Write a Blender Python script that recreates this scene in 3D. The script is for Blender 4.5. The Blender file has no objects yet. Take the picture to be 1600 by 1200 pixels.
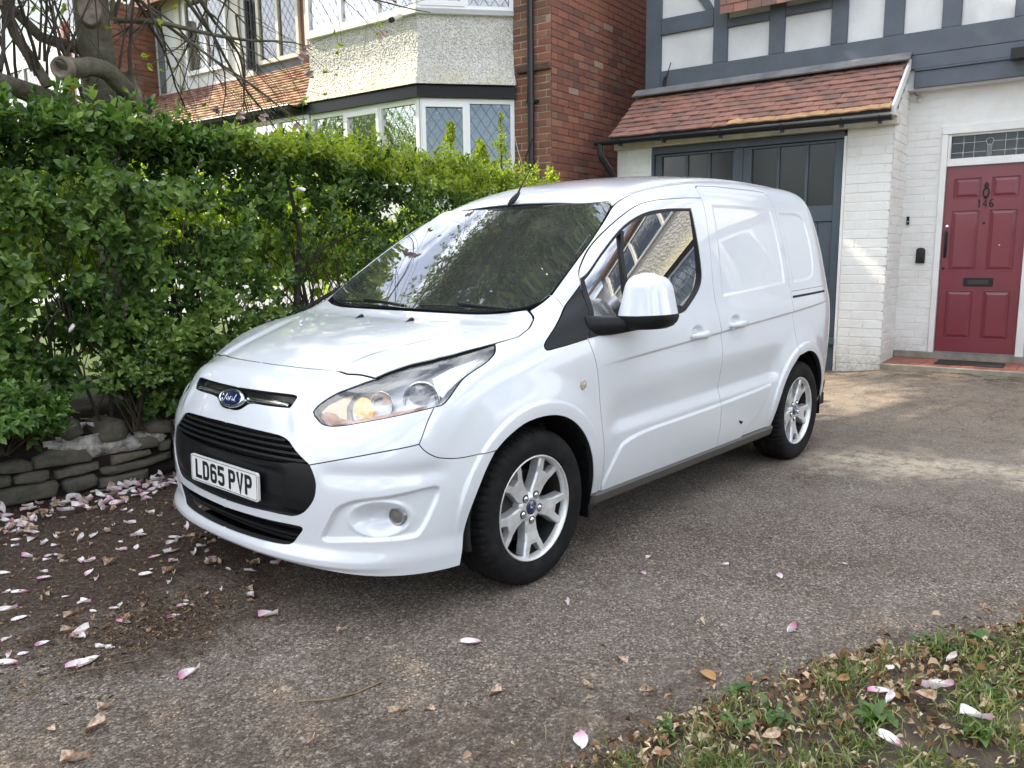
import bpy, bmesh, math, random
import numpy as np
from mathutils import Vector, Matrix, geometry, noise
from mathutils.bvhtree import BVHTree

# ------------------------------------------------------------------ camera
S = bpy.context.scene
CAM = Vector((2.4168, 2.9321, 1.3407))
def make_camera():
    yaw, pitch, roll = 3.8712, -0.1587, -0.0113
    f = Vector((math.cos(pitch)*math.cos(yaw), math.cos(pitch)*math.sin(yaw), math.sin(pitch)))
    r = f.cross(Vector((0, 0, 1))).normalized(); u = r.cross(f)
    c, s = math.cos(roll), math.sin(roll)
    r2 = c*r + s*u; u2 = -s*r + c*u
    cd = bpy.data.cameras.new('camera'); co = bpy.data.objects.new('camera', cd)
    S.collection.objects.link(co)
    m = Matrix((r2, u2, -f)).transposed().to_4x4(); m.translation = CAM
    co.matrix_world = m
    cd.sensor_fit = 'HORIZONTAL'; cd.sensor_width = 36.0
    cd.lens = 1254.5*36.0/1600.0
    cd.clip_start = 0.05; cd.clip_end = 500
    S.camera = co
make_camera()

# ------------------------------------------------------------------ daylight
SUNV = Vector((.27, -.72, .64)).normalized()
def make_world():
    w = bpy.data.worlds.new('World'); S.world = w; w.use_nodes = True; t = w.node_tree
    bg = t.nodes['Background']; sky = t.nodes.new('ShaderNodeTexSky'); sky.sky_type = 'NISHITA'; sky.sun_disc = False
    sky.sun_elevation = math.asin(SUNV.z); sky.sun_rotation = math.atan2(SUNV.x, SUNV.y)
    sky.altitude = 50; sky.air_density = 1.0; sky.dust_density = 2.2; sky.ozone_density = 1.0
    tc = t.nodes.new('ShaderNodeTexCoord')
    n = t.nodes.new('ShaderNodeTexNoise'); n.inputs['Scale'].default_value = 2.6; n.inputs['Detail'].default_value = 7; n.inputs['Roughness'].default_value = .58
    mp = t.nodes.new('ShaderNodeMapping'); mp.inputs['Scale'].default_value = (1, 1, 2.2); mp.inputs['Location'].default_value = (3.1, 0, 1.7)
    t.links.new(tc.outputs['Generated'], mp.inputs[0]); t.links.new(mp.outputs[0], n.inputs['Vector'])
    r = t.nodes.new('ShaderNodeValToRGB'); r.color_ramp.elements[0].position = .45; r.color_ramp.elements[1].position = .57
    t.links.new(n.outputs[0], r.inputs[0])
    mx = t.nodes.new('ShaderNodeMix'); mx.data_type = 'RGBA'; mx.inputs[7].default_value = (15.0, 15.5, 16.5, 1)
    t.links.new(r.outputs[0], mx.inputs[0]); t.links.new(sky.outputs[0], mx.inputs[6]); t.links.new(mx.outputs[2], bg.inputs['Color'])
    bg.inputs['Strength'].default_value = .12
make_world()
sl = bpy.data.lights.new('sun', 'SUN'); sl.energy = 4.6; sl.angle = math.radians(.53); sl.color = (1.0, .91, .74)
so = bpy.data.objects.new('sun', sl); S.collection.objects.link(so); so.rotation_euler = SUNV.to_track_quat('Z', 'Y').to_euler()
S.view_settings.view_transform = 'Standard'; S.view_settings.look = 'None'; S.view_settings.gamma = 1; S.view_settings.use_curve_mapping = False
S.view_settings.exposure = 1.22
S.cycles.max_bounces = 8; S.cycles.transparent_max_bounces = 12; S.cycles.glossy_bounces = 4; S.cycles.caustics_reflective = False; S.cycles.caustics_refractive = False

# ------------------------------------------------------------------ helpers
COL = S.collection
rnd = random.Random(7)
def tag(o, label=None, cat=None, group=None, kind=None):
    if label: o['label'] = label
    if cat: o['category'] = cat
    if group: o['group'] = group
    if kind: o['kind'] = kind
    return o
def empty(name, loc=(0, 0, 0), parent=None):
    o = bpy.data.objects.new(name, None); COL.objects.link(o)
    o.empty_display_size = .1
    if parent: o.parent = parent
    o.location = Vector(loc) - (WL(parent) if parent else Vector((0, 0, 0)))
    return o
def WL(o):      # world location of an unrotated chain of parents
    v = Vector((0, 0, 0))
    while o is not None:
        v = v + o.location; o = o.parent
    return v
def link(name, me, parent=None, loc=None):
    """mesh given in world coordinates (or in its own when loc is given)"""
    o = bpy.data.objects.new(name, me); COL.objects.link(o)
    if parent is not None: o.parent = parent
    base = WL(parent) if parent is not None else Vector((0, 0, 0))
    o.location = (Vector(loc) if loc is not None else Vector((0, 0, 0))) - base
    return o
class MB:
    def __init__(s): s.v = []; s.f = []; s.m = []; s.sm = []
    def add(s, vs, fs, mi=0, smooth=False):
        n = len(s.v); s.v += [tuple(v) for v in vs]
        s.f += [tuple(i+n for i in f) for f in fs]; s.m += [mi]*len(fs); s.sm += [smooth]*len(fs)
        return s
    def box(s, lo, hi, mi=0, M=None):
        x0, y0, z0 = lo; x1, y1, z1 = hi
        vs = [Vector(p) for p in [(x0,y0,z0),(x1,y0,z0),(x1,y1,z0),(x0,y1,z0),(x0,y0,z1),(x1,y0,z1),(x1,y1,z1),(x0,y1,z1)]]
        if M is not None: vs = [M @ v for v in vs]
        return s.add(vs, [(0,3,2,1),(4,5,6,7),(0,1,5,4),(1,2,6,5),(2,3,7,6),(3,0,4,7)], mi)
    def tube(s, pts, rad, n=8, mi=0, cap=True, smooth=True, flat=1.0):
        pts = [Vector(p) for p in pts]
        rs = rad if hasattr(rad, '__len__') else [rad]*len(pts)
        rings = []; up = None
        for i, p in enumerate(pts):
            t = (pts[min(i+1, len(pts)-1)] - pts[max(i-1, 0)])
            t = t.normalized() if t.length > 1e-9 else Vector((0, 0, 1))
            if up is None:
                up = Vector((0, 0, 1)) if abs(t.z) < .9 else Vector((1, 0, 0))
            a = (up - up.dot(t)*t)
            a = a.normalized() if a.length > 1e-6 else t.orthogonal().normalized()
            up = a; b = t.cross(a)
            rings.append([p + (math.cos(k*2*math.pi/n)*a*flat + math.sin(k*2*math.pi/n)*b)*rs[i] for k in range(n)])
        vs = [v for r in rings for v in r]; fs = []
        for i in range(len(pts)-1):
            for k in range(n):
                k2 = (k+1) % n
                fs.append((i*n+k, i*n+k2, (i+1)*n+k2, (i+1)*n+k))
        s.add(vs, fs, mi, smooth)
        if cap:
            s.add(rings[0], [tuple(range(n))[::-1]], mi); s.add(rings[-1], [tuple(range(n))], mi)
        return s
    def prism(s, poly, d, mi=0, M=None):
        """poly: list of 3d points (front face), d: extrusion vector"""
        n = len(poly); a = [Vector(p) for p in poly]; d = Vector(d); b = [p + d for p in a]
        vs = a + b
        if M is not None: vs = [M @ v for v in vs]
        fs = [tuple(range(n)), tuple(range(2*n-1, n-1, -1))]
        for i in range(n):
            j = (i+1) % n; fs.append((j, i, n+i, n+j))
        return s.add(vs, fs, mi)
    def lathe(s, prof, n=48, axis='y', c=(0, 0, 0), mi=0, closed=False):
        """prof: (radius, offset along axis)"""
        c = Vector(c); vs = []
        for k in range(n):
            a = 2*math.pi*k/n
            for r, h in prof:
                if axis == 'y': vs.append(c + Vector((r*math.cos(a), h, r*math.sin(a))))
                elif axis == 'z': vs.append(c + Vector((r*math.cos(a), r*math.sin(a), h)))
                else: vs.append(c + Vector((h, r*math.cos(a), r*math.sin(a))))
        m = len(prof); fs = []
        for k in range(n):
            k2 = (k+1) % n
            for i in range(m if closed else m-1):
                j = (i+1) % m
                fs.append((k*m+i, k2*m+i, k2*m+j, k*m+j))
        return s.add(vs, fs, mi, True)
    def mesh(s, name, mats=(), recalc=False, angle=None):
        me = bpy.data.meshes.new(name); me.from_pydata(s.v, [], s.f)
        for m in (mats if isinstance(mats, (list, tuple)) else [mats]): me.materials.append(m)
        me.polygons.foreach_set('material_index', s.m)
        me.polygons.foreach_set('use_smooth', s.sm)
        me.update()
        if recalc:
            bm = bmesh.new(); bm.from_mesh(me); bmesh.ops.recalc_face_normals(bm, faces=bm.faces[:]); bm.to_mesh(me); bm.free()
        if angle is not None:
            me.polygons.foreach_set('use_smooth', [True]*len(me.polygons)); me.set_sharp_from_angle(angle=math.radians(angle))
        return me
    def build(s, name, mats, parent=None, recalc=False, angle=None, loc=None):
        return link(name, s.mesh(name, mats, recalc, angle), parent, loc)
def bevel_mesh(me, w, seg=2, angle=30):
    bm = bmesh.new(); bm.from_mesh(me)
    bmesh.ops.remove_doubles(bm, verts=bm.verts[:], dist=1e-5)
    bmesh.ops.recalc_face_normals(bm, faces=bm.faces[:])
    es = [e for e in bm.edges if len(e.link_faces) == 2 and e.calc_face_angle() > math.radians(angle)]
    bmesh.ops.bevel(bm, geom=es, offset=w, segments=seg, affect='EDGES', profile=.5, clamp_overlap=True)
    for f in bm.faces: f.smooth = True
    bm.to_mesh(me); bm.free(); me.set_sharp_from_angle(angle=math.radians(40)); return me

# ---- materials
def mat(name, col, rough=.6, metal=0, coat=0, coat_r=.03, spec=.5, trans=0, ior=1.45, emit=None, es=1):
    m = bpy.data.materials.new(name); m.use_nodes = True; b = m.node_tree.nodes['Principled BSDF']
    I = b.inputs
    I['Base Color'].default_value = (*col, 1); I['Roughness'].default_value = rough; I['Metallic'].default_value = metal
    I['Coat Weight'].default_value = coat; I['Coat Roughness'].default_value = coat_r
    I['Specular IOR Level'].default_value = spec; I['Transmission Weight'].default_value = trans; I['IOR'].default_value = ior
    if emit: I['Emission Color'].default_value = (*emit, 1); I['Emission Strength'].default_value = es
    return m
class NT:
    """tiny node helper"""
    def __init__(s, m): s.m = m; s.t = m.node_tree; s.b = s.t.nodes['Principled BSDF']
    def n(s, typ, **kw):
        nd = s.t.nodes.new('ShaderNode'+typ)
        ins = kw.pop('ins', {})
        for k, v in kw.items(): setattr(nd, k, v)
        for k, v in ins.items(): s.set(nd, k, v)
        return nd
    def set(s, nd, k, v):
        if isinstance(v, bpy.types.NodeSocket): s.t.links.new(v, nd.inputs[k])
        elif isinstance(v, bpy.types.Node): s.t.links.new(v.outputs[0], nd.inputs[k])
        else: nd.inputs[k].default_value = v
    def coord(s, kind='Object'): return s.n('TexCoord').outputs[kind]
    def pos(s): return s.n('NewGeometry').outputs['Position']
    def noise(s, vec, scale, detail=4, rough=.55, dist=0):
        return s.n('TexNoise', ins={'Vector': vec, 'Scale': scale, 'Detail': detail, 'Roughness': rough, 'Distortion': dist}).outputs[0]
    def voro(s, vec, scale, feat='F1', out='Distance'):
        nd = s.n('TexVoronoi', feature=feat, ins={'Vector': vec, 'Scale': scale}); return nd.outputs[out]
    def ramp(s, fac, stops, interp='LINEAR'):
        nd = s.n('ValToRGB'); s.set(nd, 0, fac); cr = nd.color_ramp; cr.interpolation = interp
        while len(cr.elements) < len(stops): cr.elements.new(.5)
        for e, (p, c) in zip(cr.elements, stops):
            e.position = p; e.color = (*c, 1) if hasattr(c, '__len__') else (c, c, c, 1)
        return nd.outputs[0]
    def mix(s, fac, a, b, blend='MIX'):
        nd = s.n('Mix', data_type='RGBA', blend_type=blend)
        s.set(nd, 0, fac)
        for k, v in ((6, a), (7, b)):
            if isinstance(v, (tuple, list)) and len(v) == 3: v = (*v, 1)
            s.set(nd, k, v)
        return nd.outputs[2]
    def math(s, op, a, b=0., c=None):
        nd = s.n('Math', operation=op); s.set(nd, 0, a); s.set(nd, 1, b)
        if c is not None: s.set(nd, 2, c)
        return nd.outputs[0]
    def sep(s, v): nd = s.n('SeparateXYZ'); s.set(nd, 0, v); return nd.outputs
    def bump(s, h, strength=.5, dist=.01, nrm=None):
        nd = s.n('Bump', ins={'Height': h, 'Strength': strength, 'Distance': dist})
        if nrm is not None: s.set(nd, 'Normal', nrm)
        s.set(s.b, 'Normal', nd.outputs[0]); return nd.outputs[0]
    def base(s, c): s.set(s.b, 'Base Color', c)
    def rough(s, c): s.set(s.b, 'Roughness', c)
    def objrand(s): return s.n('ObjectInfo').outputs['Random']
M_BLKG = mat('gloss_black_trim', (.012, .012, .013), .18)
M_CHROME = mat('chrome', (.75, .76, .78), .08, 1)

# ------------------------------------------------------------------ ground
HS = 1.0824; HO = Vector((-6.0538, -.0597, -.1105)); HT = Vector((-.1045, .9945, 0)); HN = Vector((.9945, .1045, 0))
def hw(o, s, z=0.): return HO+HN*o+HT*s+Vector((0, 0, z))
def ground_z(x, y):
    t = min(1, max(0, (-3.4-x)/2.6)); u = min(1, max(0, (y+.1)/.7)); u = u*u*(3-2*u)
    return (.108+.070*u)*t*t*(3-2*t)
def m_asphalt():
    m = mat('worn_tarmac', (.13, .12, .115), .88, spec=.35); N = NT(m); p = N.pos()
    ag = N.voro(p, 128, out='Color'); agv = N.sep(ag)[0]
    ag2 = N.sep(N.voro(p, 250, out='Color'))[1]
    big = N.noise(p, .55, 5, .6, .6); mid = N.noise(p, 3.2, 6, .65, .4); fine = N.noise(p, 26, 4, .7)
    col = N.ramp(agv, [(0.0, (.030, .027, .024)), (.30, (.080, .073, .066)), (.62, (.160, .147, .134)), (.88, (.29, .27, .245)), (1.0, (.56, .53, .49))])
    col2 = N.ramp(ag2, [(0.0, (.030, .027, .025)), (.55, (.12, .11, .10)), (1, (.36, .335, .305))])
    c = N.mix(.42, col, col2)
    c = N.mix(.75, c, N.mix(1., c, (1.10, .97, .84), 'MULTIPLY'))
    blot = N.ramp(N.noise(p, 1.15, 6, .75, .9), [(.38, 1), (.60, 0)]); c = N.mix(N.math('MULTIPLY', blot, .55), c, N.mix(1., c, (.52, .43, .36), 'MULTIPLY'))
    # worn, dusty parts and darker damp parts
    c = N.mix(N.math('MULTIPLY', N.ramp(N.math('ADD', N.math('MULTIPLY', big, .6), N.math('MULTIPLY', mid, .4)), [(.47, 0), (.62, 1)]), .30), c, (.29, .255, .215))
    c = N.mix(N.math('MULTIPLY', N.ramp(mid, [(.56, 0), (.70, 1)]), .35), c, (.070, .055, .044))
    x, y, z = N.sep(p)[0:3]
    # brown leaf mould washed in front of the wall
    wy = N.math('ADD', y, N.math('MULTIPLY', N.math('SUBTRACT', mid, .5), 1.5))
    wx = N.math('ADD', x, N.math('MULTIPLY', N.math('SUBTRACT', N.noise(p, 1.3, 4, .6), .5), 1.4))
    mould = N.math('MULTIPLY', N.ramp(wy, [(.0, 1), (.02, 1)]), 0.0)
    f1 = N.n('MapRange', ins={0: wy, 1: .18, 2: -.30, 3: 0., 4: 1.}).outputs[0]
    f1b = N.n('MapRange', ins={0: N.math('ADD', wx, N.math('MULTIPLY', y, -.25)), 1: -.5, 2: .15, 3: 0., 4: 1.}).outputs[0]
    d2 = N.n('VectorMath', operation='DISTANCE', ins={0: p, 1: (1.24, .10, 0)}).outputs['Value']
    f2 = N.n('MapRange', ins={0: N.math('ADD', d2, N.math('MULTIPLY', N.math('SUBTRACT', N.noise(p, 5, 5, .7), .5), .85)), 1: .42, 2: .18, 3: 0., 4: .85}).outputs[0]
    # darker crumbs of soil near the grass bank
    q = N.math('SUBTRACT', N.math('ADD', y, N.math('MULTIPLY', x, .66)), 1.62)
    f3 = N.n('MapRange', ins={0: N.math('ADD', q, N.math('MULTIPLY', N.math('SUBTRACT', mid, .5), .9)), 1: -.02, 2: .55, 3: 0., 4: .75}).outputs[0]
    f = N.math('MAXIMUM', N.math('MULTIPLY', f1, f1b), f2)
    grain = N.ramp(N.noise(p, 75, 4, .75), [(.36, (.016, .010, .007)), (.52, (.048, .029, .018)), (.66, (.105, .066, .042)), (.78, (.28, .21, .15))])
    spk = N.ramp(N.noise(p, 34, 6, .8), [(.36, .45), (.52, 1)])
    c = N.mix(N.math('MULTIPLY', f, spk), c, grain)
    c = N.mix(N.math('MULTIPLY', f3, N.ramp(N.noise(p, 18, 5, .8), [(.40, 0), (.56, 1)])), c, grain)
    # scattered needles of brown debris everywhere
    c = N.mix(N.math('MULTIPLY', N.ramp(N.noise(p, 9, 6, .8, 1.2), [(.60, 0), (.70, .8)]), N.ramp(N.noise(p, 1.7, 3), [(.47, 0), (.60, 1)])), c, (.10, .062, .040))
    # pale scraped concrete where the slope starts, moss by the step
    d4 = N.math('ADD', N.math('ADD', x, N.math('MULTIPLY', N.math('SUBTRACT', N.noise(p, 2.2, 5, .6), .5), 1.5)), N.math('MULTIPLY', y, .25))
    f4 = N.math('MULTIPLY', N.n('MapRange', ins={0: N.math('ABSOLUTE', N.math('ADD', d4, 2.62)), 1: .50, 2: .05, 3: 0., 4: 1.}).outputs[0], N.ramp(N.noise(p, 10, 7, .8), [(.38, 0), (.54, .9)]))
    f4 = N.math('MULTIPLY', f4, N.n('MapRange', ins={0: y, 1: .8, 2: 1.1, 3: 0., 4: 1.}).outputs[0])
    c = N.mix(f4, c, (.60, .50, .37))
    f4b = N.math('MULTIPLY', N.n('MapRange', ins={0: x, 1: -2.3, 2: -4.6, 3: 0., 4: .75}).outputs[0], N.ramp(N.noise(p, 8, 7, .8), [(.38, .1), (.58, 1)]))
    c = N.mix(f4b, c, (.27, .215, .165))
    f5 = N.math('MULTIPLY', N.n('MapRange', ins={0: x, 1: -5.3, 2: -6.0, 3: 0., 4: 1.}).outputs[0], N.ramp(N.noise(p, 7, 5, .75), [(.47, 0), (.58, .9)]))
    c = N.mix(f5, c, N.ramp(N.noise(p, 60, 3, .7), [(.4, (.035, .028, .014)), (.6, (.10, .080, .030))]))
    # hairline cracks
    ve = N.n('TexVoronoi', feature='DISTANCE_TO_EDGE', ins={'Vector': N.n('VectorMath', operation='ADD', ins={0: p, 1: N.n('VectorMath', operation='SCALE', ins={0: N.n('TexNoise', ins={'Vector': p, 'Scale': 4., 'Detail': 5.}).outputs[1], 3: .35}).outputs[0]}).outputs[0], 'Scale': .8}).outputs[0]
    cr = N.math('MULTIPLY', N.ramp(ve, [(.0, 1), (.010, 0)]), N.ramp(N.noise(p, .9, 2), [(.52, 0), (.60, 1)]))
    c = N.mix(N.math('MULTIPLY', cr, .35), c, (.030, .025, .020))
    N.base(c)
    h = N.math('ADD', N.math('MULTIPLY', agv, .5), N.math('ADD', N.math('MULTIPLY', N.voro(p, 128), -.8), N.math('MULTIPLY', fine, .9)))
    N.bump(h, .85, .008)
    return m
M_TAR = m_asphalt()
def ground():
    xs = sorted(set([-70, -40, -25, -16, -12, -9.5]+[round(v, 4) for v in np.arange(-8.5, 2.2, .045)]+[2.4, 2.8, 3.5, 5, 8, 14, 25, 45, 70]))
    ys = sorted(set([-70, -40, -20, -12, -8, -5, -3.4, -2.6]+[round(v, 4) for v in np.arange(-2.2, 3.4, .045)]+[3.6, 4.2, 5, 7, 10, 16, 30, 70]))
    V = []
    for x in xs:
        for y in ys:
            z = ground_z(x, y)
            if -9 < x < 2.3 and -2.3 < y < 3.5:
                z += .006*(noise.noise(Vector((x*1.7, y*1.7, 0))))+.0022*noise.noise(Vector((x*9, y*9, 3)))
                for wx in (0, -2.662):
                    for wy in (.797, -.797):
                        d = math.hypot(x-wx, (y-wy)); z *= min(1, max(0, (d-.15)/.3)) if d < .45 else 1
                if x < -3.3: z = max(z, ground_z(x, y)-.004)
            V.append((x, y, z))
    n = len(ys); F = [(i*n+j, (i+1)*n+j, (i+1)*n+j+1, i*n+j+1) for i in range(len(xs)-1) for j in range(n-1)]
    me = bpy.data.meshes.new('driveway'); me.from_pydata(V, [], F); me.materials.append(M_TAR); me.polygons.foreach_set('use_smooth', [True]*len(F))
    tag(link('driveway', me), 'worn speckled tarmac driveway sloping up to the house', kind='structure')
ground()
# ------------------------------------------------------------------ houses
def house_root(name):
    r = empty(name, HO); r.rotation_euler = (0, 0, math.atan2(HN.y, HN.x)); r.scale = (HS, HS, HS); return r
# the set-back front wall and upper floor are measured in their own units: PF converts them
PF = .8647; XF = Matrix.Translation((8.072, 1.931, 1.3407)) @ Matrix.Scale(PF, 4) @ Matrix.Translation((-8.072, -1.931, -1.3407))
REC = [False]
def hl(name, me, parent, loc=(0, 0, 0), rot=None):
    if REC[0] and parent.type == 'EMPTY' or (REC[0] and parent.get('rec')):
        me.transform(XF)
    o = bpy.data.objects.new(name, me); COL.objects.link(o); o.parent = parent; o.location = loc
    if rot: o.rotation_euler = rot
    return o
class HB(MB):
    """boxes in house coordinates: x outward, y along the front, z up"""
    def bx(s, o0, o1, s0, s1, z0, z1, mi=0): return s.box((min(o0, o1), min(s0, s1), min(z0, z1)), (max(o0, o1), max(s0, s1), max(z0, z1)), mi)
    def put(s, name, mats, parent, bev=0, recalc=False):
        me = s.mesh(name, mats, recalc)
        if bev: bevel_mesh(me, bev, 1)
        return hl(name, me, parent)
def m_plain(name, c, rough=.7, var=.12, scale=3., bump=0., bscale=60, spots=None, coat=0):
    m = mat(name, c, rough, coat=coat); N = NT(m); p = N.coord('Object')
    n = N.noise(p, scale, 5, .6); c2 = tuple(max(0, v*(1-var*2.2)) for v in c)
    col = N.mix(N.ramp(n, [(.35, 0), (.7, 1)]), c, c2)
    if spots: col = N.mix(N.ramp(N.noise(p, spots[1], 4, .7), [(spots[2], 0), (spots[2]+.06, 1)]), col, spots[0])
    N.base(col)
    if bump: N.bump(N.noise(p, bscale, 4, .65), bump, .01)
    return m
M_BRICK = mat('red_brick', (.30, .105, .060), .85); N_ = NT(M_BRICK); r_ = N_.objrand(); pp = N_.coord('Object'); gp = N_.pos()
c_ = N_.ramp(r_, [(0, (.25, .098, .065)), (.2, (.30, .118, .075)), (.4, (.215, .090, .064)), (.58, (.275, .112, .074)), (.72, (.17, .085, .066)), (.84, (.32, .15, .098)), (.93, (.25, .15, .108)), (.985, (.40, .29, .20))], 'CONSTANT')
c_ = N_.mix(N_.math('MULTIPLY', N_.ramp(N_.noise(gp, 2.2, 5, .65), [(.42, 0), (.68, 1)]), .45), c_, (.12, .078, .060))
c_ = N_.mix(N_.math('MULTIPLY', N_.ramp(N_.noise(gp, 38, 4, .7), [(.5, 0), (.7, 1)]), .4), c_, (.14, .06, .04)); N_.base(c_)
N_.bump(N_.noise(gp, 90, 4, .7), .6, .004)
M_MORT = m_plain('pale_mortar', (.50, .43, .33), .95, .25, 8, .4, 120)
M_MORTR = m_plain('dirty_mortar', (.15, .095, .072), .95, .3, 8, .4, 120)
M_WPB = mat('white_painted_brick', (.72, .71, .68), .62); N_ = NT(M_WPB); gp = N_.pos()
c_ = N_.mix(N_.math('MULTIPLY', N_.ramp(N_.noise(gp, 3.5, 5, .65), [(.45, 0), (.75, 1)]), .5), (.74, .73, .70), (.60, .57, .50))
zz = N_.sep(gp)[2]; lo = N_.n('MapRange', ins={0: N_.math('ADD', zz, N_.math('MULTIPLY', N_.noise(gp, 6, 5, .7), .5)), 1: .72, 2: .42, 3: 0., 4: .75}).outputs[0]
c_ = N_.mix(N_.math('MULTIPLY', lo, N_.ramp(N_.noise(gp, 25, 5, .75), [(.40, .2), (.62, 1)])), c_, (.36, .31, .24))
c_ = N_.mix(N_.ramp(N_.noise(gp, 55, 3, .6), [(.735, 0), (.75, .8)]), c_, (.16, .12, .10)); N_.base(c_)
N_.bump(N_.math('ADD', N_.noise(gp, 14, 5, .6), N_.math('MULTIPLY', N_.noise(gp, 80, 3, .6), .35)), .55, .012)
M_GREY = m_plain('slate_grey_paint', (.090, .105, .130), .5, .10, 4, .12, 40); M_GREY2 = m_plain('slate_grey_door_paint', (.070, .088, .108), .42, .08, 4, .1, 60)
M_WREND = m_plain('white_render', (.66, .66, .66), .75, .07, 2.5, .25, 35)
M_WHITE = m_plain('white_gloss_frame', (.74, .73, .70), .35, .06, 5, .06, 40)
M_CREAMF = m_plain('off_white_frame', (.66, .62, .54), .5, .12, 5, .1, 40)
M_UPVC = mat('white_upvc', (.78, .78, .77), .28)
M_TILE = mat('clay_roof_tile', (.27, .10, .065), .85); N_ = NT(M_TILE); gp = N_.pos()
c_ = N_.ramp(N_.objrand(), [(0, (.275, .135, .105)), (.2, (.315, .155, .122)), (.42, (.24, .13, .108)), (.62, (.34, .165, .126)), (.8, (.275, .145, .116)), (.93, (.21, .125, .105))], 'CONSTANT')
c_ = N_.mix(N_.math('MULTIPLY', N_.ramp(N_.noise(gp, 4, 6, .7), [(.45, 0), (.65, 1)]), .5), c_, (.12, .095, .075))
c_ = N_.mix(N_.ramp(N_.noise(gp, 11, 5, .7), [(.62, 0), (.70, .7)]), c_, (.15, .15, .075)); N_.base(c_); N_.bump(N_.noise(gp, 70, 4, .7), .5, .004)
M_TILEY = mat('mossy_roof_tile', (.3, .2, .1), .9); N_ = NT(M_TILEY); gp = N_.pos()
c_ = N_.ramp(N_.objrand(), [(0, (.34, .18, .12)), (.3, (.30, .14, .10)), (.6, (.37, .24, .17)), (.85, (.22, .11, .085))], 'CONSTANT')
c_ = N_.mix(N_.ramp(N_.noise(gp, 5, 6, .75), [(.46, 0), (.60, .7)]), c_, (.34, .30, .15)); N_.base(c_); N_.bump(N_.noise(gp, 70, 4, .7), .5, .004)
M_BGUT = mat('black_gutter_plastic', (.014, .015, .018), .35)
M_LEADC = mat('lead_came', (.13, .13, .13), .45, .2)
M_FLASH = m_plain('lead_flashing', (.22, .22, .22), .6, .2, 6, .2, 50)
M_RED = m_plain('dark_red_door_paint', (.185, .030, .042), .36, .06, 3, .05, 60, coat=.3)
M_PANE = mat('dark_window_glass', (.012, .014, .016), .03, 0, 0, spec=.9)
M_PANEM = mat('dusty_garage_glass', (.020, .022, .024), .16, spec=.6)
M_CURT = m_plain('net_curtain', (.60, .57, .50), .9, .2, 30)
M_IRON = mat('black_ironmongery', (.015, .015, .016), .45, .3)
def m_pebble():
    m = mat('pebbledash', (.56, .53, .47), .92); N = NT(m); p = N.pos(); z = N.sep(p)[2]
    v = N.voro(p, 85, out='Color'); c = N.ramp(N.sep(v)[0], [(0, (.34, .32, .29)), (.5, (.55, .53, .49)), (1, (.70, .68, .63))])
    hh = N.math('ADD', z, N.math('MULTIPLY', N.math('SUBTRACT', N.noise(p, 3.2, 5, .65), .5), .95))
    f = N.n('MapRange', ins={0: hh, 1: 3.58, 2: 3.22, 3: 0., 4: .72}).outputs[0]
    f = N.math('MULTIPLY', f, N.ramp(N.noise(p, 22, 5, .7), [(.38, .25), (.6, 1)]))
    N.base(N.mix(f, c, (.42, .37, .17))); N.bump(N.voro(p, 85), -.9, .006); return m
M_PEB = m_pebble()

def grid_wall(name, parent, M, w, h, mat_slab, bricks, bw=.225, bh=.0785, bd=.006, depth=.02, off=0., mortar=.010, lim=300, holes=(), hscale=1., label=None, seedv=1):
    """a wall slab (local plane: y along, z up, x outward through matrix M) with individually laid bricks"""
    R = random.Random(seedv)
    slab = MB(); slab.box((-depth, 0, 0), (0, w, h))
    me = slab.mesh(name, mat_slab); M = XF @ M if REC[0] else M; wall = bpy.data.objects.new(name, me); COL.objects.link(wall); wall.parent = parent; wall.matrix_local = M
    variants = []
    for k in range(6):
        b = MB(); b.box((-.004, -.5*bw+mortar*.5, -.5*bh+mortar*.5), (bd, .5*bw-mortar*.5, .5*bh-mortar*.5))
        mm = b.mesh('brick', bricks)
        bevel_mesh(mm, .0022, 1)
        for v in mm.vertices: v.co += Vector((R.uniform(-.0015, .0015) if v.co.x > 0 else 0, R.uniform(-.0012, .0012), R.uniform(-.0012, .0012)))
        variants.append(mm)
    half = MB(); half.box((-.004, -.25*bw+mortar*.5, -.5*bh+mortar*.5), (bd, .25*bw-mortar*.5, .5*bh-mortar*.5)); halfm = half.mesh('brick', bricks); bevel_mesh(halfm, .0022, 1)
    lst = []
    nr = int(h/bh)
    for r in range(nr):
        z = (r+.5)*bh; hdr = (r % 2 == 1)
        y = (0 if not hdr else -.5*bw)
        while y < w-1e-3:
            y0, y1 = max(0, y), min(w, y+bw)
            if y1-y0 > .05: lst.append(((y0+y1)/2, z, (y1-y0)))
            y += bw
    lst = [b for b in lst if not any(h0[0] < b[0] < h0[1] and h0[2] < b[1] < h0[3] for h0 in holes)]
    return wall, lst, variants, halfm, R
def lay(wall, lst, variants, halfm, R, bw=.225, count=300, prefer=None):
    if prefer: lst = sorted(lst, key=prefer)
    rest = MB()
    for i, (y, z, w_) in enumerate(lst):
        me = variants[R.randrange(6)] if w_ > .7*bw else halfm
        sc = w_/bw if w_ > .7*bw else w_/(.5*bw)
        loc = (R.uniform(-.0012, .0016), y, z)
        if i < count:
            o = bpy.data.objects.new('brick', me); COL.objects.link(o); o.parent = wall; o.location = loc; o.scale = (1, sc, 1)
            o.rotation_euler = (R.uniform(-.006, .006), 0, 0)
        else:
            rest.add([(v.co.x+loc[0], v.co.y*sc+y, v.co.z+z) for v in me.vertices], [tuple(p.vertices) for p in me.polygons])
    if rest.v:
        o = rest.build('bricks', variants[0].materials[0]); o.parent = wall; o.location = (0, 0, 0); o['kind'] = 'stuff'

RH = house_root('timbered_house')
tag(RH, 'white painted brick house with slate grey half timbering, garage and red front door', 'house')
DO = -1.9575; UO = DO+.2
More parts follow.
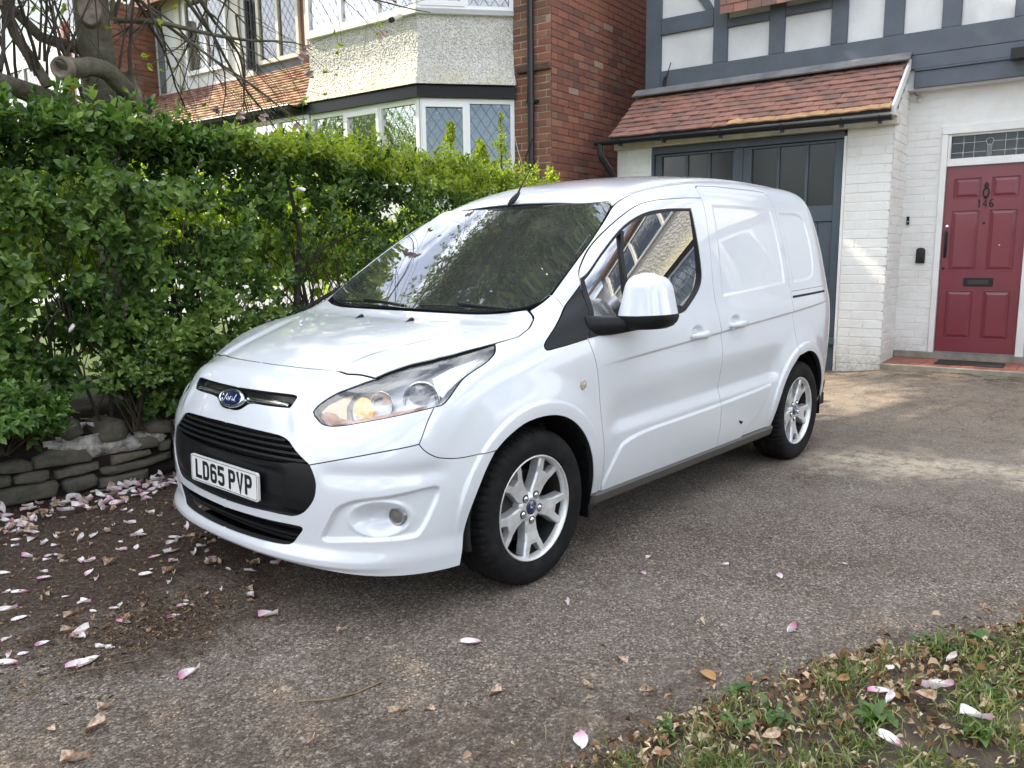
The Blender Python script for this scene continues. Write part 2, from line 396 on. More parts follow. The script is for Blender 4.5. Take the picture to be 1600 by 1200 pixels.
# garage pillar face (o = 0), its return, the door wall
I4 = Matrix.Identity(4)
def MX(o, s, z, rz=0): return Matrix.Translation((o, s, z)) @ Matrix.Rotation(rz, 4, 'Z')
w1 = grid_wall('wall', RH, MX(0, -.03, .12), .40, 2.42, M_WPB, M_WPB, bd=.0032, seedv=3, bh=.0835)
lay(*w1, count=90)
w1b = grid_wall('wall', RH, MX(0, -2.42, .12), .40, 2.42, M_WPB, M_WPB, bd=.0032, seedv=4, bh=.0835); lay(*w1b, count=60)
w2 = grid_wall('wall', RH, MX(0, .37, .16, math.pi/2), .62, 2.95, M_WPB, M_WPB, bd=.0032, seedv=5, bh=.0835)
q_ = MB(); q_.prism([(0, 0, 0), (0, .62, 0), (0, .62, 2.86), (0, 0, 2.36)], (-.02, 0, 0)); w2[0].data = q_.mesh('wall', M_WPB, recalc=True)
lay(w2[0], [b for b in w2[1] if b[1] < 2.33+b[0]*.76], *w2[2:], count=90, prefer=lambda b: b[0])
REC[0] = True
w3 = grid_wall('wall', RH, MX(DO, .10, .20), .38, 2.9, M_WPB, M_WPB, bd=.0032, seedv=6, bh=.0835); lay(*w3, count=110)
w3b = grid_wall('wall', RH, MX(DO, 1.44, .20), .9, 2.9, M_WPB, M_WPB, bd=.0032, seedv=7, bh=.0835); lay(*w3b, count=0)
b = HB(); b.bx(DO-.02, DO, .48, 1.44, 2.66, 3.10); b.put('wall', M_WPB, RH)
b = HB(); b.bx(DO-.2, DO-.03, -3.0, 6.9, .1, 3.2); b.put('wall_core', M_WREND, RH)
REC[0] = False
b = HB(); b.bx(-.25, -.02, -2.42, -2.02, .12, 2.54); b.bx(-.60, -.02, .30, .348, .12, 2.4); b.bx(-.60, -.02, -2.44, -2.38, .12, 2.5); b.bx(-.16, -.125, -2.02, -.05, .1, 2.5); b.put('wall_core', M_WREND, RH)
b = HB(); b.bx(-.02, .02, -.055, .385, .09, .17); b.bx(-.05, .012, -2.43, -2.01, .09, .17); b.put('plinth', M_WPB, RH, .008)
# fascia board over garage
b = HB(); b.bx(-.06, .06, -2.44, .40, 2.46, 2.56); b.bx(.06, .19, -2.44, .40, 2.52, 2.55); b.put('fascia_board', M_CREAMF, RH, .004)
# lean-to tile roof
EV = Vector((.235, 0, 2.575)); RG = Vector((-.41, 0, 3.066)); sl_ = (RG-EV); SLn = sl_.length; ang = math.atan2(sl_.z, -sl_.x)
roof = hl('roof', (lambda q: q.mesh('roof', M_GREY))((lambda q: (q.box((0, -2.40, -.03), (SLn, .37, 0)), q)[1])(MB())), RH, (EV.x, 0, EV.z))
roof.rotation_euler = (0, 0, 0)
Mr = Matrix.Translation(EV) @ Matrix.Rotation(ang, 4, 'Y') @ Matrix.Rotation(math.pi, 4, 'Z')
# local frame on the slope: u up the slope, s along
ud = sl_.normalized(); nd = Vector((-ud.z*-1, 0, -ud.x)); nd = Vector((ud.z, 0, -ud.x))
roof.location = (0, 0, 0); q = MB()
q.prism([EV+Vector((0, -2.40, 0)), EV+Vector((0, .37, 0)), RG+Vector((0, .37, 0)), RG+Vector((0, -2.40, 0))], -nd*.03)
roof.data = q.mesh('roof', M_GREY, recalc=True)
def tile_mesh(w, l, th, matn, camber=.004, R=None):
    t = MB(); n = 3; vs = []
    for i in range(n+1):
        u = i/n; vs += [(-w/2, u*l, -camber*0+0), (0, u*l, camber), (w/2, u*l, 0)]
    for i in range(n+1):
        u = i/n; vs += [(-w/2, u*l, -th), (0, u*l, camber-th), (w/2, u*l, -th)]
    m = 3; k = 3*(n+1); fs = []
    for i in range(n):
        for j in range(2): a = i*3+j; fs += [(a, a+1, a+4, a+3), (k+a, k+a+3, k+a+4, k+a+1)]
    fs += [(0, k, k+1, 1), (1, k+1, k+2, 2)]
    for i in range(n): fs += [(i*3, i*3+3, k+i*3+3, k+i*3), (i*3+2, k+i*3+2, k+i*3+5, i*3+5)]
    t.add(vs, fs); me = t.mesh('roof_tile', matn, recalc=True); return me
def tile_roof(parent, E, Gp, s0, s1, gauge, tw, matf, R, th=.012, nobj=300, skip=0., sag=.004):
    sl = (Gp-E); L = sl.length; u = sl.normalized(); n = Vector((u.z, 0, -u.x))
    tms = {}
    rows_ = int(L/gauge); rest = []
    k = 0
    for r in range(rows_+1):
        s = s0+(tw*.5 if r % 2 else 0)-tw*.5
        while s < s1-.01:
            a = max(s, s0); b_ = min(s+tw, s1); w = b_-a-.003
            if w > .03:
                m = matf(r, (a+b_)/2)
                key = (m.name, R.randrange(3))
                if key not in tms: tms[key] = tile_mesh(tw-.003, gauge*1.55, th, m, R.uniform(.002, .006))
                me = tms[key]; pos = E+u*(r*gauge-.03)+n*(.020+R.uniform(-sag, sag))+Vector((0, (a+b_)/2, 0))
                tilt = -th/(gauge)*1.05+R.uniform(-.012, .012)
                X = Vector((0, 1, 0)); Yv = (u*math.cos(tilt)+n*math.sin(tilt)).normalized(); Zv = X.cross(Yv)
                if Zv.z < 0: X = -X; Zv = X.cross(Yv)
                M = Matrix((X, Yv, Zv)).transposed().to_4x4(); M.translation = pos
                M = M @ Matrix.Rotation(R.uniform(-.012, .012), 4, 'Z') @ Matrix.Diagonal((w/(tw-.003), 1, 1, 1))
                o = bpy.data.objects.new('roof_tile', me); COL.objects.link(o); o.parent = parent; o.matrix_local = M; k += 1
            s += tw
    return k
M_TILEO = mat('ochre_tile', (.50, .27, .10), .8); N_ = NT(M_TILEO); N_.base(N_.mix(N_.ramp(N_.noise(N_.pos(), 9, 5, .7), [(.4, 0), (.65, .8)]), (.48, .29, .14), (.34, .18, .11)))  # ochre colour, laid on the bottom row towards the right end
Rt = random.Random(11)
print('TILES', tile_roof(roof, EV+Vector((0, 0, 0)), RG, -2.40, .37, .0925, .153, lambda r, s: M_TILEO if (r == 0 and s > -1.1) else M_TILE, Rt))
b = HB(); b.prism([RG+Vector((.10, -2.42, -.005)), RG+Vector((.10, .40, -.005)), RG+Vector((-.01, .40, .075)), RG+Vector((-.01, -2.42, .075))], (.012, 0, .012)); b.put('flashing', M_FLASH, RH, recalc=True)
b = HB(); b.prism([EV+Vector((-.05, .372, -.06)), RG+Vector((-.02, .372, -.06)), RG+Vector((-.02, .372, .03)), EV+Vector((-.02, .372, .02))], (0, .022, 0)); b.put('verge', M_WPB, RH, recalc=True)
# gutter
def gutter(parent, o, s0, s1, z, r=.052, fall=0., brackets=()):
    g = MB(); n = 10; vs = []
    ns = 2
    for i, s in enumerate((s0, s1)):
        zz = z-fall*i
        for rr in (r, r-.006):
            for k in range(n+1):
                a = math.pi+math.pi*k/n; vs.append((o+rr*math.cos(a), s, zz+rr*math.sin(a)))
    m = n+1; fs = []
    for lay_ in range(2):
        for k in range(n): a = lay_*m+k; c = 2*m+lay_*m+k; fs.append((a, a+1, c+1, c))
    fs += [(0, m, 3*m, 2*m), (n, 2*m+n, 3*m+n, m+n)]
    g.add(vs, fs, 0, True)
    for i, s in ((0, s0), (1, s1)): g.add([(o+r*math.cos(math.pi+math.pi*k/n), s, z-fall*i+r*math.sin(math.pi+math.pi*k/n)) for k in range(n+1)], [tuple(range(n+1))])
    go = hl('gutter', g.mesh('gutter', M_BGUT, recalc=True), parent)
    for s in brackets:
        bb = MB(); zz = z-fall*(s-s0)/(s1-s0)
        bb.tube([(o+(r+.004)*math.cos(a), s, zz+(r+.004)*math.sin(a)) for a in np.linspace(math.pi, 2*math.pi, 9)], .010, 6); bb.tube([(o-r, s, zz), (o-r-.05, s, zz-.02)], .010, 6); bb.box((o-.02, s-.015, zz-r-.022), (o+.02, s+.015, zz-r+.004))
        hl('gutter_bracket', bb.mesh('gutter_bracket', M_BGUT), go)
    return go
GU = gutter(RH, .275, -2.55, .40, 2.538, .047, .03, (-2.25, -1.75, -1.15, -.55, -.02, .30))
g = MB(); g.tube([(.275, -2.49, 2.53), (.275, -2.49, 2.40), (.26, -2.48, 2.36), (.06, -2.45, 2.20), (.045, -2.45, 2.12), (.045, -2.45, .15)], .034, 12); hl('downpipe', g.mesh('downpipe', M_BGUT), GU)
# garage doors
GD = empty('x', (0, 0, 0)); bpy.data.objects.remove(GD)
def framed(name, parent, o, s0, s1, z0, z1, matn, rails, th=.05, w=.10):
    b = HB()
    for r in rails: b.bx(o-th, o, *r)
    return b.put(name, matn, parent, .003)
b = HB(); b.bx(-.12, -.01, -2.02, -.055, 2.385, 2.455); b.bx(-.12, -.012, -2.02, -1.99, .18, 2.385); b.put('garage_door_frame', M_GREY2, RH, .003)
for a_, c_ in ((-.058, -.032), (-2.035, -2.02)):
    b = HB(); b.bx(-.09, .004, a_, c_, .16, 2.40); b.put('door_jamb', M_WPB, RH, .003)
def gdoor(s0, s1, panes):
    zt, zm, zb = 2.38, 1.78, .16
    st = .085
    xs = [s0+.004]+[v for p_ in panes for v in p_]+[s1-.004]
    d = HB()
    d.bx(-.075, -.03, s0+.004, panes[0][0], zb, zt); d.bx(-.075, -.03, panes[-1][1], s1-.004, zb, zt)
    d.bx(-.074, -.031, panes[0][0], panes[-1][1], 2.355, zt); d.bx(-.074, -.031, panes[0][0], panes[-1][1], zm-.15, zm); d.bx(-.074, -.031, panes[0][0], panes[-1][1], zb, zb+.16)
    for a, b_ in zip(panes[:-1], panes[1:]): d.bx(-.072, -.036, a[1], b_[0], zm, 2.355)
    door = d.put('garage_door', M_GREY2, RH, .003)
    for a, b_ in panes:
        q = HB(); q.bx(-.060, -.056, a, b_, zm, 2.355); q.put('pane', M_PANEM, door)
    n = 6; W_ = panes[-1][1]-panes[0][0]
    for i in range(n):
        a = panes[0][0]+W_*i/n; q = HB(); q.bx(-.066, -.048, a+.002, a+W_/n-.002, zb+.16, zm-.15); q.put('board', M_GREY2, door, .004)
    return door
gdoor(-1.99, -1.04, [(-1.91, -1.645), (-1.615, -1.395), (-1.37, -1.13)])
gd2 = gdoor(-1.04, -.06, [(-.935, -.685), (-.66, -.415), (-.385, -.140)])
b = HB(); b.bx(-.029, -.018, -1.05, -1.025, .16, 2.38); b.put('cover_strip', M_GREY2, gd2, .003)
b = HB(); b.bx(-.03, .03, -.14, -.055, .46, .52); b.put('hinge', M_GREY2, gd2, .003)
b = HB(); b.bx(-.10, -.02, -.062, -.03, 2.20, 2.43); b.put('hinge', M_GREY2, gd2, .003)
# upper floor: render panels in a grey frame
REC[0] = True
core = HB(); core.bx(UO-.25, UO-.035, -3.0, 6.2, 3.05, 6.2); core.put('render_panel', M_WREND, RH)
def tim(s0, s1, z0, z1, o=UO, d=.035):
    q = HB(); q.bx(o-.06, o, s0, s1, z0, z1); return q.put('timber', M_GREY, RH, .004)
tim(-2.985, -2.772, 3.33, 6.2)
tim(-2.770, 6.2, 3.40, 3.632, UO+.006); tim(-2.770, 6.2, 3.255, 3.398, UO+.003)
tim(.19, 6.2, 3.06, 3.232, UO-.004); q = HB(); q.bx(UO-.08, UO+.016, .19, 6.2, 3.232, 3.253); q.put('timber', M_GREY, RH, .003)
for a, b_ in ((-2.08, -1.90), (-1.395, -1.215), (-.695, -.52), (-.145, .055), (.42, .60), (1.07, 1.25), (1.75, 1.93), (2.45, 2.63)): tim(a, b_, 3.634, 6.2, UO+.001)
tim(-2.770, -2.082, 4.07, 4.265, UO+.0035)
for a, b_, z0 in ((-1.898, -1.397, 4.022), (-1.213, -.697, 4.035)): tim(a, b_, z0, z0+.10, UO+.0035)
q = MB(); q.prism([(UO-.002, -2.42, 4.60), (UO-.002, -2.28, 4.60), (UO-.002, -2.082, 4.27), (UO-.002, -2.18, 4.267)], (-.05, 0, 0)); hl('timber', q.mesh('timber', M_GREY, recalc=True), RH)
# tile-hung sill of the oriel between the posts
q = HB(); q.bx(UO-.03, UO+.16, -1.91, -.50, 4.19, 4.55); ori = q.put('oriel_apron', M_WREND, RH, .004); ori['rec'] = 1
k = 0
for r in range(4):
    s = -1.93-(.08 if r % 2 else 0)
    while s < -.52:
        t = MB(); a = max(s, -1.93); c = min(s+.163, -.48)
        if c-a > .04:
            t.prism([(UO+.185-.0, a, 4.135+r*.1), (UO+.185, c-.004, 4.135+r*.1), (UO+.172, c-.004, 4.135+.125+r*.1), (UO+.172, a, 4.135+.125+r*.1)], (-.012, 0, 0))
            hl('hung_tile', t.mesh('hung_tile', M_TILE, recalc=True), ori)
        s += .167
# red door and its frame
b = HB()
b.bx(DO-.05, DO+.030, .475, .535, .20, 2.57); b.bx(DO-.05, DO+.030, 1.255+.055, 1.37+.02, .20, 2.57); b.bx(DO-.05, DO+.034, .475, 1.39, 2.572, 2.66)
b.bx(DO-.06, DO+.018, .5352, 1.3098, 2.235, 2.315); b.bx(DO-.06, DO+.010, .5352, .565, 2.315, 2.572); b.bx(DO-.06, DO+.010, 1.28, 1.3098, 2.315, 2.572); b.bx(DO-.06, DO+.010, .565, 1.28, 2.548, 2.572)
DF = b.put('door_frame', M_WHITE, RH, .004); DF['rec'] = 1
b = HB(); b.bx(DO-.03, DO-.027, .565, 1.28, 2.315, 2.548); FL = b.put('fanlight', M_PANE, RH); FL['rec'] = 1
q = MB(); tb = lambda p_, r=.0035: q.tube([(DO-.024, s, z) for s, z in p_], r, 5)
S0, S1, Z0_, Z1_ = .565, 1.28, 2.315, 2.548; cx_ = (S0+S1)/2
for z in (2.375, 2.475): tb([(S0, z), (cx_-.03, z)]); tb([(cx_+.03, z), (S1, z)])
for s in (.68, .78, 1.065, 1.165): tb([(s, Z0_), (s, Z1_)])
for s in (cx_-.018, cx_-.006, cx_+.006, cx_+.018): tb([(s, Z0_), (s, 2.45)], .0025)
tb([(cx_+.035*math.cos(a), 2.475+.035*math.sin(a)) for a in np.linspace(0, math.pi, 9)]); tb([(cx_-.035, 2.475), (cx_-.02, 2.44), (cx_+.02, 2.44), (cx_+.035, 2.475)])
for s in (.68, 1.165):
    for z in (2.375, 2.475): tb([(s-.014, z), (s, z+.016), (s+.014, z), (s, z-.016), (s-.014, z)])
hl('lead_came', q.mesh('lead_came', mat('fanlight_came', (.42, .41, .39), .5)), FL)
DZ0, DZ1, DS0, DS1 = .232, 2.230, .538, 1.307
d = HB(); of = DO-.012
pan = [(.625, .875, 1.895, 2.105), (.975, 1.222, 1.895, 2.105), (.618, .870, 1.125, 1.765), (.975, 1.222, 1.125, 1.765), (.608, .865, .385, .905), (.980, 1.222, .385, .905)]
d.bx(of-.045, of-.012, DS0, DS1, DZ0, DZ1)
for a, b_ in ((DS0, .617), (.872, .975), (1.222, DS1)): d.bx(of-.012, of, a, b_, DZ0, DZ1)
for z0, z1 in ((DZ0, .385), (.905, 1.125), (1.765, 1.895), (2.105, DZ1)):
    d.bx(of-.012, of-.0003, .617, .872, z0, z1); d.bx(of-.012, of-.0003, .975, 1.222, z0, z1)
DR = d.put('front_door', M_RED, RH); DR['rec'] = 1
for a, b_, z0, z1 in pan:
    a = max(a, .617); b_ = min(b_, 1.222)
    if b_ < .9: b_ = .872
    else: a = .975
    g = MB(); e = .028
    o0, o1 = of-.011, of-.002
    vs = [(o0, a, z0), (o0, b_, z0), (o0, b_, z1), (o0, a, z1), (o0, a+.012, z0+.012), (o0, b_-.012, z0+.012), (o0, b_-.012, z1-.012), (o0, a+.012, z1-.012),
          (o1, a+e+.012, z0+e+.012), (o1, b_-e-.012, z0+e+.012), (o1, b_-e-.012, z1-e-.012), (o1, a+e+.012, z1-e-.012)]
    g.add(vs, [(0, 1, 5, 4), (1, 2, 6, 5), (2, 3, 7, 6), (3, 0, 4, 7), (4, 5, 9, 8), (5, 6, 10, 9), (6, 7, 11, 10), (7, 4, 8, 11), (8, 9, 10, 11)])
    hl('door_panel', g.mesh('door_panel', M_RED, recalc=True), DR)
    bead = MB()
    for p0, p1 in (((a, z0), (b_, z0)), ((b_, z0), (b_, z1)), ((b_, z1), (a, z1)), ((a, z1), (a, z0))): bead.tube([(of-.001, *p0), (of-.001, *p1)], .0045, 6)
    hl('panel_moulding', bead.mesh('panel_moulding', M_RED), DR)
b = HB(); b.bx(of, of+.007, .775, 1.055, .955, 1.045); LP = b.put('letterbox', M_IRON, DR, .003); LP['rec'] = 1; b = HB(); b.bx(of+.007, of+.011, .815, 1.015, .975, 1.025); b.put('letter_flap', mat('worn_iron', (.05, .05, .052), .35, .5), LP, .002)
# knocker, number 146, peephole, pull handle, locks
q = MB(); q.tube([(of+.004, .925, 2.055), (of+.010, .925, 2.03), (of+.008, .925, 1.985)], [.006, .020, .014], 10); q.tube([(of+.014, .925+.026*math.cos(a), 1.945+.05*math.sin(a)) for a in np.linspace(0, 2*math.pi, 17)], .007, 6, cap=False); q.tube([(of, .925, 1.90), (of+.014, .925, 1.895)], .016, 10)
hl('door_knocker', q.mesh('door_knocker', M_IRON), DR)
def digit(pts, s, z, sc=.030, r=.0052):
    q = MB()
    for st in pts: q.tube([(of+.006, s+x*sc, z+y*sc*1.35) for x, y in st], r, 6)
    hl('door_number', q.mesh('door_number', M_IRON), DR)
digit([[(-.35, .6), (0, 1), (0, -1)]], .868, 1.835); digit([[(.3, -1), (.3, 1), (-.6, -.35), (.65, -.35)]], .922, 1.835)
digit([[(.5, .8), (.1, 1), (-.35, .7), (-.5, 0), (-.45, -.6), (0, -1), (.45, -.7), (.5, -.3), (.1, .05), (-.4, -.15)]], .982, 1.835)
q = MB(); q.lathe([(.013, 0), (.013, .006), (.006, .008), (.0005, .006)], 14, 'x', (of, .925, 1.628)); hl('peephole', q.mesh('peephole', M_IRON), DR)
q = MB(); q.lathe([(.010, 0), (.010, .005), (.0005, .006)], 12, 'x', (of, 1.085, 1.39)); hl('brass_stud', q.mesh('brass_stud', mat('brass', (.7, .5, .25), .25, 1)), DR)
q = MB(); q.lathe([(.020, 0), (.020, .010), (.014, .016), (.0005, .016)], 16, 'x', (of, .578, 1.60)); hl('lock', q.mesh('lock', M_CHROME), DR)
q = MB(); q.lathe([(.014, 0), (.014, .006), (.0005, .007)], 16, 'x', (of, .570, 1.15)); hl('lock', q.mesh('lock', M_IRON), DR)
q = MB(); q.box((of, .560, 1.26), (of+.004, .592, 1.55)); q.tube([(of+.004, .575, 1.28), (of+.035, .575, 1.32), (of+.045, .575, 1.40), (of+.035, .575, 1.48), (of+.004, .575, 1.52)], .008, 8); hl('door_handle', q.mesh('door_handle', M_IRON), DR)
b = HB(); b.bx(DO, DO+.022, .168, .212, 1.615, 1.735); DB = b.put('doorbell', mat('doorbell_white', (.6, .6, .6), .3), RH, .006); DB['rec'] = 1; b = HB(); b.bx(DO+.0222, DO+.025, .175, .205, 1.63, 1.72); b.put('doorbell_face', M_BLKG, DB, .004)
q = MB(); q.lathe([(.006, .0), (.006, .002), (.0005, .002)], 10, 'x', (DO+.025, .19, 1.665)); hl('bell_button', q.mesh('bell_button', M_WHITE), DB)
q = MB(); q.prism([(DO+.035, .295+.045+.045*math.cos(a), 1.345+.03*math.sin(a)) for a in np.linspace(0, math.pi, 9)]+[(DO+.035, .295, 1.205), (DO+.035, .385, 1.205)], (-.035, 0, 0)); me = q.mesh('key_safe', M_IRON, recalc=True); bevel_mesh(me, .004, 2); hl('key_safe', me, RH)
# little security lamp and its cable under the jetty
q = MB(); q.tube([(DO+.02, .235, 2.975), (DO+.06, .245, 2.955)], .022, 10); q.tube([(DO, .215, 2.99), (DO+.02, .235, 2.975)], .03, 10); hl('sensor_lamp', q.mesh('sensor_lamp', M_CREAMF), RH)
q = MB(); q.tube([(DO+.01, .215, 3.0), (DO+.03, .15, 3.06), (DO+.06, .05, 3.02), (DO+.08, .04, 3.06)], .005, 6); hl('cable', q.mesh('cable', M_IRON), RH)
q = MB(); q.tube([(UO+.02, -2.71, 3.35), (UO+.03, -2.69, 3.45), (UO+.02, -2.68, 3.55), (UO+.02, -2.62, 3.72)], .006, 6); q.tube([(UO+.012, -2.72, 3.42), (UO+.03, -2.72, 3.50), (UO+.012, -2.70, 3.56)], .010, 6); hl('cable', q.mesh('cable', M_IRON), RH)
q = MB(); me = None
q.tube([(UO+.02, 1.20, 3.33), (UO+.10, 1.17, 3.31)], .012, 8); q.box((UO+.06, 1.08, 3.20), (UO+.20, 1.24, 3.30)); hl('wall_lamp', q.mesh('wall_lamp', M_IRON), RH)
# porch step with red quarry tiles
M_QT = m_plain('red_quarry_tile', (.30, .105, .070), .6, .15, 6, .15, 60); M_CONC = m_plain('step_concrete', (.30, .27, .22), .9, .2, 6, .4, 60)
b = HB(); b.bx(DO-.02, DO+.045, .535, 1.31, .2046, .232); b.put('threshold', M_FLASH, DF, .003)
REC[0] = False
b = HB(); b.bx(-.64, .03, .372, 3.2, .10, .306); ST = b.put('porch_step', M_CONC, RH, .006)
b = HB(); b.bx(-.64, -.56, .372, 3.2, .306, .372); b.put('door_step', M_CONC, RH, .006)
n = 0
for i in range(5):
    for j in range(15):
        o0 = -.555+i*.107; s0 = .385+j*.107
        t = HB(); t.bx(o0, o0+.104, s0, s0+.104, .300, .3105); t.put('floor_tile', M_QT, ST, .0015); n += 1
b = HB(); b.bx(-.45, -.14, .80, 1.34, .3110, .320); o = bpy.data.objects.new('door_mat', b.mesh('door_mat', m_plain('black_rubber_mat', (.035, .033, .032), .9, .2, 20, .8, 150)))
COL.objects.link(o); o.location = HO; o.rotation_euler = (0, 0, math.atan2(HN.y, HN.x)); o.scale = (HS, HS, HS); tag(o, 'flat dark rubber door mat on the red tiled step below the red door', 'door mat')
# roof and rest of the right house beyond the frame
q = MB(); q.prism([(-.2, -2.4, 5.5), (-.2, 6.3, 5.5), (-3.8, 6.3, 8.0), (-3.8, -2.4, 8.0)], (0, 0, -.1)); hl('main_roof', q.mesh('main_roof', M_TILE, recalc=True), RH)
b = HB(); b.bx(-6, -.70, -2.30, 6.2, 0, 5.4); b.put('house_body', M_WREND, RH)

# ---- bay shared by both houses
def leaded(parent, pts, z0, z1, nm='window', cols=2, openw=(), fr=.045, sk=True, curtain=True, mull=None, matf=None, dia=(.115, .165)):
    """window band following a straight plan line pts[0] -> pts[1] (o, s)"""
    (o0, s0), (o1, s1) = pts; a = Vector((o0, s0, 0)); bvec = Vector((o1, s1, 0))-a; L = bvec.length; d = bvec.normalized(); n = Vector((abs(d.y), -d.x*(1 if d.y > 0 else -1), 0))
    if n.x < 0: n = -n
    n = Vector((d.y, -d.x, 0));
    if n.x < 0: n = -n
    def P(u, w, z): return a+d*u+n*w+Vector((0, 0, z))
    def bar(mb, u0, u1, w0, w1, za, zb): 
        vs = [P(u0, w0, za), P(u1, w0, za), P(u1, w1, za), P(u0, w1, za), P(u0, w0, zb), P(u1, w0, zb), P(u1, w1, zb), P(u0, w1, zb)]
        mb.add(vs, [(0, 3, 2, 1), (4, 5, 6, 7), (0, 1, 5, 4), (1, 2, 6, 5), (2, 3, 7, 6), (3, 0, 4, 7)])
    us = mull or [L*i/cols for i in range(cols+1)]
    f = MB(); bar(f, 0, L, -.05, .025, z1-fr, z1); bar(f, 0, L, -.05, .025, z0, z0+fr)
    for i, u in enumerate(us):
        w = fr*.5 if 0 < i < len(us)-1 else fr
        u0 = u-w if i else 0; u1 = u+w if i < len(us)-1 else L
        bar(f, u0, u1, -.048, .027, z0+fr, z1-fr)
    fm = f.mesh(nm, matf or M_UPVC, recalc=True); W = hl(nm, fm, parent)
    for i in range(len(us)-1):
        u0, u1 = us[i]+fr*.6, us[i+1]-fr*.6; za, zb = z0+fr, z1-fr
        if i in openw:
            g = MB(); e = .04
            bar(g, u0-.01, u1+.01, -.01, .042, zb-e, zb+.012); bar(g, u0-.01, u1+.01, -.01, .042, za-.012, za+e); bar(g, u0-.01, u0+e-.01, -.009, .0415, za+e, zb-e); bar(g, u1-e+.01, u1+.01, -.009, .0415, za+e, zb-e)
            hl('casement', g.mesh('casement', matf or M_UPVC, recalc=True), W); u0 += e-.01; u1 -= e-.01; za += e; zb -= e
        g = MB(); g.add([P(u0-.01, -.006, za-.01), P(u1+.01, -.006, za-.01), P(u1+.01, -.006, zb+.01), P(u0-.01, -.006, zb+.01)], [(0, 1, 2, 3)]); hl('pane', g.mesh('pane', M_WGLASS, recalc=False), W)
        g = MB(); dx, dz = dia; H = zb-za; Wd = u1-u0; th = .0028
        k = -int(H/dz*1)-2
        def clip(p, q):
            # clip segment to the pane
            t0, t1 = 0., 1.; dxx, dzz = q[0]-p[0], q[1]-p[1]
            for pp_, qq_ in ((-dxx, p[0]-u0), (dxx, u1-p[0]), (-dzz, p[1]-za), (dzz, zb-p[1])):
                if abs(pp_) < 1e-9:
                    if qq_ < 0: return None
                else:
                    r = qq_/pp_
                    if pp_ < 0: t0 = max(t0, r)
                    else: t1 = min(t1, r)
            return None if t0 >= t1 else ((p[0]+dxx*t0, p[1]+dzz*t0), (p[0]+dxx*t1, p[1]+dzz*t1))
        m = dz/dx
        for sg in (1, -1):
            for kk in range(-40, 60):
                b0 = za+kk*dz; p_, q_ = (u0, b0), (u1, b0+sg*m*Wd)
                c = clip(p_, q_)
                if c:
                    (x0_, y0_), (x1_, y1_) = c; tx, tz = (x1_-x0_), (y1_-y0_); l = math.hypot(tx, tz)+1e-9; ox, oz = -tz/l*th, tx/l*th
                    g.add([P(x0_-ox, .001, y0_-oz), P(x1_-ox, .001, y1_-oz), P(x1_+ox, .001, y1_+oz), P(x0_+ox, .001, y0_+oz)], [(0, 1, 2, 3)])
        lo = hl('leading', g.mesh('leading', M_LEADC), W); lo['kind'] = 'stuff'
        if curtain:
            g = MB(); nn = 40; vs = []
            for j in range(nn+1): vs += [P(u0-.03+(u1-u0+.06)*j/nn, -.16+.015*math.sin(j*2.4), za-.05), P(u0-.03+(u1-u0+.06)*j/nn, -.16+.012*math.sin(j*2.4+.3), zb+.05)]
            g.add(vs, [(2*j, 2*j+2, 2*j+3, 2*j+1) for j in range(nn)], 0, True); hl('net_curtain', g.mesh('net_curtain', M_CURT), W)
    return W
def m_wglass():
    m = bpy.data.materials.new('leaded_window_glass'); m.use_nodes = True; t = m.node_tree; t.nodes.clear()
    o = t.nodes.new('ShaderNodeOutputMaterial'); tr = t.nodes.new('ShaderNodeBsdfTransparent'); tr.inputs[0].default_value = (.55, .58, .56, 1)
    gl = t.nodes.new('ShaderNodeBsdfGlossy'); gl.inputs['Roughness'].default_value = .015
    fr = t.nodes.new('ShaderNodeFresnel'); fr.inputs[0].default_value = 1.6; mu = t.nodes.new('ShaderNodeMath'); mu.operation = 'MULTIPLY_ADD'; mu.inputs[1].default_value = 1.2; mu.inputs[2].default_value = .26; mu.use_clamp = True
    bp = t.nodes.new('ShaderNodeBump'); bp.inputs['Strength'].default_value = .12; bp.inputs['Distance'].default_value = .02
    ns = t.nodes.new('ShaderNodeTexNoise'); ns.inputs['Scale'].default_value = 9; gp = t.nodes.new('ShaderNodeNewGeometry'); t.links.new(gp.outputs[0], ns.inputs[0]); t.links.new(ns.outputs[0], bp.inputs['Height']); t.links.new(bp.outputs[0], gl.inputs['Normal'])
    t.links.new(fr.outputs[0], mu.inputs[0]); mx = t.nodes.new('ShaderNodeMixShader'); t.links.new(mu.outputs[0], mx.inputs[0]); t.links.new(tr.outputs[0], mx.inputs[1]); t.links.new(gl.outputs[0], mx.inputs[2]); t.links.new(mx.outputs[0], o.inputs[0]); return m
M_WGLASS = m_wglass()
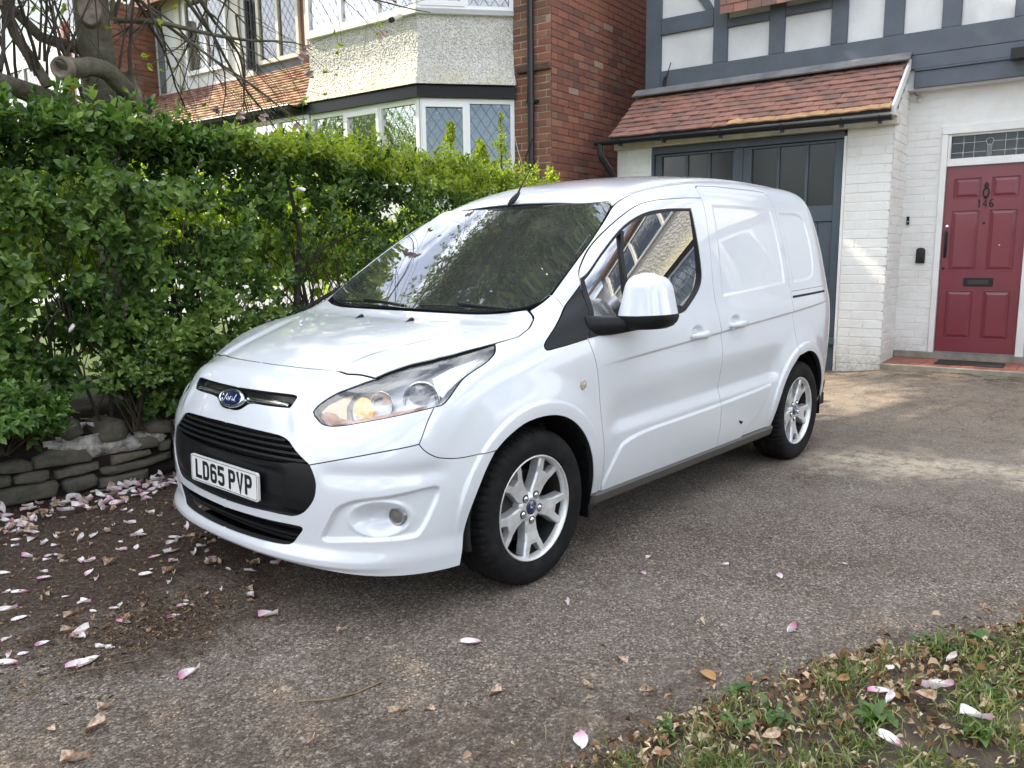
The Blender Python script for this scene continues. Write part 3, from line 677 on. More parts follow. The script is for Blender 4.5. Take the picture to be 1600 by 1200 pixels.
def bay(parent, pl, zg0, zg1, zp0, zp1, zu0, zu1, mull_front, seg_extra=None, fine=.016):
    """pl: plan polyline [(o,s)...] from right to left; pebbledash band zp0..zp1 over the lower windows, upper windows above"""
    # pebbledash apron with a flared foot
    pts = [Vector((o, s, 0)) for o, s in pl]; normals = []
    for a, b_ in zip(pts[:-1], pts[1:]):
        d = (b_-a).normalized(); n = Vector((-d.y, d.x, 0)); n = n if n.x > 0 or (abs(n.x) < .1 and False) else -n; normals.append(n)
    def vn(i):
        if i == 0: return normals[0], 1
        if i == len(pts)-1: return normals[-1], 1
        m = (normals[i-1]+normals[i]).normalized(); return m, 1/max(.5, m.dot(normals[i]))
    V = []; cols_ = []
    for i in range(len(pts)-1):
        L = (pts[i+1]-pts[i]).length; k = max(2, int(L/fine))
        for j in range(k+(1 if i == len(pts)-2 else 0)): cols_.append((i, j/k))
    nz = int((zp1-zp0)/fine)
    for z_i in range(nz+1):
        z = zp0+(zp1-zp0)*z_i/nz; fl = .125*max(0, 1-(z-zp0)/.42)**1.8
        for i, t in cols_:
            m0, k0 = vn(i); m1, k1 = vn(i+1); p = (pts[i]+m0*fl*k0).lerp(pts[i+1]+m1*fl*k1, t)
            nrm = normals[i]
            q = Vector((p.x*31, p.y*31, z*31)); dsp = abs(noise.noise(q*1.6))*.016+noise.noise(q*3.1)*.004+noise.noise(Vector((p.x*2, p.y*2, z*2)))*.006
            V.append(p+nrm*dsp+Vector((0, 0, z)))
    m = len(cols_); F = [(a*m+b_, a*m+b_+1, (a+1)*m+b_+1, (a+1)*m+b_) for a in range(nz) for b_ in range(m-1)]
    q = MB(); q.add(V, F, 0, False); me = q.mesh('pebbledash_apron', M_PEB, recalc=False); AP = hl('pebbledash_apron', me, parent)
    def band(name, z0, z1, w0, w1, matn, bev=.004, par=parent):
        q = MB()
        for i in range(len(pts)-1):
            m0, k0 = vn(i); m1, k1 = vn(i+1)
            A = [pts[i]+m0*w0*k0, pts[i+1]+m1*w0*k1, pts[i+1]+m1*w1*k1, pts[i]+m0*w1*k0]
            q.add([v+Vector((0, 0, z0)) for v in A]+[v+Vector((0, 0, z1)) for v in A], [(0, 3, 2, 1), (4, 5, 6, 7), (2, 3, 7, 6), (1, 2, 6, 5) if i == len(pts)-2 else (2, 3, 7, 6), (3, 0, 4, 7) if i == 0 else (0, 1, 5, 4)])
        me = q.mesh(name, matn, recalc=True); return hl(name, me, par)
    band('fascia', zp0-.125, zp0-.004, -.05, .085, M_BGUT); band('soffit', zp0-.004, zp0, -.05, .12, M_BGUT)
    band('sill', zp1, zp1+.05, -.05, .055, M_UPVC)
    band('head', zg1, zp0-.127, -.06, .03, M_UPVC)
    for i in range(len(pts)-1):
        mm = mull_front if i == 1 else None
        L = (pts[i+1]-pts[i]).length
        pa, pb = (pl[i], pl[i+1])
        leaded(parent, (pa, pb), zg0, zg1, cols=2 if i != 1 else 3, mull=[L*v for v in mm] if mm else None, openw=(1,) if i != 1 else (1, 4))
        leaded(parent, (pa, pb), zu0, zu1, 'window', cols=2 if i != 1 else 3, openw=(1,) if i != 1 else ())
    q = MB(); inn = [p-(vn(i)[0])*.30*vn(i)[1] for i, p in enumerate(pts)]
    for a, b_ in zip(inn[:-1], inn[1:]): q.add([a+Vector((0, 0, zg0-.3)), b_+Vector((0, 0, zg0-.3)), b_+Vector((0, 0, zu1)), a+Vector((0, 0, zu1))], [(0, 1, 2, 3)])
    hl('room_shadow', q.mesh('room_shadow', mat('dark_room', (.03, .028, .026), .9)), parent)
    q = MB(); lowp = [p for p in pts]
    for i, (a, b_) in enumerate(zip(pts[:-1], pts[1:])): q.add([a, b_, b_+Vector((0, 0, zg0)), a+Vector((0, 0, zg0))], [(0, 1, 2, 3)])
    q.add([p+Vector((0, 0, zg0)) for p in pts], [tuple(range(len(pts)))]); hl('bay_base', q.mesh('bay_base', M_WREND, recalc=True), parent)
LHs = house_root('brick_house')
tag(LHs, 'red brick house with pebbledashed bay, leaded windows and black drainpipe beyond the hedge', 'house')
LO = .46; FO_ = 1.197
bay(LHs, [(LO, -3.49), (FO_, -4.23), (FO_, -5.99)], 2.12, 3.045, 3.185, 3.925, 3.975, 4.90, None, fine=.0115)
# window band under the low tiled roof
leaded(LHs, ((FO_, -6.02), (FO_, -8.55)), 2.12, 3.075, 'window', cols=4, openw=(2,), mull=[0, .60, 1.22, 1.85, 2.53])
b = HB(); b.bx(FO_-.06, FO_+.05, -8.6, -6.0, 3.077, 3.16); b.bx(FO_-.04, FO_+.16, -10.6, -6.12, 3.13, 3.155); b.put('fascia', M_BGUT, LHs)
b = HB(); b.bx(LO, FO_-.02, -10.5, -8.58, 0, 3.1); b.bx(LO, FO_-.02, -8.56, -5.9, 0, 2.1); b.put('porch_wall', M_WREND, LHs)
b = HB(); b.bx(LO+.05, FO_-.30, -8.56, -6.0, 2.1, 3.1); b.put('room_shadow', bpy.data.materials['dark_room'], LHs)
E2 = Vector((FO_+.17, 0, 3.17)); G2 = Vector((LO+.01, 0, 3.90)); q = MB()
q.prism([E2+Vector((0, -10.5, 0)), E2+Vector((0, -6.0, 0)), G2+Vector((0, -6.0, 0)), G2+Vector((0, -10.5, 0))], Vector((-.02, 0, -.03))); LR = hl('roof', q.mesh('roof', M_BGUT, recalc=True), LHs)
print('TILES2', tile_roof(LR, E2, G2, -10.5, -6.03, .082, .225, lambda r, s: M_TILEY if (s > -8.6+.25*noise.noise(Vector((s*2, r*.3, 0))) or r < 4) else M_TILE, random.Random(5), th=.019))
g2 = gutter(LHs, FO_+.235, -10.5, -6.1, 3.165, .045, 0, (-6.4, -7.4, -8.4))
# brick return wall and brick pier beside the bay
SX = -2.99
wall, lst, var, hf, R_ = grid_wall('side_wall', LHs, MX(LO, SX, 1.2, math.pi/2), 2.26, 3.75, M_MORTR, M_BRICK, bh=.0765, bd=.005, seedv=21, mortar=.009)
lay(wall, lst, var, hf, R_, count=260, prefer=lambda b: (0 if .9 < b[1] < 3.1 else 1, b[1]))
wall, lst, var, hf, R_ = grid_wall('front_wall', LHs, MX(LO, -3.50, 1.2), .505, 3.7, M_MORT, M_BRICK, bh=.0765, bd=.004, seedv=22, mortar=.011)
lay(wall, lst, var, hf, R_, count=110, prefer=lambda b: (0 if .9 < b[1] < 3.1 else 1, b[1]))
b = HB(); b.bx(-7, LO-.02, -10.6, SX-.001-.02, 0, 5.25); b.put('house_body', M_BRICK, LHs)
b = HB(); b.bx(LO+.0, LO+.05, -3.42, -2.985, 3.315, 3.385); b.put('string_course', M_MORTR, LHs, .008)
q = MB(); q.tube([(LO+.06, -3.22, 4.9), (LO+.06, -3.22, .2)], .036, 14); DP = hl('drainpipe', q.mesh('drainpipe', M_BGUT), LHs)
for z in (1.9, 3.0, 4.1):
    q = MB(); q.tube([(LO+.06, -3.22, z-.03), (LO+.06, -3.22, z+.03)], .043, 14); q.box((LO, -3.29, z-.015), (LO+.05, -3.15, z+.015)); hl('pipe_bracket', q.mesh('pipe_bracket', M_BGUT), DP)
q = MB(); q.tube([(LO+.015, -3.50, 2.75), (LO+.03, -3.42, 2.5), (LO+.03, -3.33, 2.25), (LO+.03, -3.28, 2.1)], .0045, 5); hl('cable', q.mesh('cable', M_CREAMF), LHs)
q = MB(); q.tube([(LO+.11, -3.15, 2.62), (LO+.12, -3.25, 2.42), (LO+.10, -3.28, 2.2)], .006, 5); hl('cable', q.mesh('cable', M_IRON), LHs)
q = MB(); q.tube([(LO+.02, -3.525, 3.9), (LO+.02, -3.52, 3.6), (LO+.03, -3.47, 3.35), (LO+.05, -3.42, 3.2)], .006, 5); hl('cable', q.mesh('cable', M_CREAMF), LHs)
# upper front wall behind the low roof
M_DKP = m_plain('blue_grey_render', (.15, .17, .20), .7, .1, 3, .1, 40)
b = HB(); b.bx(LO-.02, LO, -8.02, -5.9, 3.85, 5.3); b.put('upper_wall', M_DKP, LHs)
leaded(LHs, ((LO+.02, -7.86), (LO+.02, -6.98)), 4.02, 5.2, 'window', cols=2, fr=.055, curtain=True, matf=M_CREAMF)
leaded(LHs, ((LO+.02, -6.86), (LO+.02, -6.10)), 4.02, 5.2, 'window', cols=2, fr=.05, curtain=True, matf=M_CREAMF)
b = HB(); b.bx(LO-.02, LO+.004, -6.97, -6.87, 3.85, 5.3); b.put('brick_pier', M_BRICK, LHs)
b = HB(); b.bx(LO-.02, LO, -10.45, -8.04, 3.85, 5.3); b.put('upper_wall', M_WREND, LHs)
leaded(LHs, ((LO+.02, -9.6), (LO+.02, -8.55)), 4.10, 5.2, 'window', cols=2, fr=.06, matf=M_UPVC)
for s in (-10.35, -9.85, -8.40):
    b = HB(); b.bx(LO, LO+.03, s, s+.13, 3.95, 5.25); b.put('timber', M_DKP if s < -10 else M_CREAMF, LHs, .004)
q = MB(); q.tube([(LO+.07, -8.02, 4.9), (LO+.07, -8.02, 4.02)], .042, 12); q.tube([(LO+.07, -8.02, 4.12), (LO+.07, -8.02, 3.98)], .055, 12); hl('downpipe', q.mesh('downpipe', M_BGUT), LHs)
q = MB(); q.tube([(LO+.06, -7.94, 4.9), (LO+.06, -7.94, 3.95)], .022, 10); hl('downpipe', q.mesh('downpipe', M_BGUT), LHs)
q = MB(); q.prism([(LO+.25, -10.9, 5.3), (LO+.25, -2.8, 5.3), (LO-4.2, -2.8, 6.9), (LO-4.2, -10.9, 6.9)], (0, 0, -.1)); hl('main_roof', q.mesh('main_roof', M_TILE, recalc=True), LHs)
# camera on the bay corner
q = MB(); q.tube([(FO_+.05, -4.42, 3.93), (FO_+.16, -4.44, 3.87)], .026, 10); q.tube([(FO_+.16, -4.44, 3.87), (FO_+.20, -4.445, 3.85)], .028, 10, 1); hl('security_camera', q.mesh('security_camera', [M_CREAMF, M_IRON]), LHs)
# the right house has its own bay further along, seen mirrored in the van's window
bay(RH, [(-.6, 2.0), (.15, 2.75), (.15, 4.9), (-.6, 5.65)], 1.75, 2.75, 2.90, 4.05, 4.10, 4.9, None, fine=.03)
# ---- neighbouring house at the far left
NB = house_root('neighbouring_house'); tag(NB, 'distant brick and cream rendered house with brown timber window behind the magnolia', 'house')
wall, lst, var, hf, R_ = grid_wall('brick_wall', NB, MX(1.16, -10.45, 2.2, math.pi/2), .74, 3.0, M_MORTR, M_BRICK, bh=.0765, bd=.005, seedv=31, mortar=.009)
lay(wall, lst, var, hf, R_, count=230)
b = HB(); b.bx(.3, 1.155, -11.05, -10.475, 0, 5.2); b.put('house_body', M_BRICK, NB)
b = HB(); b.bx(1.16, 1.27, -11.05, -10.447, 0, 5.2); b.put('rendered_pier', m_plain('cream_render', (.55, .47, .33), .8, .1, 4, .2, 40), NB)
b = HB(); b.bx(.45, .60, -13.0, -11.05, 0, 3.72); b.put('garage_wall', m_plain('brown_brickwork', (.25, .11, .065), .9, .2, 6), NB)
M_TEAK = m_plain('varnished_timber', (.36, .13, .04), .4, .15, 12)
b = HB(); b.bx(.6, .72, -12.9, -11.08, 3.72, 3.80); b.bx(.6, .70, -12.9, -11.08, 3.80, 4.05); b.bx(.6, .76, -12.95, -11.06, 3.66, 3.72); b.put('timber_beam', M_TEAK, NB, .004)
for i in range(7):
    b = HB(); b.bx(.602, .63, -12.9, -11.6, 2.2+i*.2, 2.392+i*.2); b.put('garage_board', m_plain('mauve_grey_board', (.17, .14, .15), .6, .1, 8) if i == 0 else bpy.data.materials['mauve_grey_board'], NB, .006)
for s in (-12.85, -12.0, -11.12):
    b = HB(); b.bx(.60, .71, s-.05, s+.05, 4.05, 5.4); b.put('timber_post', M_TEAK, NB, .004)
b = HB(); b.bx(.50, .52, -12.9, -11.1, 4.05, 5.4); b.put('pane', M_WGLASS, NB); b = HB(); b.bx(.2, .25, -12.9, -11.1, 4.0, 5.5); b.put('blind', mat('white_blind', (.75, .75, .72), .8), NB)
WG = house_root('white_gable_house'); tag(WG, 'pale sunlit house wall glimpsed behind the magnolia at the far left', 'house')
b = HB(); b.bx(-3, .4, -20, -13.3, 0, 7.0); b.put('wall', m_plain('bright_white_render', (.80, .80, .79), .8, .05, 3), WG)
q = MB(); q.prism([(.8, -20.3, 6.9), (.8, -13.0, 6.9), (-2.5, -13.0, 9.0), (-2.5, -20.3, 9.0)], (0, 0, -.1)); hl('roof', q.mesh('roof', M_TILE, recalc=True), WG)
leaded(WG, ((.42, -15.6), (.42, -14.4)), 3.6, 5.0, 'window', cols=2, curtain=True)

# ------------------------------------------------------------------ planting
NR = np.random.default_rng(5)
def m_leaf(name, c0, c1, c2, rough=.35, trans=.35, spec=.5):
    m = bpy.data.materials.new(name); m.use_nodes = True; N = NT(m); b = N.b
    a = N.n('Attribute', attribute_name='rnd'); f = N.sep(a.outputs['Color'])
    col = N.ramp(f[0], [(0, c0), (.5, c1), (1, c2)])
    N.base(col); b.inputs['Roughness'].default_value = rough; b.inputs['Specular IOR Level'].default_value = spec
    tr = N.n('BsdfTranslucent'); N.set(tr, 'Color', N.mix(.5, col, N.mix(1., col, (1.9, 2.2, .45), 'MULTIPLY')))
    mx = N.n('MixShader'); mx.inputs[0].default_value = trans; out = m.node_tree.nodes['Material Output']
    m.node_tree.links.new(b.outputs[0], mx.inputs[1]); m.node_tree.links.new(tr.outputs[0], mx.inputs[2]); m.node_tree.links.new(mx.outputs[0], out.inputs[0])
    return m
def leaves_mesh(name, P, A, U, L, W, mt, fold=.22, curl=.18, rv=None):
    """P base points, A leaf axis, U leaf normal, L length, W half width; each leaf 6 vertices, 4 faces"""
    n = len(P); A = A/np.linalg.norm(A, axis=1)[:, None]
    B = np.cross(A, U); B /= np.linalg.norm(B, axis=1)[:, None]+1e-9; U = np.cross(B, A)
    L = L[:, None]; W = W[:, None]
    v = np.empty((n, 8, 3))
    v[:, 0] = P; v[:, 1] = P+A*L*.35+U*L*.02; v[:, 2] = P+A*L*.72-U*L*curl*.25; v[:, 3] = P+A*L-U*L*curl
    v[:, 4] = P+A*L*.32+B*W*.95+U*W*fold*2; v[:, 5] = P+A*L*.70+B*W*.85+U*(W*fold*2-L*curl*.25)
    v[:, 6] = P+A*L*.32-B*W*.95+U*W*fold*2; v[:, 7] = P+A*L*.70-B*W*.85+U*(W*fold*2-L*curl*.25)
    F = np.array([[0, 4, 1, -1], [1, 4, 5, 2], [2, 5, 3, -1], [0, 1, 6, -1], [1, 2, 7, 6], [2, 3, 7, -1]])
    lens = np.array([3, 4, 3, 3, 4, 3]); flat = np.array([0, 4, 1, 1, 4, 5, 2, 2, 5, 3, 0, 1, 6, 1, 2, 7, 6, 2, 3, 7])
    me = bpy.data.meshes.new(name)
    me.vertices.add(n*8); me.vertices.foreach_set('co', v.reshape(-1))
    loops = (flat[None, :]+np.arange(n)[:, None]*8).reshape(-1).astype(np.int32)
    me.loops.add(len(loops)); me.loops.foreach_set('vertex_index', loops)
    st = np.concatenate([[0], np.cumsum(lens)[:-1]]); starts = (st[None, :]+np.arange(n)[:, None]*20).reshape(-1).astype(np.int32)
    me.polygons.add(n*6); me.polygons.foreach_set('loop_start', starts); me.polygons.foreach_set('loop_total', np.tile(lens, n).astype(np.int32))
    me.polygons.foreach_set('use_smooth', [True]*(n*6))
    ca = me.color_attributes.new('rnd', 'FLOAT_COLOR', 'POINT')
    r = NR.random(n) if rv is None else rv
    c = np.ones((n, 8, 4)); c[:, :, 0] = r[:, None]; c[:, :, 1] = NR.random(n)[:, None]; ca.data.foreach_set('color', c.reshape(-1))
    me.materials.append(mt); me.update(calc_edges=True); me.validate()
    return me
def sprigs(C, D, k=7, L=.045, spread=.75, sl=.07, seedv=0, Ls=.25, wr=.26):
    """leaf whorls: C tip centres, D outward direction; returns P, A, U, L, W"""
    R = np.random.default_rng(seedv); n = len(C)
    C = np.repeat(C, k, 0); D = np.repeat(D, k, 0); D = D/np.linalg.norm(D, axis=1)[:, None]
    t = np.tile(np.arange(k)/(k-1), n)
    ref = np.where(np.abs(D[:, 2:3]) < .9, [[0, 0, 1.]], [[1., 0, 0]]); e1 = np.cross(D, ref); e1 /= np.linalg.norm(e1, axis=1)[:, None]; e2 = np.cross(D, e1)
    ph = np.tile(np.arange(k)*2.4, n)+np.repeat(R.random(n)*6.28, k); rad = np.cos(ph)[:, None]*e1+np.sin(ph)[:, None]*e2
    up = spread*(1.1-.85*t)[:, None]
    A = D*(1-.55*up)+rad*up*1.25+R.normal(0, .12, D.shape); A[:, 2] += .12
    P = C-D*(sl*(1-t))[:, None]+R.normal(0, .004, D.shape)
    U = D+rad*-.35+np.array([0, 0, .45])
    LL = L*(.72+.28*np.sin(np.pi*np.minimum(1, t*.8+.25)))*(1+R.normal(0, Ls*.6, len(P)).clip(-.4, .4))
    return P, A, U, LL, LL*wr*(1+R.normal(0, .1, len(P)))
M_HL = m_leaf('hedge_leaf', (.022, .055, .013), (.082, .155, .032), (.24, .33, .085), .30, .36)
M_HLY = m_leaf('young_sunlit_leaf', (.16, .22, .02), (.29, .35, .035), (.42, .45, .07), .38, .48)  # yellow tint also carries the sunlight of the hedge top
M_GL = m_leaf('garden_leaf', (.18, .27, .03), (.30, .38, .05), (.42, .48, .08), .4, .55)
M_STEM = m_plain('grey_brown_bark', (.085, .065, .045), .9, .3, 14, .6, 60)
M_SOIL = m_plain('dark_soil', (.035, .024, .017), .95, .35, 7, .9, 30)
M_HLB = m_leaf('bright_shrub_leaf', (.045, .105, .022), (.095, .185, .038), (.17, .27, .06), .28, .33)
def fbm(P, sc, sd=0):
    return np.array([noise.fractal(Vector((p[0]*sc+sd, p[1]*sc, p[2]*sc)), 1., 2., 3) for p in P])
# ---- the hedge
HX0, HX1 = -3.52, 2.6
def hedge():
    H = empty('hedge', (-.6, -2.3, 0)); tag(H, 'long dense green hedge with glossy leaves growing behind the low stone wall beside the van', 'hedge')
    R = np.random.default_rng(3)
    n = 24000
    x = R.uniform(HX0, HX1, n); z = R.uniform(.36, 2.12, n); face = R.random(n)
    dep = R.exponential(.13, n).clip(0, .8)
    yf = -1.78-.07*((z-1.3)/1.0)**2
    y = yf-dep
    q = fbm(np.stack([x, z, z*0], 1), 1.6); q2 = fbm(np.stack([x, z, z*0+4], 1), 4.5)
    y += .12*q+.13*q2
    top = 2.12+.09*q+.05*q2+.03*np.sin(x*3)-.07*np.clip(-x-2.6, 0, 1)
    # top surface points
    tz = face < .20; z = np.where(tz, top-R.exponential(.085, n), z); y = np.where(tz, R.uniform(-2.55, -1.86, n)+.12*q, y)
    bk = (face > .20) & (face < .32); y = np.where(bk, -2.62+R.exponential(.08, n), y)
    lift = tz & (R.random(n) < .16); z = np.where(lift, top+R.random(n)*(.10+.07*(x > .2)), z)
    keep = (z < top+.02) | lift
    # thin places where the garden shows through
    gap = np.exp(-(((x+.95)/.70)**2+((z-1.25)/.46)**2)); gap2 = np.exp(-(((x+.2)/.5)**2+((z-1.62)/.18)**2))*.8; gap3 = np.exp(-(((x-.75)/.5)**2+((z-1.35)/.16)**2))*.75; gap4 = np.exp(-(((x-.62)/.26)**2+((z-.62)/.17)**2))*1.05*(y > -2.4); gap5 = np.exp(-(((x+1.7)/.5)**2+((z-.9)/.3)**2))*.7
    pk = 1-np.maximum.reduce([gap*1.0, gap2*1.1, gap3, gap4, gap5])*np.where(q2 > -.25, 1, .6)
    keep &= R.random(n) < pk
    q3 = fbm(np.stack([x, z, z*0+9], 1), 7.5); keep &= R.random(n) < np.clip(.50+2.3*q2+1.7*q3+.5*tz, .05, 1)
    keep &= z > .40-.2*(x > .95)+.18*((x > .35) & (x < .85))
    x, y, z, dep, tz = x[keep], y[keep], z[keep], dep[keep], tz[keep]
    C = np.stack([x, y, z], 1)
    D = np.stack([R.normal(0, .45, len(x)), .75+R.normal(0, .35, len(x)), .25+R.normal(0, .45, len(x))], 1)
    D[tz] = np.stack([R.normal(0, .4, tz.sum()), R.normal(.1, .4, tz.sum()), 1+R.normal(0, .2, tz.sum())], 1)
    bk = y < -2.4; D[bk, 1] *= -1
    big = 1.06+.13*np.clip(x, -3, 1.3)
    P, A, U, L, W = sprigs(C, D, 7, .060, .85, .095, 4)
    L *= np.repeat(big, 7); W *= np.repeat(big, 7)
    dpk = np.repeat(dep, 7); rv = (np.repeat(.50+.40*q[keep]+.35*q2[keep], 7)-dpk*1.6+NR.normal(0, .17, len(P))+.12*(NR.random(len(P)) < .15)).clip(0, 1)  # leaves deeper inside get a darker colour, painting the shade there
    young = (P[:, 2] > 2.0-.16*np.clip((-P[:, 0]-1.2), 0, 1)) & (P[:, 0] < -.55+.3*NR.random(len(P)))  # yellow leaves on the top near the house, sunlight put into their colour
    young &= NR.random(len(P)) < .8
    k = ~young
    # the largest leaves, nearest the camera, are objects of their own
    idx = np.where(k & (P[:, 1] > -1.80) & (P[:, 0] > .2) & (P[:, 0] < 1.45))[0]
    idx = idx[np.argsort(-L[idx])][:300]; sel = np.zeros(len(P), bool); sel[idx] = True
    k &= ~sel
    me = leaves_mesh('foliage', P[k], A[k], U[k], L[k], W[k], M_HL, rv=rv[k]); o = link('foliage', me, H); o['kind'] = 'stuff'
    me = leaves_mesh('sunlit_young_foliage', P[young], A[young], U[young], L[young]*.95, W[young], M_HLY); o = link('sunlit_young_foliage', me, H); o['kind'] = 'stuff'
    base = [leaves_mesh('leaf', np.zeros((1, 3)), np.array([[0, 1., 0]]), np.array([[0, 0, 1.]]), np.array([1.]), np.array([.27]), M_HL, rv=np.array([v])) for v in (.3, .5, .65, .8)]
    hb = WL(H)
    for j, i in enumerate(idx):
        a = Vector(A[i]).normalized(); b_ = a.cross(Vector(U[i])).normalized(); u = b_.cross(a)
        M = Matrix((b_, a, u)).transposed().to_4x4(); o = bpy.data.objects.new('leaf', base[j % 4]); COL.objects.link(o); o.parent = H
        o.matrix_local = Matrix.Translation(Vector(P[i])-hb) @ M @ Matrix.Scale(float(L[i])*1.12, 4)
    # stems
    Rr = random.Random(9)
    for i in range(22):
        x0_ = HX0+.15+i*.295+Rr.uniform(-.06, .06); q = MB(); y0_ = -2.15+Rr.uniform(-.12, .12)
        def grow(p, d, r, depth):
            pts = [p.copy()]; rs = [r]; n_ = Rr.randint(4, 6); q_ = p.copy(); dd = d.copy()
            for s in range(n_):
                dd = (dd+Vector((Rr.uniform(-.28, .28), Rr.uniform(-.22, .22), Rr.uniform(-.02, .25)))).normalized(); q_ = q_+dd*(.17 if depth == 0 else .11); 
                if q_.z > 2.1 or not -2.7 < q_.y < -1.72: break
                pts.append(q_.copy()); rs.append(r*(1-.55*(s+1)/n_))
                if depth < 2 and Rr.random() < .75: grow(q_.copy(), (dd+Vector((Rr.uniform(-1, 1), Rr.uniform(-.7, .9), Rr.uniform(0, .6)))).normalized(), rs[-1]*.62, depth+1)
            if len(pts) > 1: q.tube(pts, rs, 6)
        grow(Vector((x0_, y0_, .30)), Vector((0, 0, 1)), Rr.uniform(.012, .024), 0); grow(Vector((x0_+.05, y0_+.05, .30)), Vector((.25, .1, 1)).normalized(), .011, 0)
        q.build('stem', M_STEM, H)
    q = MB(); q.tube([(-.95, -2.12, .35), (-.88, -2.10, .95), (-.93, -2.08, 1.5), (-.86, -2.1, 1.95)], [.030, .024, .018, .010], 8); q.tube([(-.90, -2.10, .95), (-1.2, -2.05, 1.10), (-1.5, -2.0, 1.18), (-1.9, -1.95, 1.22)], [.018, .014, .010, .006], 7)
    q.tube([(-.89, -2.1, 1.2), (-1.15, -2.08, 1.42), (-1.5, -2.1, 1.55)], [.014, .010, .005], 7); q.tube([(.05, -1.86, 1.50), (-.02, -1.82, 1.72), (-.10, -1.84, 1.98)], [.006, .006, .004], 6); q.build('stem', M_STEM, H)
hedge()
# low leafy branches spilling over the wall
def shrub(name, label, c, r, n, seedv, L=.05, mt=None, cat='shrub'):
    R = np.random.default_rng(seedv); d = R.normal(0, 1, (n, 3)); d[:, 2] = np.abs(d[:, 2])*.9-.25; d /= np.linalg.norm(d, axis=1)[:, None]
    C = np.array(c)+d*np.array(r)*(R.random((n, 1))**.45)
    ok = C[:, 2] > .02; C, d = C[ok], d[ok]
    P, A, U, LL, W = sprigs(C, d+np.array([0, .25, .2]), 8, L, .85, .07, seedv)
    H = empty(name, (c[0], c[1], 0)); tag(H, label, cat)
    o = link('foliage', leaves_mesh('foliage', P, A, U, LL, W, mt or M_HL), H); o['kind'] = 'stuff'
    q = MB(); Rr = random.Random(seedv)
    for i in range(14):
        t = Vector(C[Rr.randrange(len(C))]); b0 = Vector((c[0]+Rr.uniform(-.04, .04), c[1]-.12, .32)); q.tube([b0, b0.lerp(t, .5)+Vector((0, 0, .05)), t], [.007, .005, .003], 5)
    q.build('stem', M_STEM, H); return H
shrub('shrub', 'low glossy leaved shrub spilling over the left end of the stone wall', (1.14, -1.74, .50), (.36, .20, .27), 260, 11, .056, M_HLB)
shrub('shrub', 'small leafy shoot drooping over the boulder between wall and van bonnet', (.38, -1.80, .66), (.30, .18, .26), 170, 12, .046)
shrub('shrub', 'tiny green weed sprouting at the foot of the stone wall beside the bumper', (.14, -1.86, .14), (.06, .05, .08), 14, 13, .03)
# ---- stone wall
STN = {
 'a': [(1.36, 0.115), (0.844, 0.104), (0.824, 0.074), (0.848, 0.012), (1.049, 0.010), (1.36, 0.02)],
 'b': [(0.812, 0.08), (0.783, 0.099), (0.64, 0.102), (0.619, 0.072), (0.627, 0.029), (0.697, 0.01), (0.791, 0.013), (0.81, 0.054)],
 'c': [(1.053, 0.166), (0.984, 0.184), (0.878, 0.174), (0.878, 0.124), (0.918, 0.108), (1.054, 0.126)],
 'd': [(1.33, 0.200), (1.069, 0.182), (1.062, 0.152), (1.069, 0.122), (1.33, 0.124)],
 'e': [(0.948, 0.251), (0.864, 0.284), (0.666, 0.259), (0.638, 0.18), (0.76, 0.179), (0.954, 0.19)],
 'f': [(0.846, 0.155), (0.714, 0.17), (0.61, 0.166), (0.606, 0.126), (0.719, 0.111), (0.843, 0.112)],
 'g': [(0.799, 0.339), (0.785, 0.412), (0.742, 0.459), (0.691, 0.43), (0.67, 0.35), (0.699, 0.334), (0.763, 0.316)],
 'h': [(0.613, 0.323), (0.59, 0.396), (0.531, 0.417), (0.433, 0.388), (0.417, 0.324), (0.435, 0.273), (0.512, 0.254), (0.593, 0.269)],
 'i': [(0.606, 0.121), (0.456, 0.126), (0.316, 0.125), (0.169, 0.151), (0.172, 0.105), (0.311, 0.082), (0.545, 0.071), (0.593, 0.084)],
 'j': [(0.535, 0.186), (0.434, 0.184), (0.302, 0.186), (0.296, 0.153), (0.438, 0.136), (0.531, 0.128)],
 'k': [(0.613, 0.060), (0.445, 0.060), (0.321, 0.066), (0.326, 0.008), (0.449, 0.004), (0.617, 0.005)],
 'l': [(0.375, 0.263), (0.312, 0.279), (0.252, 0.254), (0.248, 0.194), (0.372, 0.19)],
 'm': [(0.246, 0.212), (0.167, 0.225), (0.177, 0.162), (0.241, 0.16)],
 'o': [(0.361, 0.332), (0.243, 0.358), (0.162, 0.344), (0.164, 0.262), (0.312, 0.287)],
 'p': [(1.118, 0.253), (1.012, 0.264), (0.957, 0.236), (0.958, 0.187), (1.062, 0.190), (1.123, 0.202)]}
M_STONE = mat('sandstone', (.16, .14, .10), .9); N_ = NT(M_STONE); gp = N_.pos()
c_ = N_.ramp(N_.objrand(), [(0, (.15, .14, .105)), (.35, (.21, .19, .13)), (.7, (.17, .155, .13)), (1, (.26, .22, .155))])
c_ = N_.mix(N_.ramp(N_.noise(gp, 9, 6, .7), [(.42, 0), (.66, .75)]), c_, (.075, .075, .062)); c_ = N_.mix(N_.ramp(N_.noise(gp, 22, 5, .75), [(.62, 0), (.72, .5)]), c_, (.22, .22, .17))
N_.base(c_); N_.bump(N_.noise(gp, 19, 9, .78), 1., .035)
M_LIME = mat('lime_mortar', (.6, .57, .5), .95); N_ = NT(M_LIME); gp = N_.pos(); N_.base(N_.mix(N_.ramp(N_.noise(gp, 16, 6, .75), [(.40, 0), (.62, 1)]), (.62, .59, .53), (.16, .15, .13))); N_.bump(N_.noise(gp, 40, 6, .75), 1., .02)
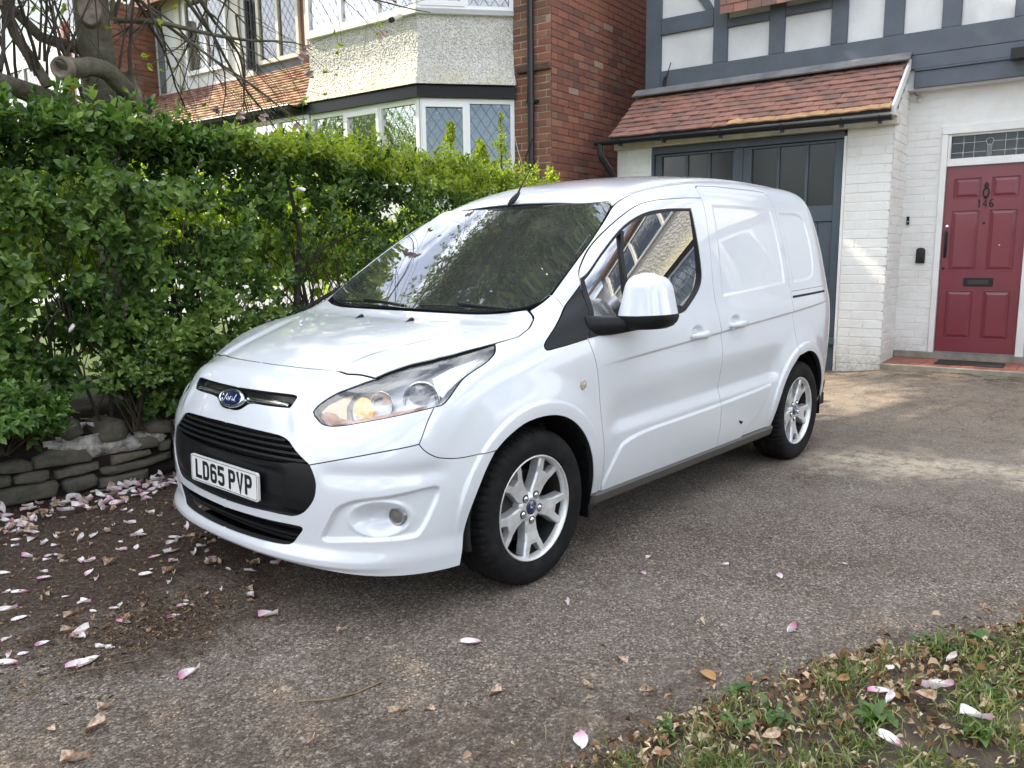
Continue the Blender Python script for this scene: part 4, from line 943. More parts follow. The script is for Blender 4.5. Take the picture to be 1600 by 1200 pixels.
def stone_wall():
    Wl = empty('stone_wall', (0, -2.05, 0)); tag(Wl, 'low dry stone retaining wall with two rounded boulders and white lime mortar below the hedge', 'wall')
    Rr = random.Random(4)
    def stone(poly, y=-1.955, dep=.16, bulge=.022):
        cx = sum(p[0] for p in poly)/len(poly); cz = sum(p[1] for p in poly)/len(poly)
        q = MB(); n = len(poly); P = []
        # subdivide outline a little
        pts = []
        for i in range(n):
            a, b_ = poly[i], poly[(i+1) % n]
            for t in (0, .34, .67): pts.append((a[0]+(b_[0]-a[0])*t+Rr.uniform(-.002, .002), a[1]+(b_[1]-a[1])*t+Rr.uniform(-.002, .002)))
        m = len(pts); sh = lambda k, yy: [(cx+(x-cx)*k, yy+.006*noise.noise(Vector((x*18, z*18, cx*9))), cz+(z-cz)*k) for x, z in pts]
        rings = [sh(1.0, y-dep), sh(1.0, y-.022), sh(.975, y-.007), sh(.90, y+.003), sh(.72, y+bulge*.55), sh(.35, y+bulge*.7)]
        q.add([v for r in rings for v in r], [(r*m+i, r*m+(i+1) % m, (r+1)*m+(i+1) % m, (r+1)*m+i) for r in range(5) for i in range(m)]+[tuple(range(5*m, 6*m)), tuple(range(m))[::-1]], 0, True)
        return q.build('stone', M_STONE, Wl, recalc=True)
    for k, pl in STN.items(): stone(pl, y=-1.955+Rr.uniform(-.008, .006), bulge=.05 if k in 'gh' else .02)
    # the rest of the wall, hidden or beyond the frame, in rough courses
    for x_lo, x_hi in ((-3.9, .155), (1.37, 2.6)):
        z = .01
        for r in range(5):
            h = Rr.uniform(.055, .085); x = x_lo+Rr.uniform(0, .1)
            while x < x_hi:
                w = Rr.uniform(.16, .40); x2 = min(x+w, x_hi)
                if x2-x > .07: stone([(x2-.008, z+.006), (x2-.006, z+h-.004), ((x+x2)/2, z+h+Rr.uniform(-.006, .006)), (x+.004, z+h-.006), (x+.006, z+.004)])
                x = x2
            z += h
    # mortar: an uneven sheet behind and between the stones
    q = MB(); nx, nz = 300, 26; V = []
    for j in range(nz+1):
        for i in range(nx+1):
            x = -3.95+6.6*i/nx; z = -.02+.40*j/nz
            hi = .34+.03*noise.noise(Vector((x*4, 0, 0)))
            z = min(z, hi); dsp = .02*noise.noise(Vector((x*9, z*14, 2)))+.012*noise.noise(Vector((x*30, z*30, 5)))
            lime = math.exp(-(((x-.66)/.20)**2+((z-.30)/.075)**2))+.8*math.exp(-(((x-.46)/.2)**2+((z-.235)/.04)**2))+.5*math.exp(-(((x-.27)/.09)**2+((z-.27)/.07)**2))
            V.append((x, -1.995+dsp+.045*min(1, lime*1.3), z))
    q.add(V, [(j*(nx+1)+i, j*(nx+1)+i+1, (j+1)*(nx+1)+i+1, (j+1)*(nx+1)+i) for j in range(nz) for i in range(nx)], 0, True)
    me = q.mesh('mortar', [M_SOIL, M_LIME])
    for p in me.polygons:
        x, y, z = p.center
        lime = math.exp(-(((x-.66)/.20)**2+((z-.30)/.075)**2))+.8*math.exp(-(((x-.46)/.2)**2+((z-.235)/.04)**2))+.5*math.exp(-(((x-.27)/.09)**2+((z-.27)/.07)**2))+.22*noise.noise(Vector((x*20, z*30, 0)))
        if lime > .36: p.material_index = 1
    link('mortar', me, Wl)
stone_wall()
# planting bed and garden ground beyond
def bed():
    q = MB(); xs = np.arange(-4.2, 3.4, .07); ys = list(np.arange(-1.99, -2.95, -.08))+[-3.4, -4.2, -6, -9, -14, -30]; V = []
    for x in xs:
        for y in ys:
            z = .335+.07*min(1, (-1.99-y)/.5)+(.025*noise.noise(Vector((x*4, y*4, 0))) if y > -3.2 else 0)
            V.append((x, y, z))
    n = len(ys); F = [(i*n+j, i*n+j+1, (i+1)*n+j+1, (i+1)*n+j) for i in range(len(xs)-1) for j in range(n-1)]
    q.add(V, F, 0, True); me = q.mesh('planting_bed', [M_SOIL, m_lawn()])
    for p in me.polygons:
        if p.center.y < -3.0: p.material_index = 1
    tag(link('planting_bed', me), 'dark leaf strewn soil bed under the hedge', kind='structure')
    me = bpy.data.meshes.new('garden_lawn'); me.from_pydata([(3.33, -1.99, .33), (30, -1.99, .33), (30, -40, .33), (3.33, -40, .33), (-4.2, -3.0, .40), (-40, -5.2, .40), (-40, -40, .40), (-4.2, -40, .40)], [], [(0, 3, 2, 1), (4, 7, 6, 5)]); me.materials.append(bpy.data.materials['lawn']); tag(link('garden_lawn', me), 'sunlit garden lawn beyond the hedge', kind='structure')
def m_lawn():
    m = mat('lawn', (.07, .12, .02), .9); N = NT(m); p = N.pos(); N.base(N.mix(N.ramp(N.noise(p, 30, 5, .7), [(.4, 0), (.65, 1)]), (.045, .085, .015), (.13, .18, .035))); N.bump(N.noise(p, 80, 5, .7), 1., .03); return m
bed()
# sunlit shrubs in the garden, seen through the hedge
gl_ = [(.1, -3.9, 1.35, .95, 'tall yellow green garden shrub glimpsed behind the hedge beside the magnolia trunk'), (-1.25, -4.5, 1.45, .95, 'yellow green garden shrub behind the thin part of the hedge, below the bay window'), (-2.4, -4.1, 1.3, .95, 'round yellow green garden shrub behind the hedge nearest the bay window'), (-3.5, -3.6, 1.1, .7, 'yellow green garden shrub at the foot of the bay window behind the hedge'), (.9, -4.6, 1.2, .8, 'yellow green garden shrub behind the far left of the hedge')]
for i, (x, y, z, r, lb) in enumerate(gl_): shrub('garden_shrub', lb, (x, y, z), (r, .6, r*1.15), 1100, 40+i, .085, M_GL)
# tall bright shoots standing above the hedge in front of the bay
def shoot(x, y, z0, h, label, seedv, w=.13, n=70):
    R = np.random.default_rng(seedv); t = R.random(n); C = np.stack([x+R.normal(0, 1, n)*w*(1.05-t)*.6, y+R.normal(0, 1, n)*w*(1.05-t)*.6, z0+h*t], 1)
    D = np.stack([R.normal(0, .5, n), R.normal(0, .5, n), .8+R.normal(0, .2, n)], 1)
    H = empty('shoot', (x, y, z0)); tag(H, label, 'plant')
    P, A, U, L, W = sprigs(C, D, 6, .040, .7, .05, seedv); o = link('foliage', leaves_mesh('foliage', P, A, U, L, W, M_HLY), H); o['kind'] = 'stuff'
    q = MB(); q.tube([(x, y, 1.6), (x, y, z0), (x+.01, y, z0+h)], [.008, .006, .003], 5); q.build('stem', M_STEM, H)

# ------------------------------------------------------------------ van base surface (half, y > 0), limit surface of a cage
def van_base():
    # columns wrap from the nose centre round the side to the tail centre; 10 points each, bottom to top
    Z0 = [.215,.32,.43,.56,.68,.775,.825,.865,.893,.912]
    X0 = [.868,.872,.876,.874,.852,.815,.790,.762,.730,.692]
    cols = []
    def nose(y, dx, dz, top):
        c = [(X0[j]-dx[j], y, Z0[j]-dz*(j/9.0)) for j in range(9)]; c.append(top); return c
    cols.append(nose(0.0, [0]*10, 0, (.692,0,.912)))
    cols.append(nose(.20, [.006]*10, .002, (.686,.18,.910)))
    cols.append(nose(.42, [.035,.034,.032,.032,.035,.038,.04,.04,.04,.04], .008, (.655,.36,.903)))
    cols.append([(.745,.66,.200),(.752,.665,.32),(.756,.665,.43),(.755,.66,.56),(.735,.645,.67),(.705,.62,.745),(.682,.60,.79),(.655,.58,.83),(.625,.56,.862),(.590,.535,.888)])
    cols.append([(.600,.795,.186),(.620,.80,.32),(.625,.80,.44),(.620,.795,.58),(.600,.785,.70),(.57,.765,.78),(.550,.740,.83),(.525,.705,.872),(.497,.670,.902),(.468,.635,.928)])
    cols.append([(.43,.865,.185),(.45,.87,.33),(.45,.872,.46),(.45,.872,.60),(.44,.865,.73),(.42,.845,.82),(.40,.82,.875),(.375,.785,.918),(.350,.745,.950),(.325,.70,.972)])
    cols.append([(.20,.875,.190),(.21,.885,.34),(.21,.895,.48),(.21,.900,.63),(.21,.897,.77),(.205,.882,.87),(.20,.855,.935),(.185,.82,.975),(.165,.78,1.003),(.145,.735,1.022)])
    cols.append([(-.04,.87,.24),(-.04,.888,.35),(-.04,.900,.50),(-.04,.908,.66),(-.04,.908,.82),(-.045,.896,.93),(-.045,.868,1.00),(-.04,.825,1.035),(-.03,.782,1.046),(-.01,.748,1.052)])
    cols.append([(-.32,.868,.24),(-.32,.890,.36),(-.32,.903,.52),(-.32,.912,.69),(-.32,.915,.86),(-.32,.902,.985),(-.31,.875,1.065),(-.28,.835,1.105),(-.23,.795,1.108),(-.165,.755,1.098)])
    cols.append([(-.62,.866,.24),(-.62,.890,.36),(-.62,.905,.52),(-.62,.913,.70),(-.62,.917,.88),(-.61,.903,1.01),(-.60,.878,1.09),(-.56,.845,1.17),(-.48,.797,1.219),(-.385,.748,1.250)])
    cols.append([(-.95,.866,.24),(-.95,.890,.36),(-.95,.905,.52),(-.95,.914,.70),(-.95,.918,.88),(-.94,.904,1.02),(-.92,.880,1.10),(-.86,.835,1.26),(-.75,.768,1.350),(-.62,.715,1.402)])
    cols.append([(-1.30,.866,.24),(-1.30,.890,.36),(-1.30,.905,.52),(-1.30,.914,.70),(-1.30,.918,.88),(-1.29,.905,1.02),(-1.27,.881,1.10),(-1.16,.832,1.30),(-1.0,.758,1.460),(-.86,.688,1.537)])
    cols.append([(-1.62,.866,.24),(-1.62,.890,.36),(-1.62,.905,.52),(-1.62,.914,.70),(-1.62,.918,.88),(-1.61,.905,1.02),(-1.60,.881,1.10),(-1.50,.830,1.32),(-1.32,.752,1.525),(-1.12,.655,1.625)])
    cols.append([(-1.95,.866,.24),(-1.95,.890,.36),(-1.95,.905,.52),(-1.95,.914,.70),(-1.95,.918,.88),(-1.95,.905,1.02),(-1.93,.881,1.10),(-1.83,.829,1.33),(-1.66,.752,1.56),(-1.47,.652,1.695)])
    def side(x, yo, xt, zt, yt):
        r=[]
        for j,(z,y) in enumerate(zip([.24,.36,.52,.70,.88,1.02,1.10,1.335,1.565,zt],[.866,.890,.905,.914,.917,.904,.881,.829,.755,yt])):
            a = max(0,(j-5)/4.0)
            r.append((x+(xt-x)*a, y-yo*(1 if j<9 else 0), z))
        return r
    cols.append(side(-2.25,.000,-1.88,1.735,.655))
    cols.append(side(-2.60,.001,-2.33,1.748,.655))
    cols.append(side(-2.95,.020,-2.76,1.742,.655))
    # tail corner
    cols.append([(-3.20,.805,.26),(-3.23,.827,.38),(-3.24,.842,.54),(-3.24,.852,.72),(-3.235,.856,.88),(-3.225,.847,1.02),(-3.205,.827,1.12),(-3.175,.790,1.34),(-3.125,.738,1.57),(-3.06,.662,1.738)])
    cols.append([(-3.40,.70,.28),(-3.42,.72,.40),(-3.425,.73,.56),(-3.42,.738,.73),(-3.415,.742,.89),(-3.405,.737,1.03),(-3.395,.722,1.13),(-3.35,.69,1.35),(-3.285,.648,1.56),(-3.21,.592,1.70)])
    tl=[-3.50,-3.515,-3.52,-3.515,-3.505,-3.49,-3.475,-3.42,-3.345,-3.25]
    tz=[.29,.41,.57,.74,.90,1.03,1.13,1.35,1.55,1.70]
    cols.append([(tl[j]+.01,.50-.01*j,tz[j]) for j in range(9)]+[(-3.24,.43,1.705)])
    cols.append([(tl[j],.25,tz[j]) for j in range(9)]+[(-3.255,.21,1.715)])
    cols.append([(tl[j],0,tz[j]) for j in range(9)]+[(-3.26,0,1.718)])
    NC=len(cols)
    verts=[]; idx={}
    for i,c in enumerate(cols):
        for j,pnt in enumerate(c): idx[(i,j)]=len(verts); verts.append(pnt)
    faces=[]
    for i in range(NC-1):
        for j in range(9): faces.append((idx[i,j],idx[i+1,j],idx[i+1,j+1],idx[i,j+1]))
    # top strip rows between nose column 3 and tail corner column NC-4 ; k=0,1,2 then edge
    top=[
     [(.555,0,.962),(.550,.20,.960),(.525,.42,.950)],
     [(.385,0,1.003),(.380,.22,1.001),(.360,.46,.992)],
     [(.200,0,1.036),(.195,.24,1.035),(.175,.49,1.030)],
     [(.050,0,1.058),(.045,.25,1.058),(.020,.50,1.058)],
     [(-.065,0,1.083),(-.075,.25,1.085),(-.115,.51,1.093)],
     [(-.300,0,1.228),(-.308,.245,1.230),(-.345,.49,1.234)],
     [(-.535,0,1.374),(-.543,.235,1.376),(-.580,.47,1.380)],
     [(-.765,0,1.515),(-.775,.225,1.516),(-.812,.45,1.518)],
     [(-1.02,0,1.684),(-1.025,.22,1.681),(-1.05,.44,1.665)],
     [(-1.40,0,1.765),(-1.40,.22,1.761),(-1.42,.44,1.742)],
     [(-1.85,0,1.812),(-1.85,.22,1.807),(-1.86,.44,1.785)],
     [(-2.30,0,1.832),(-2.30,.22,1.827),(-2.31,.44,1.802)],
     [(-2.72,0,1.826),(-2.72,.22,1.821),(-2.73,.44,1.795)],
     [(-3.04,0,1.800),(-3.04,.22,1.795),(-3.04,.42,1.775)],
    ]
    rows=[[idx[0,9],idx[1,9],idx[2,9],idx[3,9]]]
    for m,t in enumerate(top):
        r=[]
        for q in t: r.append(len(verts)); verts.append(q)
        r.append(idx[4+m,9]); rows.append(r)
    rows.append([idx[NC-1,9],idx[NC-2,9],idx[NC-3,9],idx[NC-4,9]])
    assert 4+len(top)==NC-4,(len(top),NC)
    for a,b in zip(rows[:-1],rows[1:]):
        for k in range(3): faces.append((a[k],a[k+1],b[k+1],b[k]))
    # mirror to have a smooth centre line
    nv=len(verts); mm={}
    for i in range(nv):
        if abs(verts[i][1])<1e-6: mm[i]=i
        else: mm[i]=len(verts); verts.append((verts[i][0],-verts[i][1],verts[i][2]))
    faces+= [tuple(mm[v] for v in reversed(f)) for f in faces]
    tgt=np.array(verts); cage=tgt.copy()
    me=bpy.data.meshes.new('cage'); me.from_pydata(verts,[],faces); me.update()
    bm=bmesh.new(); bm.from_mesh(me); bmesh.ops.recalc_face_normals(bm,faces=bm.faces[:]); bm.to_mesh(me); bm.free()
    ob=bpy.data.objects.new('cage',me); S.collection.objects.link(ob)
    md=ob.modifiers.new('s','SUBSURF'); md.use_limit_surface=True; md.levels=1; md.boundary_smooth='ALL'; md.quality=6
    def ev():
        dg=bpy.context.evaluated_depsgraph_get(); return ob.evaluated_get(dg).to_mesh()
    for it in range(2):
        me.vertices.foreach_set('co',cage.ravel()); me.update(); bpy.context.view_layer.update()
        e=ev(); co=np.empty(len(e.vertices)*3); e.vertices.foreach_get('co',co); co=co.reshape(-1,3)[:len(cage)]
        cage+= .7*(tgt-co)
        cage[:nv][np.abs(tgt[:nv,1])<1e-6,1]=0
    me.vertices.foreach_set('co',cage.ravel()); me.update()
    md.levels=5; md.quality=6; bpy.context.view_layer.update()
    e=ev()
    base=bpy.data.meshes.new_from_object(ob.evaluated_get(bpy.context.evaluated_depsgraph_get()))
    bpy.data.objects.remove(ob)
    return base

# ------------------------------------------------------------------ the van
BASE = van_base()
def _prep():
    me = BASE
    nv = len(me.vertices); co = np.empty(nv*3); me.vertices.foreach_get('co', co); co = co.reshape(-1, 3)
    nn = np.empty(nv*3); me.vertices.foreach_get('normal', nn); nn = nn.reshape(-1, 3)
    fl = np.empty(len(me.polygons)*4, dtype=np.int32); me.polygons.foreach_get('vertices', fl); fl = fl.reshape(-1, 4)
    keep = (co[fl[:, 0], 1] > -.06) | (co[fl[:, 2], 1] > -.06)
    fl = fl[keep]
    bv = BVHTree.FromPolygons([tuple(c) for c in co], [tuple(int(i) for i in f) for f in fl])
    # make normals outward
    i = int(np.argmax(co[:, 1]))
    sg = 1 if nn[i, 1] > 0 else -1
    return co, nn*sg, fl, bv
B_CO, B_NN, B_FL, B_BV = _prep()
RC = .52; UC = .35 + RC*math.pi/2 + .40; RT = .50
def _hit(o, d):
    h = B_BV.ray_cast(Vector(o), Vector(d))
    for k in range(4):
        h2 = B_BV.ray_cast(Vector(o)+Vector((1.3e-4, -.7e-4, .9e-4))*(k-1.5), Vector(d))
        if h2[0] is not None and (h[0] is None or h2[3] < h[3]-4e-4): h = h2
        if k == 1 and h[0] is not None: break
    if h[0] is None: h = B_BV.find_nearest(Vector(o) + Vector(d)*.3)
    p = h[0]; f = B_FL[h[2]]; c = B_CO[f]
    w = np.array([1/(1e-9+((c[k][0]-p.x)**2+(c[k][1]-p.y)**2+(c[k][2]-p.z)**2)) for k in range(4)])
    n = (B_NN[f]*w[:, None]).sum(0); n /= np.linalg.norm(n)
    return np.array(p), n
def fW(s, z):
    if s > .35:
        a = (s-.35)/RC
        if a <= math.pi/2: n = (math.sin(a), math.cos(a), 0); c = (.35, .40)
        else: n = (1, 0, 0); c = (.35, max(0.0, .40-(s-.35-RC*math.pi/2)))
        o = (c[0]+(RC+.3)*n[0], c[1]+(RC+.3)*n[1], z)
        if a > math.pi/2: o = (1.3, c[1], z)
    elif s > -3.05: n = (0, 1, 0); o = (s, 1.3, z)
    else:
        a = (-3.05-s)/RT
        if a <= math.pi/2: n = (-math.sin(a), math.cos(a), 0); o = (-3.05+(RT+.3)*n[0], .40+(RT+.3)*n[1], z)
        else: n = (-1, 0, 0); o = (-3.9, max(0.0, .40-(-3.05-s-RT*math.pi/2)), z)
    return _hit(o, (-n[0], -n[1], 0))
def fT(x, y): return _hit((x, y, 2.3), (0, 0, -1))
def W_of(P):
    x = P[:, 0]; y = np.abs(P[:, 1])
    a = np.arctan2(x-.35, np.maximum(y-.40, 1e-6))
    return np.where(x <= .35, x, np.where(y <= .40, .35+RC*math.pi/2+.40-y, .35+RC*a))
def sstep(t): t = np.clip(t, 0, 1); return t*t*(3-2*t)
def sdf(poly, U, V):
    """signed distance, negative inside"""
    p = np.array(poly); q = np.roll(p, -1, 0); d = np.full(U.shape, 1e9); ins = np.zeros(U.shape, bool)
    for (x0, y0), (x1, y1) in zip(p, q):
        ex, ey = x1-x0, y1-y0; L = ex*ex+ey*ey+1e-12
        t = np.clip(((U-x0)*ex+(V-y0)*ey)/L, 0, 1)
        d = np.minimum(d, (U-x0-t*ex)**2+(V-y0-t*ey)**2)
        if y0 != y1:
            c = ((y0 > V) != (y1 > V)) & (U < (x1-x0)*(V-y0)/(y1-y0)+x0); ins ^= c
    return np.sqrt(d)*np.where(ins, -1, 1)
def curve(pts, step=.012):
    """pts: (u,v) or (u,v,'s') with sharp corners; Catmull-Rom between sharp points. returns dense open polyline"""
    out = []; n = len(pts); seg = []
    cuts = [0]+[i for i in range(1, n-1) if len(pts[i]) > 2]+[n-1]
    for a, b in zip(cuts[:-1], cuts[1:]):
        P = [np.array(pts[i][:2], float) for i in range(a, b+1)]
        if len(P) == 2:
            m = max(1, int(np.linalg.norm(P[1]-P[0])/step))
            for k in range(m): out.append(P[0]+(P[1]-P[0])*k/m)
            continue
        E = [2*P[0]-P[1]]+P+[2*P[-1]-P[-2]]
        for i in range(1, len(E)-2):
            p0, p1, p2, p3 = E[i-1:i+3]
            t0 = 0; t1 = t0+max(np.linalg.norm(p1-p0), 1e-4)**.5; t2 = t1+max(np.linalg.norm(p2-p1), 1e-4)**.5; t3 = t2+max(np.linalg.norm(p3-p2), 1e-4)**.5
            m = max(1, int(np.linalg.norm(p2-p1)/step))
            for k in range(m):
                t = t1+(t2-t1)*k/m
                A1 = (t1-t)/(t1-t0)*p0+(t-t0)/(t1-t0)*p1; A2 = (t2-t)/(t2-t1)*p1+(t-t1)/(t2-t1)*p2; A3 = (t3-t)/(t3-t2)*p2+(t-t2)/(t3-t2)*p3
                B1 = (t2-t)/(t2-t0)*A1+(t-t0)/(t2-t0)*A2; B2 = (t3-t)/(t3-t1)*A2+(t-t1)/(t3-t1)*A3
                out.append((t2-t)/(t2-t1)*B1+(t-t1)/(t2-t1)*B2)
    out.append(np.array(pts[-1][:2], float))
    return out
def loop(*curves):
    """chain open point lists (each curve() or raw) into a closed ring without duplicates"""
    r = []
    for c in curves:
        for p in c:
            p = np.array(p[:2], float)
            if not r or np.linalg.norm(r[-1]-p) > 1e-4: r.append(p)
    if np.linalg.norm(r[0]-r[-1]) < 1e-4: r.pop()
    return np.array(r)
def inset(ring, d, fix):
    p = ring; a = p-np.roll(p, 1, 0); b = np.roll(p, -1, 0)-p
    a /= np.linalg.norm(a, axis=1)[:, None]; b /= np.linalg.norm(b, axis=1)[:, None]
    area = .5*np.sum(p[:, 0]*np.roll(p[:, 1], -1)-np.roll(p[:, 0], -1)*p[:, 1])
    sg = 1 if area > 0 else -1
    na = np.stack([-a[:, 1], a[:, 0]], 1)*sg; nb = np.stack([-b[:, 1], b[:, 0]], 1)*sg
    m = na+nb; l = np.maximum((m**2).sum(1), .6)
    q = p+2*m/l[:, None]*d*.5*2/2*1.0
    if fix is not None:
        on = fix(p)
        q[on] = p[on]
    return q
NPAN = [0]
def densify(r, st):
    out = []
    for a, b in zip(r, np.roll(r, -1, 0)):
        m = max(1, int(round(np.linalg.norm(b-a)/st)))
        for k in range(m): out.append(a+(b-a)*k/m)
    return np.array(out)
def rows(poly, offs, sp=.009, closed=False):
    p = np.array([q[:2] for q in poly], float)
    if closed: p = np.vstack([p, p[:1]])
    out = []
    d = densify(p, sp)[:-1] if not closed else densify(p[:-1], sp)
    t = np.roll(d, -1, 0)-np.roll(d, 1, 0)
    if not closed: t[0] = d[1]-d[0]; t[-1] = d[-1]-d[-2]
    t /= np.linalg.norm(t, axis=1)[:, None]+1e-12; n = np.stack([-t[:, 1], t[:, 0]], 1)
    for k, o in enumerate(offs): out.append(d+n*o)
    return np.vstack(out)
def panel(name, ring, mats, parent, dom='W', holes=(), disp=None, step=.016, gap=.0040, flange=.016, d0=0., centre=False, mirror=True, feats=(), darkgap=True, fit=False, grid_off=0.0, label=None):
    """a body panel cut from the van's surface. ring: closed 2-D outline in the wrap domain W (s,z) or the top domain T (x,y)"""
    f = fW if dom == 'W' else fT
    cval = UC if dom == 'W' else 0.0; cax = 0 if dom == 'W' else 1
    fix = (lambda p: np.abs(p[:, cax]-cval) < 1e-4) if centre else None
    ring = densify(np.array(ring), step*.8)
    rings = [inset(ring, gap, fix)]+[inset(densify(np.array(h), step*.8), -gap, fix) for h in holes]
    allp = []; edges = []
    for r in rings:
        n0 = len(allp); allp += [tuple(q) for q in r]; edges += [(n0+i, n0+(i+1) % len(r)) for i in range(len(r))]
    nb = len(allp)
    R = rings[0]; lo = R.min(0); hi = R.max(0)
    gu, gv = np.meshgrid(np.arange(lo[0]+step*.5, hi[0], step), np.arange(lo[1]+step*.5, hi[1], step*.94))
    gu = gu+(np.arange(gu.shape[0]) % 2)[:, None]*step*.5
    gu = gu.ravel(); gv = gv.ravel()
    d = sdf(R, gu, gv)
    for h in rings[1:]: d = np.maximum(d, -sdf(h, gu, gv))
    k = d < -step*.45
    gu, gv = gu[k], gv[k]
    if len(feats):
        fp = np.vstack(feats); dd = sdf(R, fp[:, 0], fp[:, 1])
        for h in rings[1:]: dd = np.maximum(dd, -sdf(h, fp[:, 0], fp[:, 1]))
        fp = fp[dd < -.003]
        if len(fp):
            near = np.zeros(len(gu), bool)
            for i in range(0, len(fp), 400):
                q = fp[i:i+400]; near |= (((gu[:, None]-q[None, :, 0])**2+(gv[:, None]-q[None, :, 1])**2) < .0052**2).any(1)
            gu = np.concatenate([gu[~near], fp[:, 0]]); gv = np.concatenate([gv[~near], fp[:, 1]])
    allp += list(zip(gu, gv))
    res = geometry.delaunay_2d_cdt([Vector(q) for q in allp], edges, [], 0, 1e-6)
    V2 = np.array([tuple(v) for v in res[0]]); T = np.array([t for t in res[2] if len(t) == 3])
    cen = V2[T].mean(1); dd = sdf(R, cen[:, 0], cen[:, 1])
    for h in rings[1:]: dd = np.maximum(dd, -sdf(h, cen[:, 0], cen[:, 1]))
    T = T[dd < 0]
    orig = res[3]
    P = np.empty((len(V2), 3)); N = np.empty((len(V2), 3))
    for i, (u, v) in enumerate(V2): P[i], N[i] = f(u, v)
    if fit:      # glass: a clean fitted sheet instead of the body surface
        a, b = (P[:, 0], P[:, 1]) if dom == 'T' else (P[:, 0], P[:, 2]); h_ = P[:, 2] if dom == 'T' else P[:, 1]
        am, bm_ = a.mean(), (0. if dom == 'T' else b.mean()); A_, B_ = a-am, b-bm_
        terms = [(0, 0), (1, 0), (2, 0), (3, 0), (0, 2), (1, 2), (0, 4)] if dom == 'T' else [(0, 0), (1, 0), (0, 1), (2, 0), (1, 1), (0, 2)]
        co_, *_r = np.linalg.lstsq(np.stack([A_**i*B_**j for i, j in terms], 1), h_, rcond=None)
        f_ = sum(k*A_**i*B_**j for k, (i, j) in zip(co_, terms)); fa = sum(k*i*A_**max(i-1, 0)*B_**j for k, (i, j) in zip(co_, terms)); fb = sum(k*j*A_**i*B_**max(j-1, 0) for k, (i, j) in zip(co_, terms))
        if dom == 'T': P[:, 2] = f_; N = np.stack([-fa, -fb, np.ones(len(fa))], 1)
        else: P[:, 1] = f_; N = np.stack([-fa, np.ones(len(fa)), -fb], 1)
        N /= np.linalg.norm(N, axis=1)[:, None]; print(name, 'fit', float(np.abs(f_-h_).max()))
    if centre:
        on = np.abs(V2[:, cax]-cval) < 1e-4
        P[on, 1] = 0; N[on, 1] = 0; N[on] /= np.linalg.norm(N[on], axis=1)[:, None]
    if disp is not None:
        ref = np.where(np.abs(N[:, 2:3]) < .9, [[0, 0, 1.]], [[1., 0, 0]])
        t1 = np.cross(N, ref); t1 /= np.linalg.norm(t1, axis=1)[:, None]; t2 = np.cross(N, t1)
        h = .0015
        D = disp(P); g1 = (disp(P+h*t1)-disp(P-h*t1))/(2*h); g2 = (disp(P+h*t2)-disp(P-h*t2))/(2*h)
        P = P+N*(D+d0)[:, None]
        N2 = N-g1[:, None]*t1-g2[:, None]*t2; N2 /= np.linalg.norm(N2, axis=1)[:, None]
    else:
        P = P+N*d0; N2 = N
    # orientation
    a = P[T[:, 1]]-P[T[:, 0]]; b = P[T[:, 2]]-P[T[:, 0]]
    a2 = V2[T[:, 1]]-V2[T[:, 0]]; b2 = V2[T[:, 2]]-V2[T[:, 0]]; ar = a2[:, 0]*b2[:, 1]-a2[:, 1]*b2[:, 0]
    ccw = ar > 0; T[~ccw] = T[~ccw][:, ::-1]
    s3 = (np.cross(a, b)*N[T[:, 0]]).sum(1)*np.where(ccw, 1, -1)
    if s3[np.abs(ar) > 1e-5].sum() < 0: T = T[:, ::-1].copy()
    verts = [tuple(q) for q in P]; faces = [tuple(int(i) for i in t) for t in T]; norms = [tuple(q) for q in N2]
    fn = [[norms[i] for i in t] for t in faces]
    # inward flange along every boundary edge (an edge used once), except along the centre line
    cnt = {}; dark = []
    for t in faces:
        for i in range(3):
            e = (t[i], t[(i+1) % 3]); cnt[e] = 1
    bmap = {}
    for (i, j) in list(cnt):
        if (j, i) in cnt: continue
        if centre and abs(V2[i][cax]-cval) < 1e-4 and abs(V2[j][cax]-cval) < 1e-4: continue
        for q in (i, j):
            if q not in bmap:
                lip = min(abs(flange)*.45, .0045)*(1 if flange > 0 else -1)
                bmap[q] = len(verts); verts.append(tuple(P[q]-N[q]*lip)); verts.append(tuple(P[q]-N[q]*flange))
        e = P[j]-P[i]; out = np.cross(e, N[i]); out /= (np.linalg.norm(out)+1e-12)
        faces.append((i, bmap[i], bmap[j], j)); fn.append([tuple(out)]*4)
        dark.append(len(faces)); faces.append((bmap[i], bmap[i]+1, bmap[j]+1, bmap[j])); fn.append([tuple(out)]*4)
    if centre:
        dark += [k+len(faces) for k in dark]
        n0 = len(verts); verts += [(x, -y, z) for x, y, z in verts]
        faces2 = [tuple(i+n0 for i in t[::-1]) for t in faces]
        fn2 = [[(a[0], -a[1], a[2]) for a in l[::-1]] for l in fn]
        faces += faces2; fn += fn2
    me = bpy.data.meshes.new(name); me.from_pydata(verts, [], faces)
    for m in (mats if isinstance(mats, (list, tuple)) else [mats]): me.materials.append(m)
    if mats is M_PAINT and darkgap:  # inner flange coloured dark to stand for shade in the panel gaps
        me.materials.append(M_DARK)
        for k in dark: me.polygons[k].material_index = 1
    me.polygons.foreach_set('use_smooth', [True]*len(faces))
    me.normals_split_custom_set([n for l in fn for n in l])
    me.update()
    NPAN[0] += len(faces)
    o = link(name, me, parent)
    if label: o['label'] = label
    if mirror and not centre:
        o2 = link(name, me, parent); o2.scale = (1, -1, 1)
        return o, o2
    return o

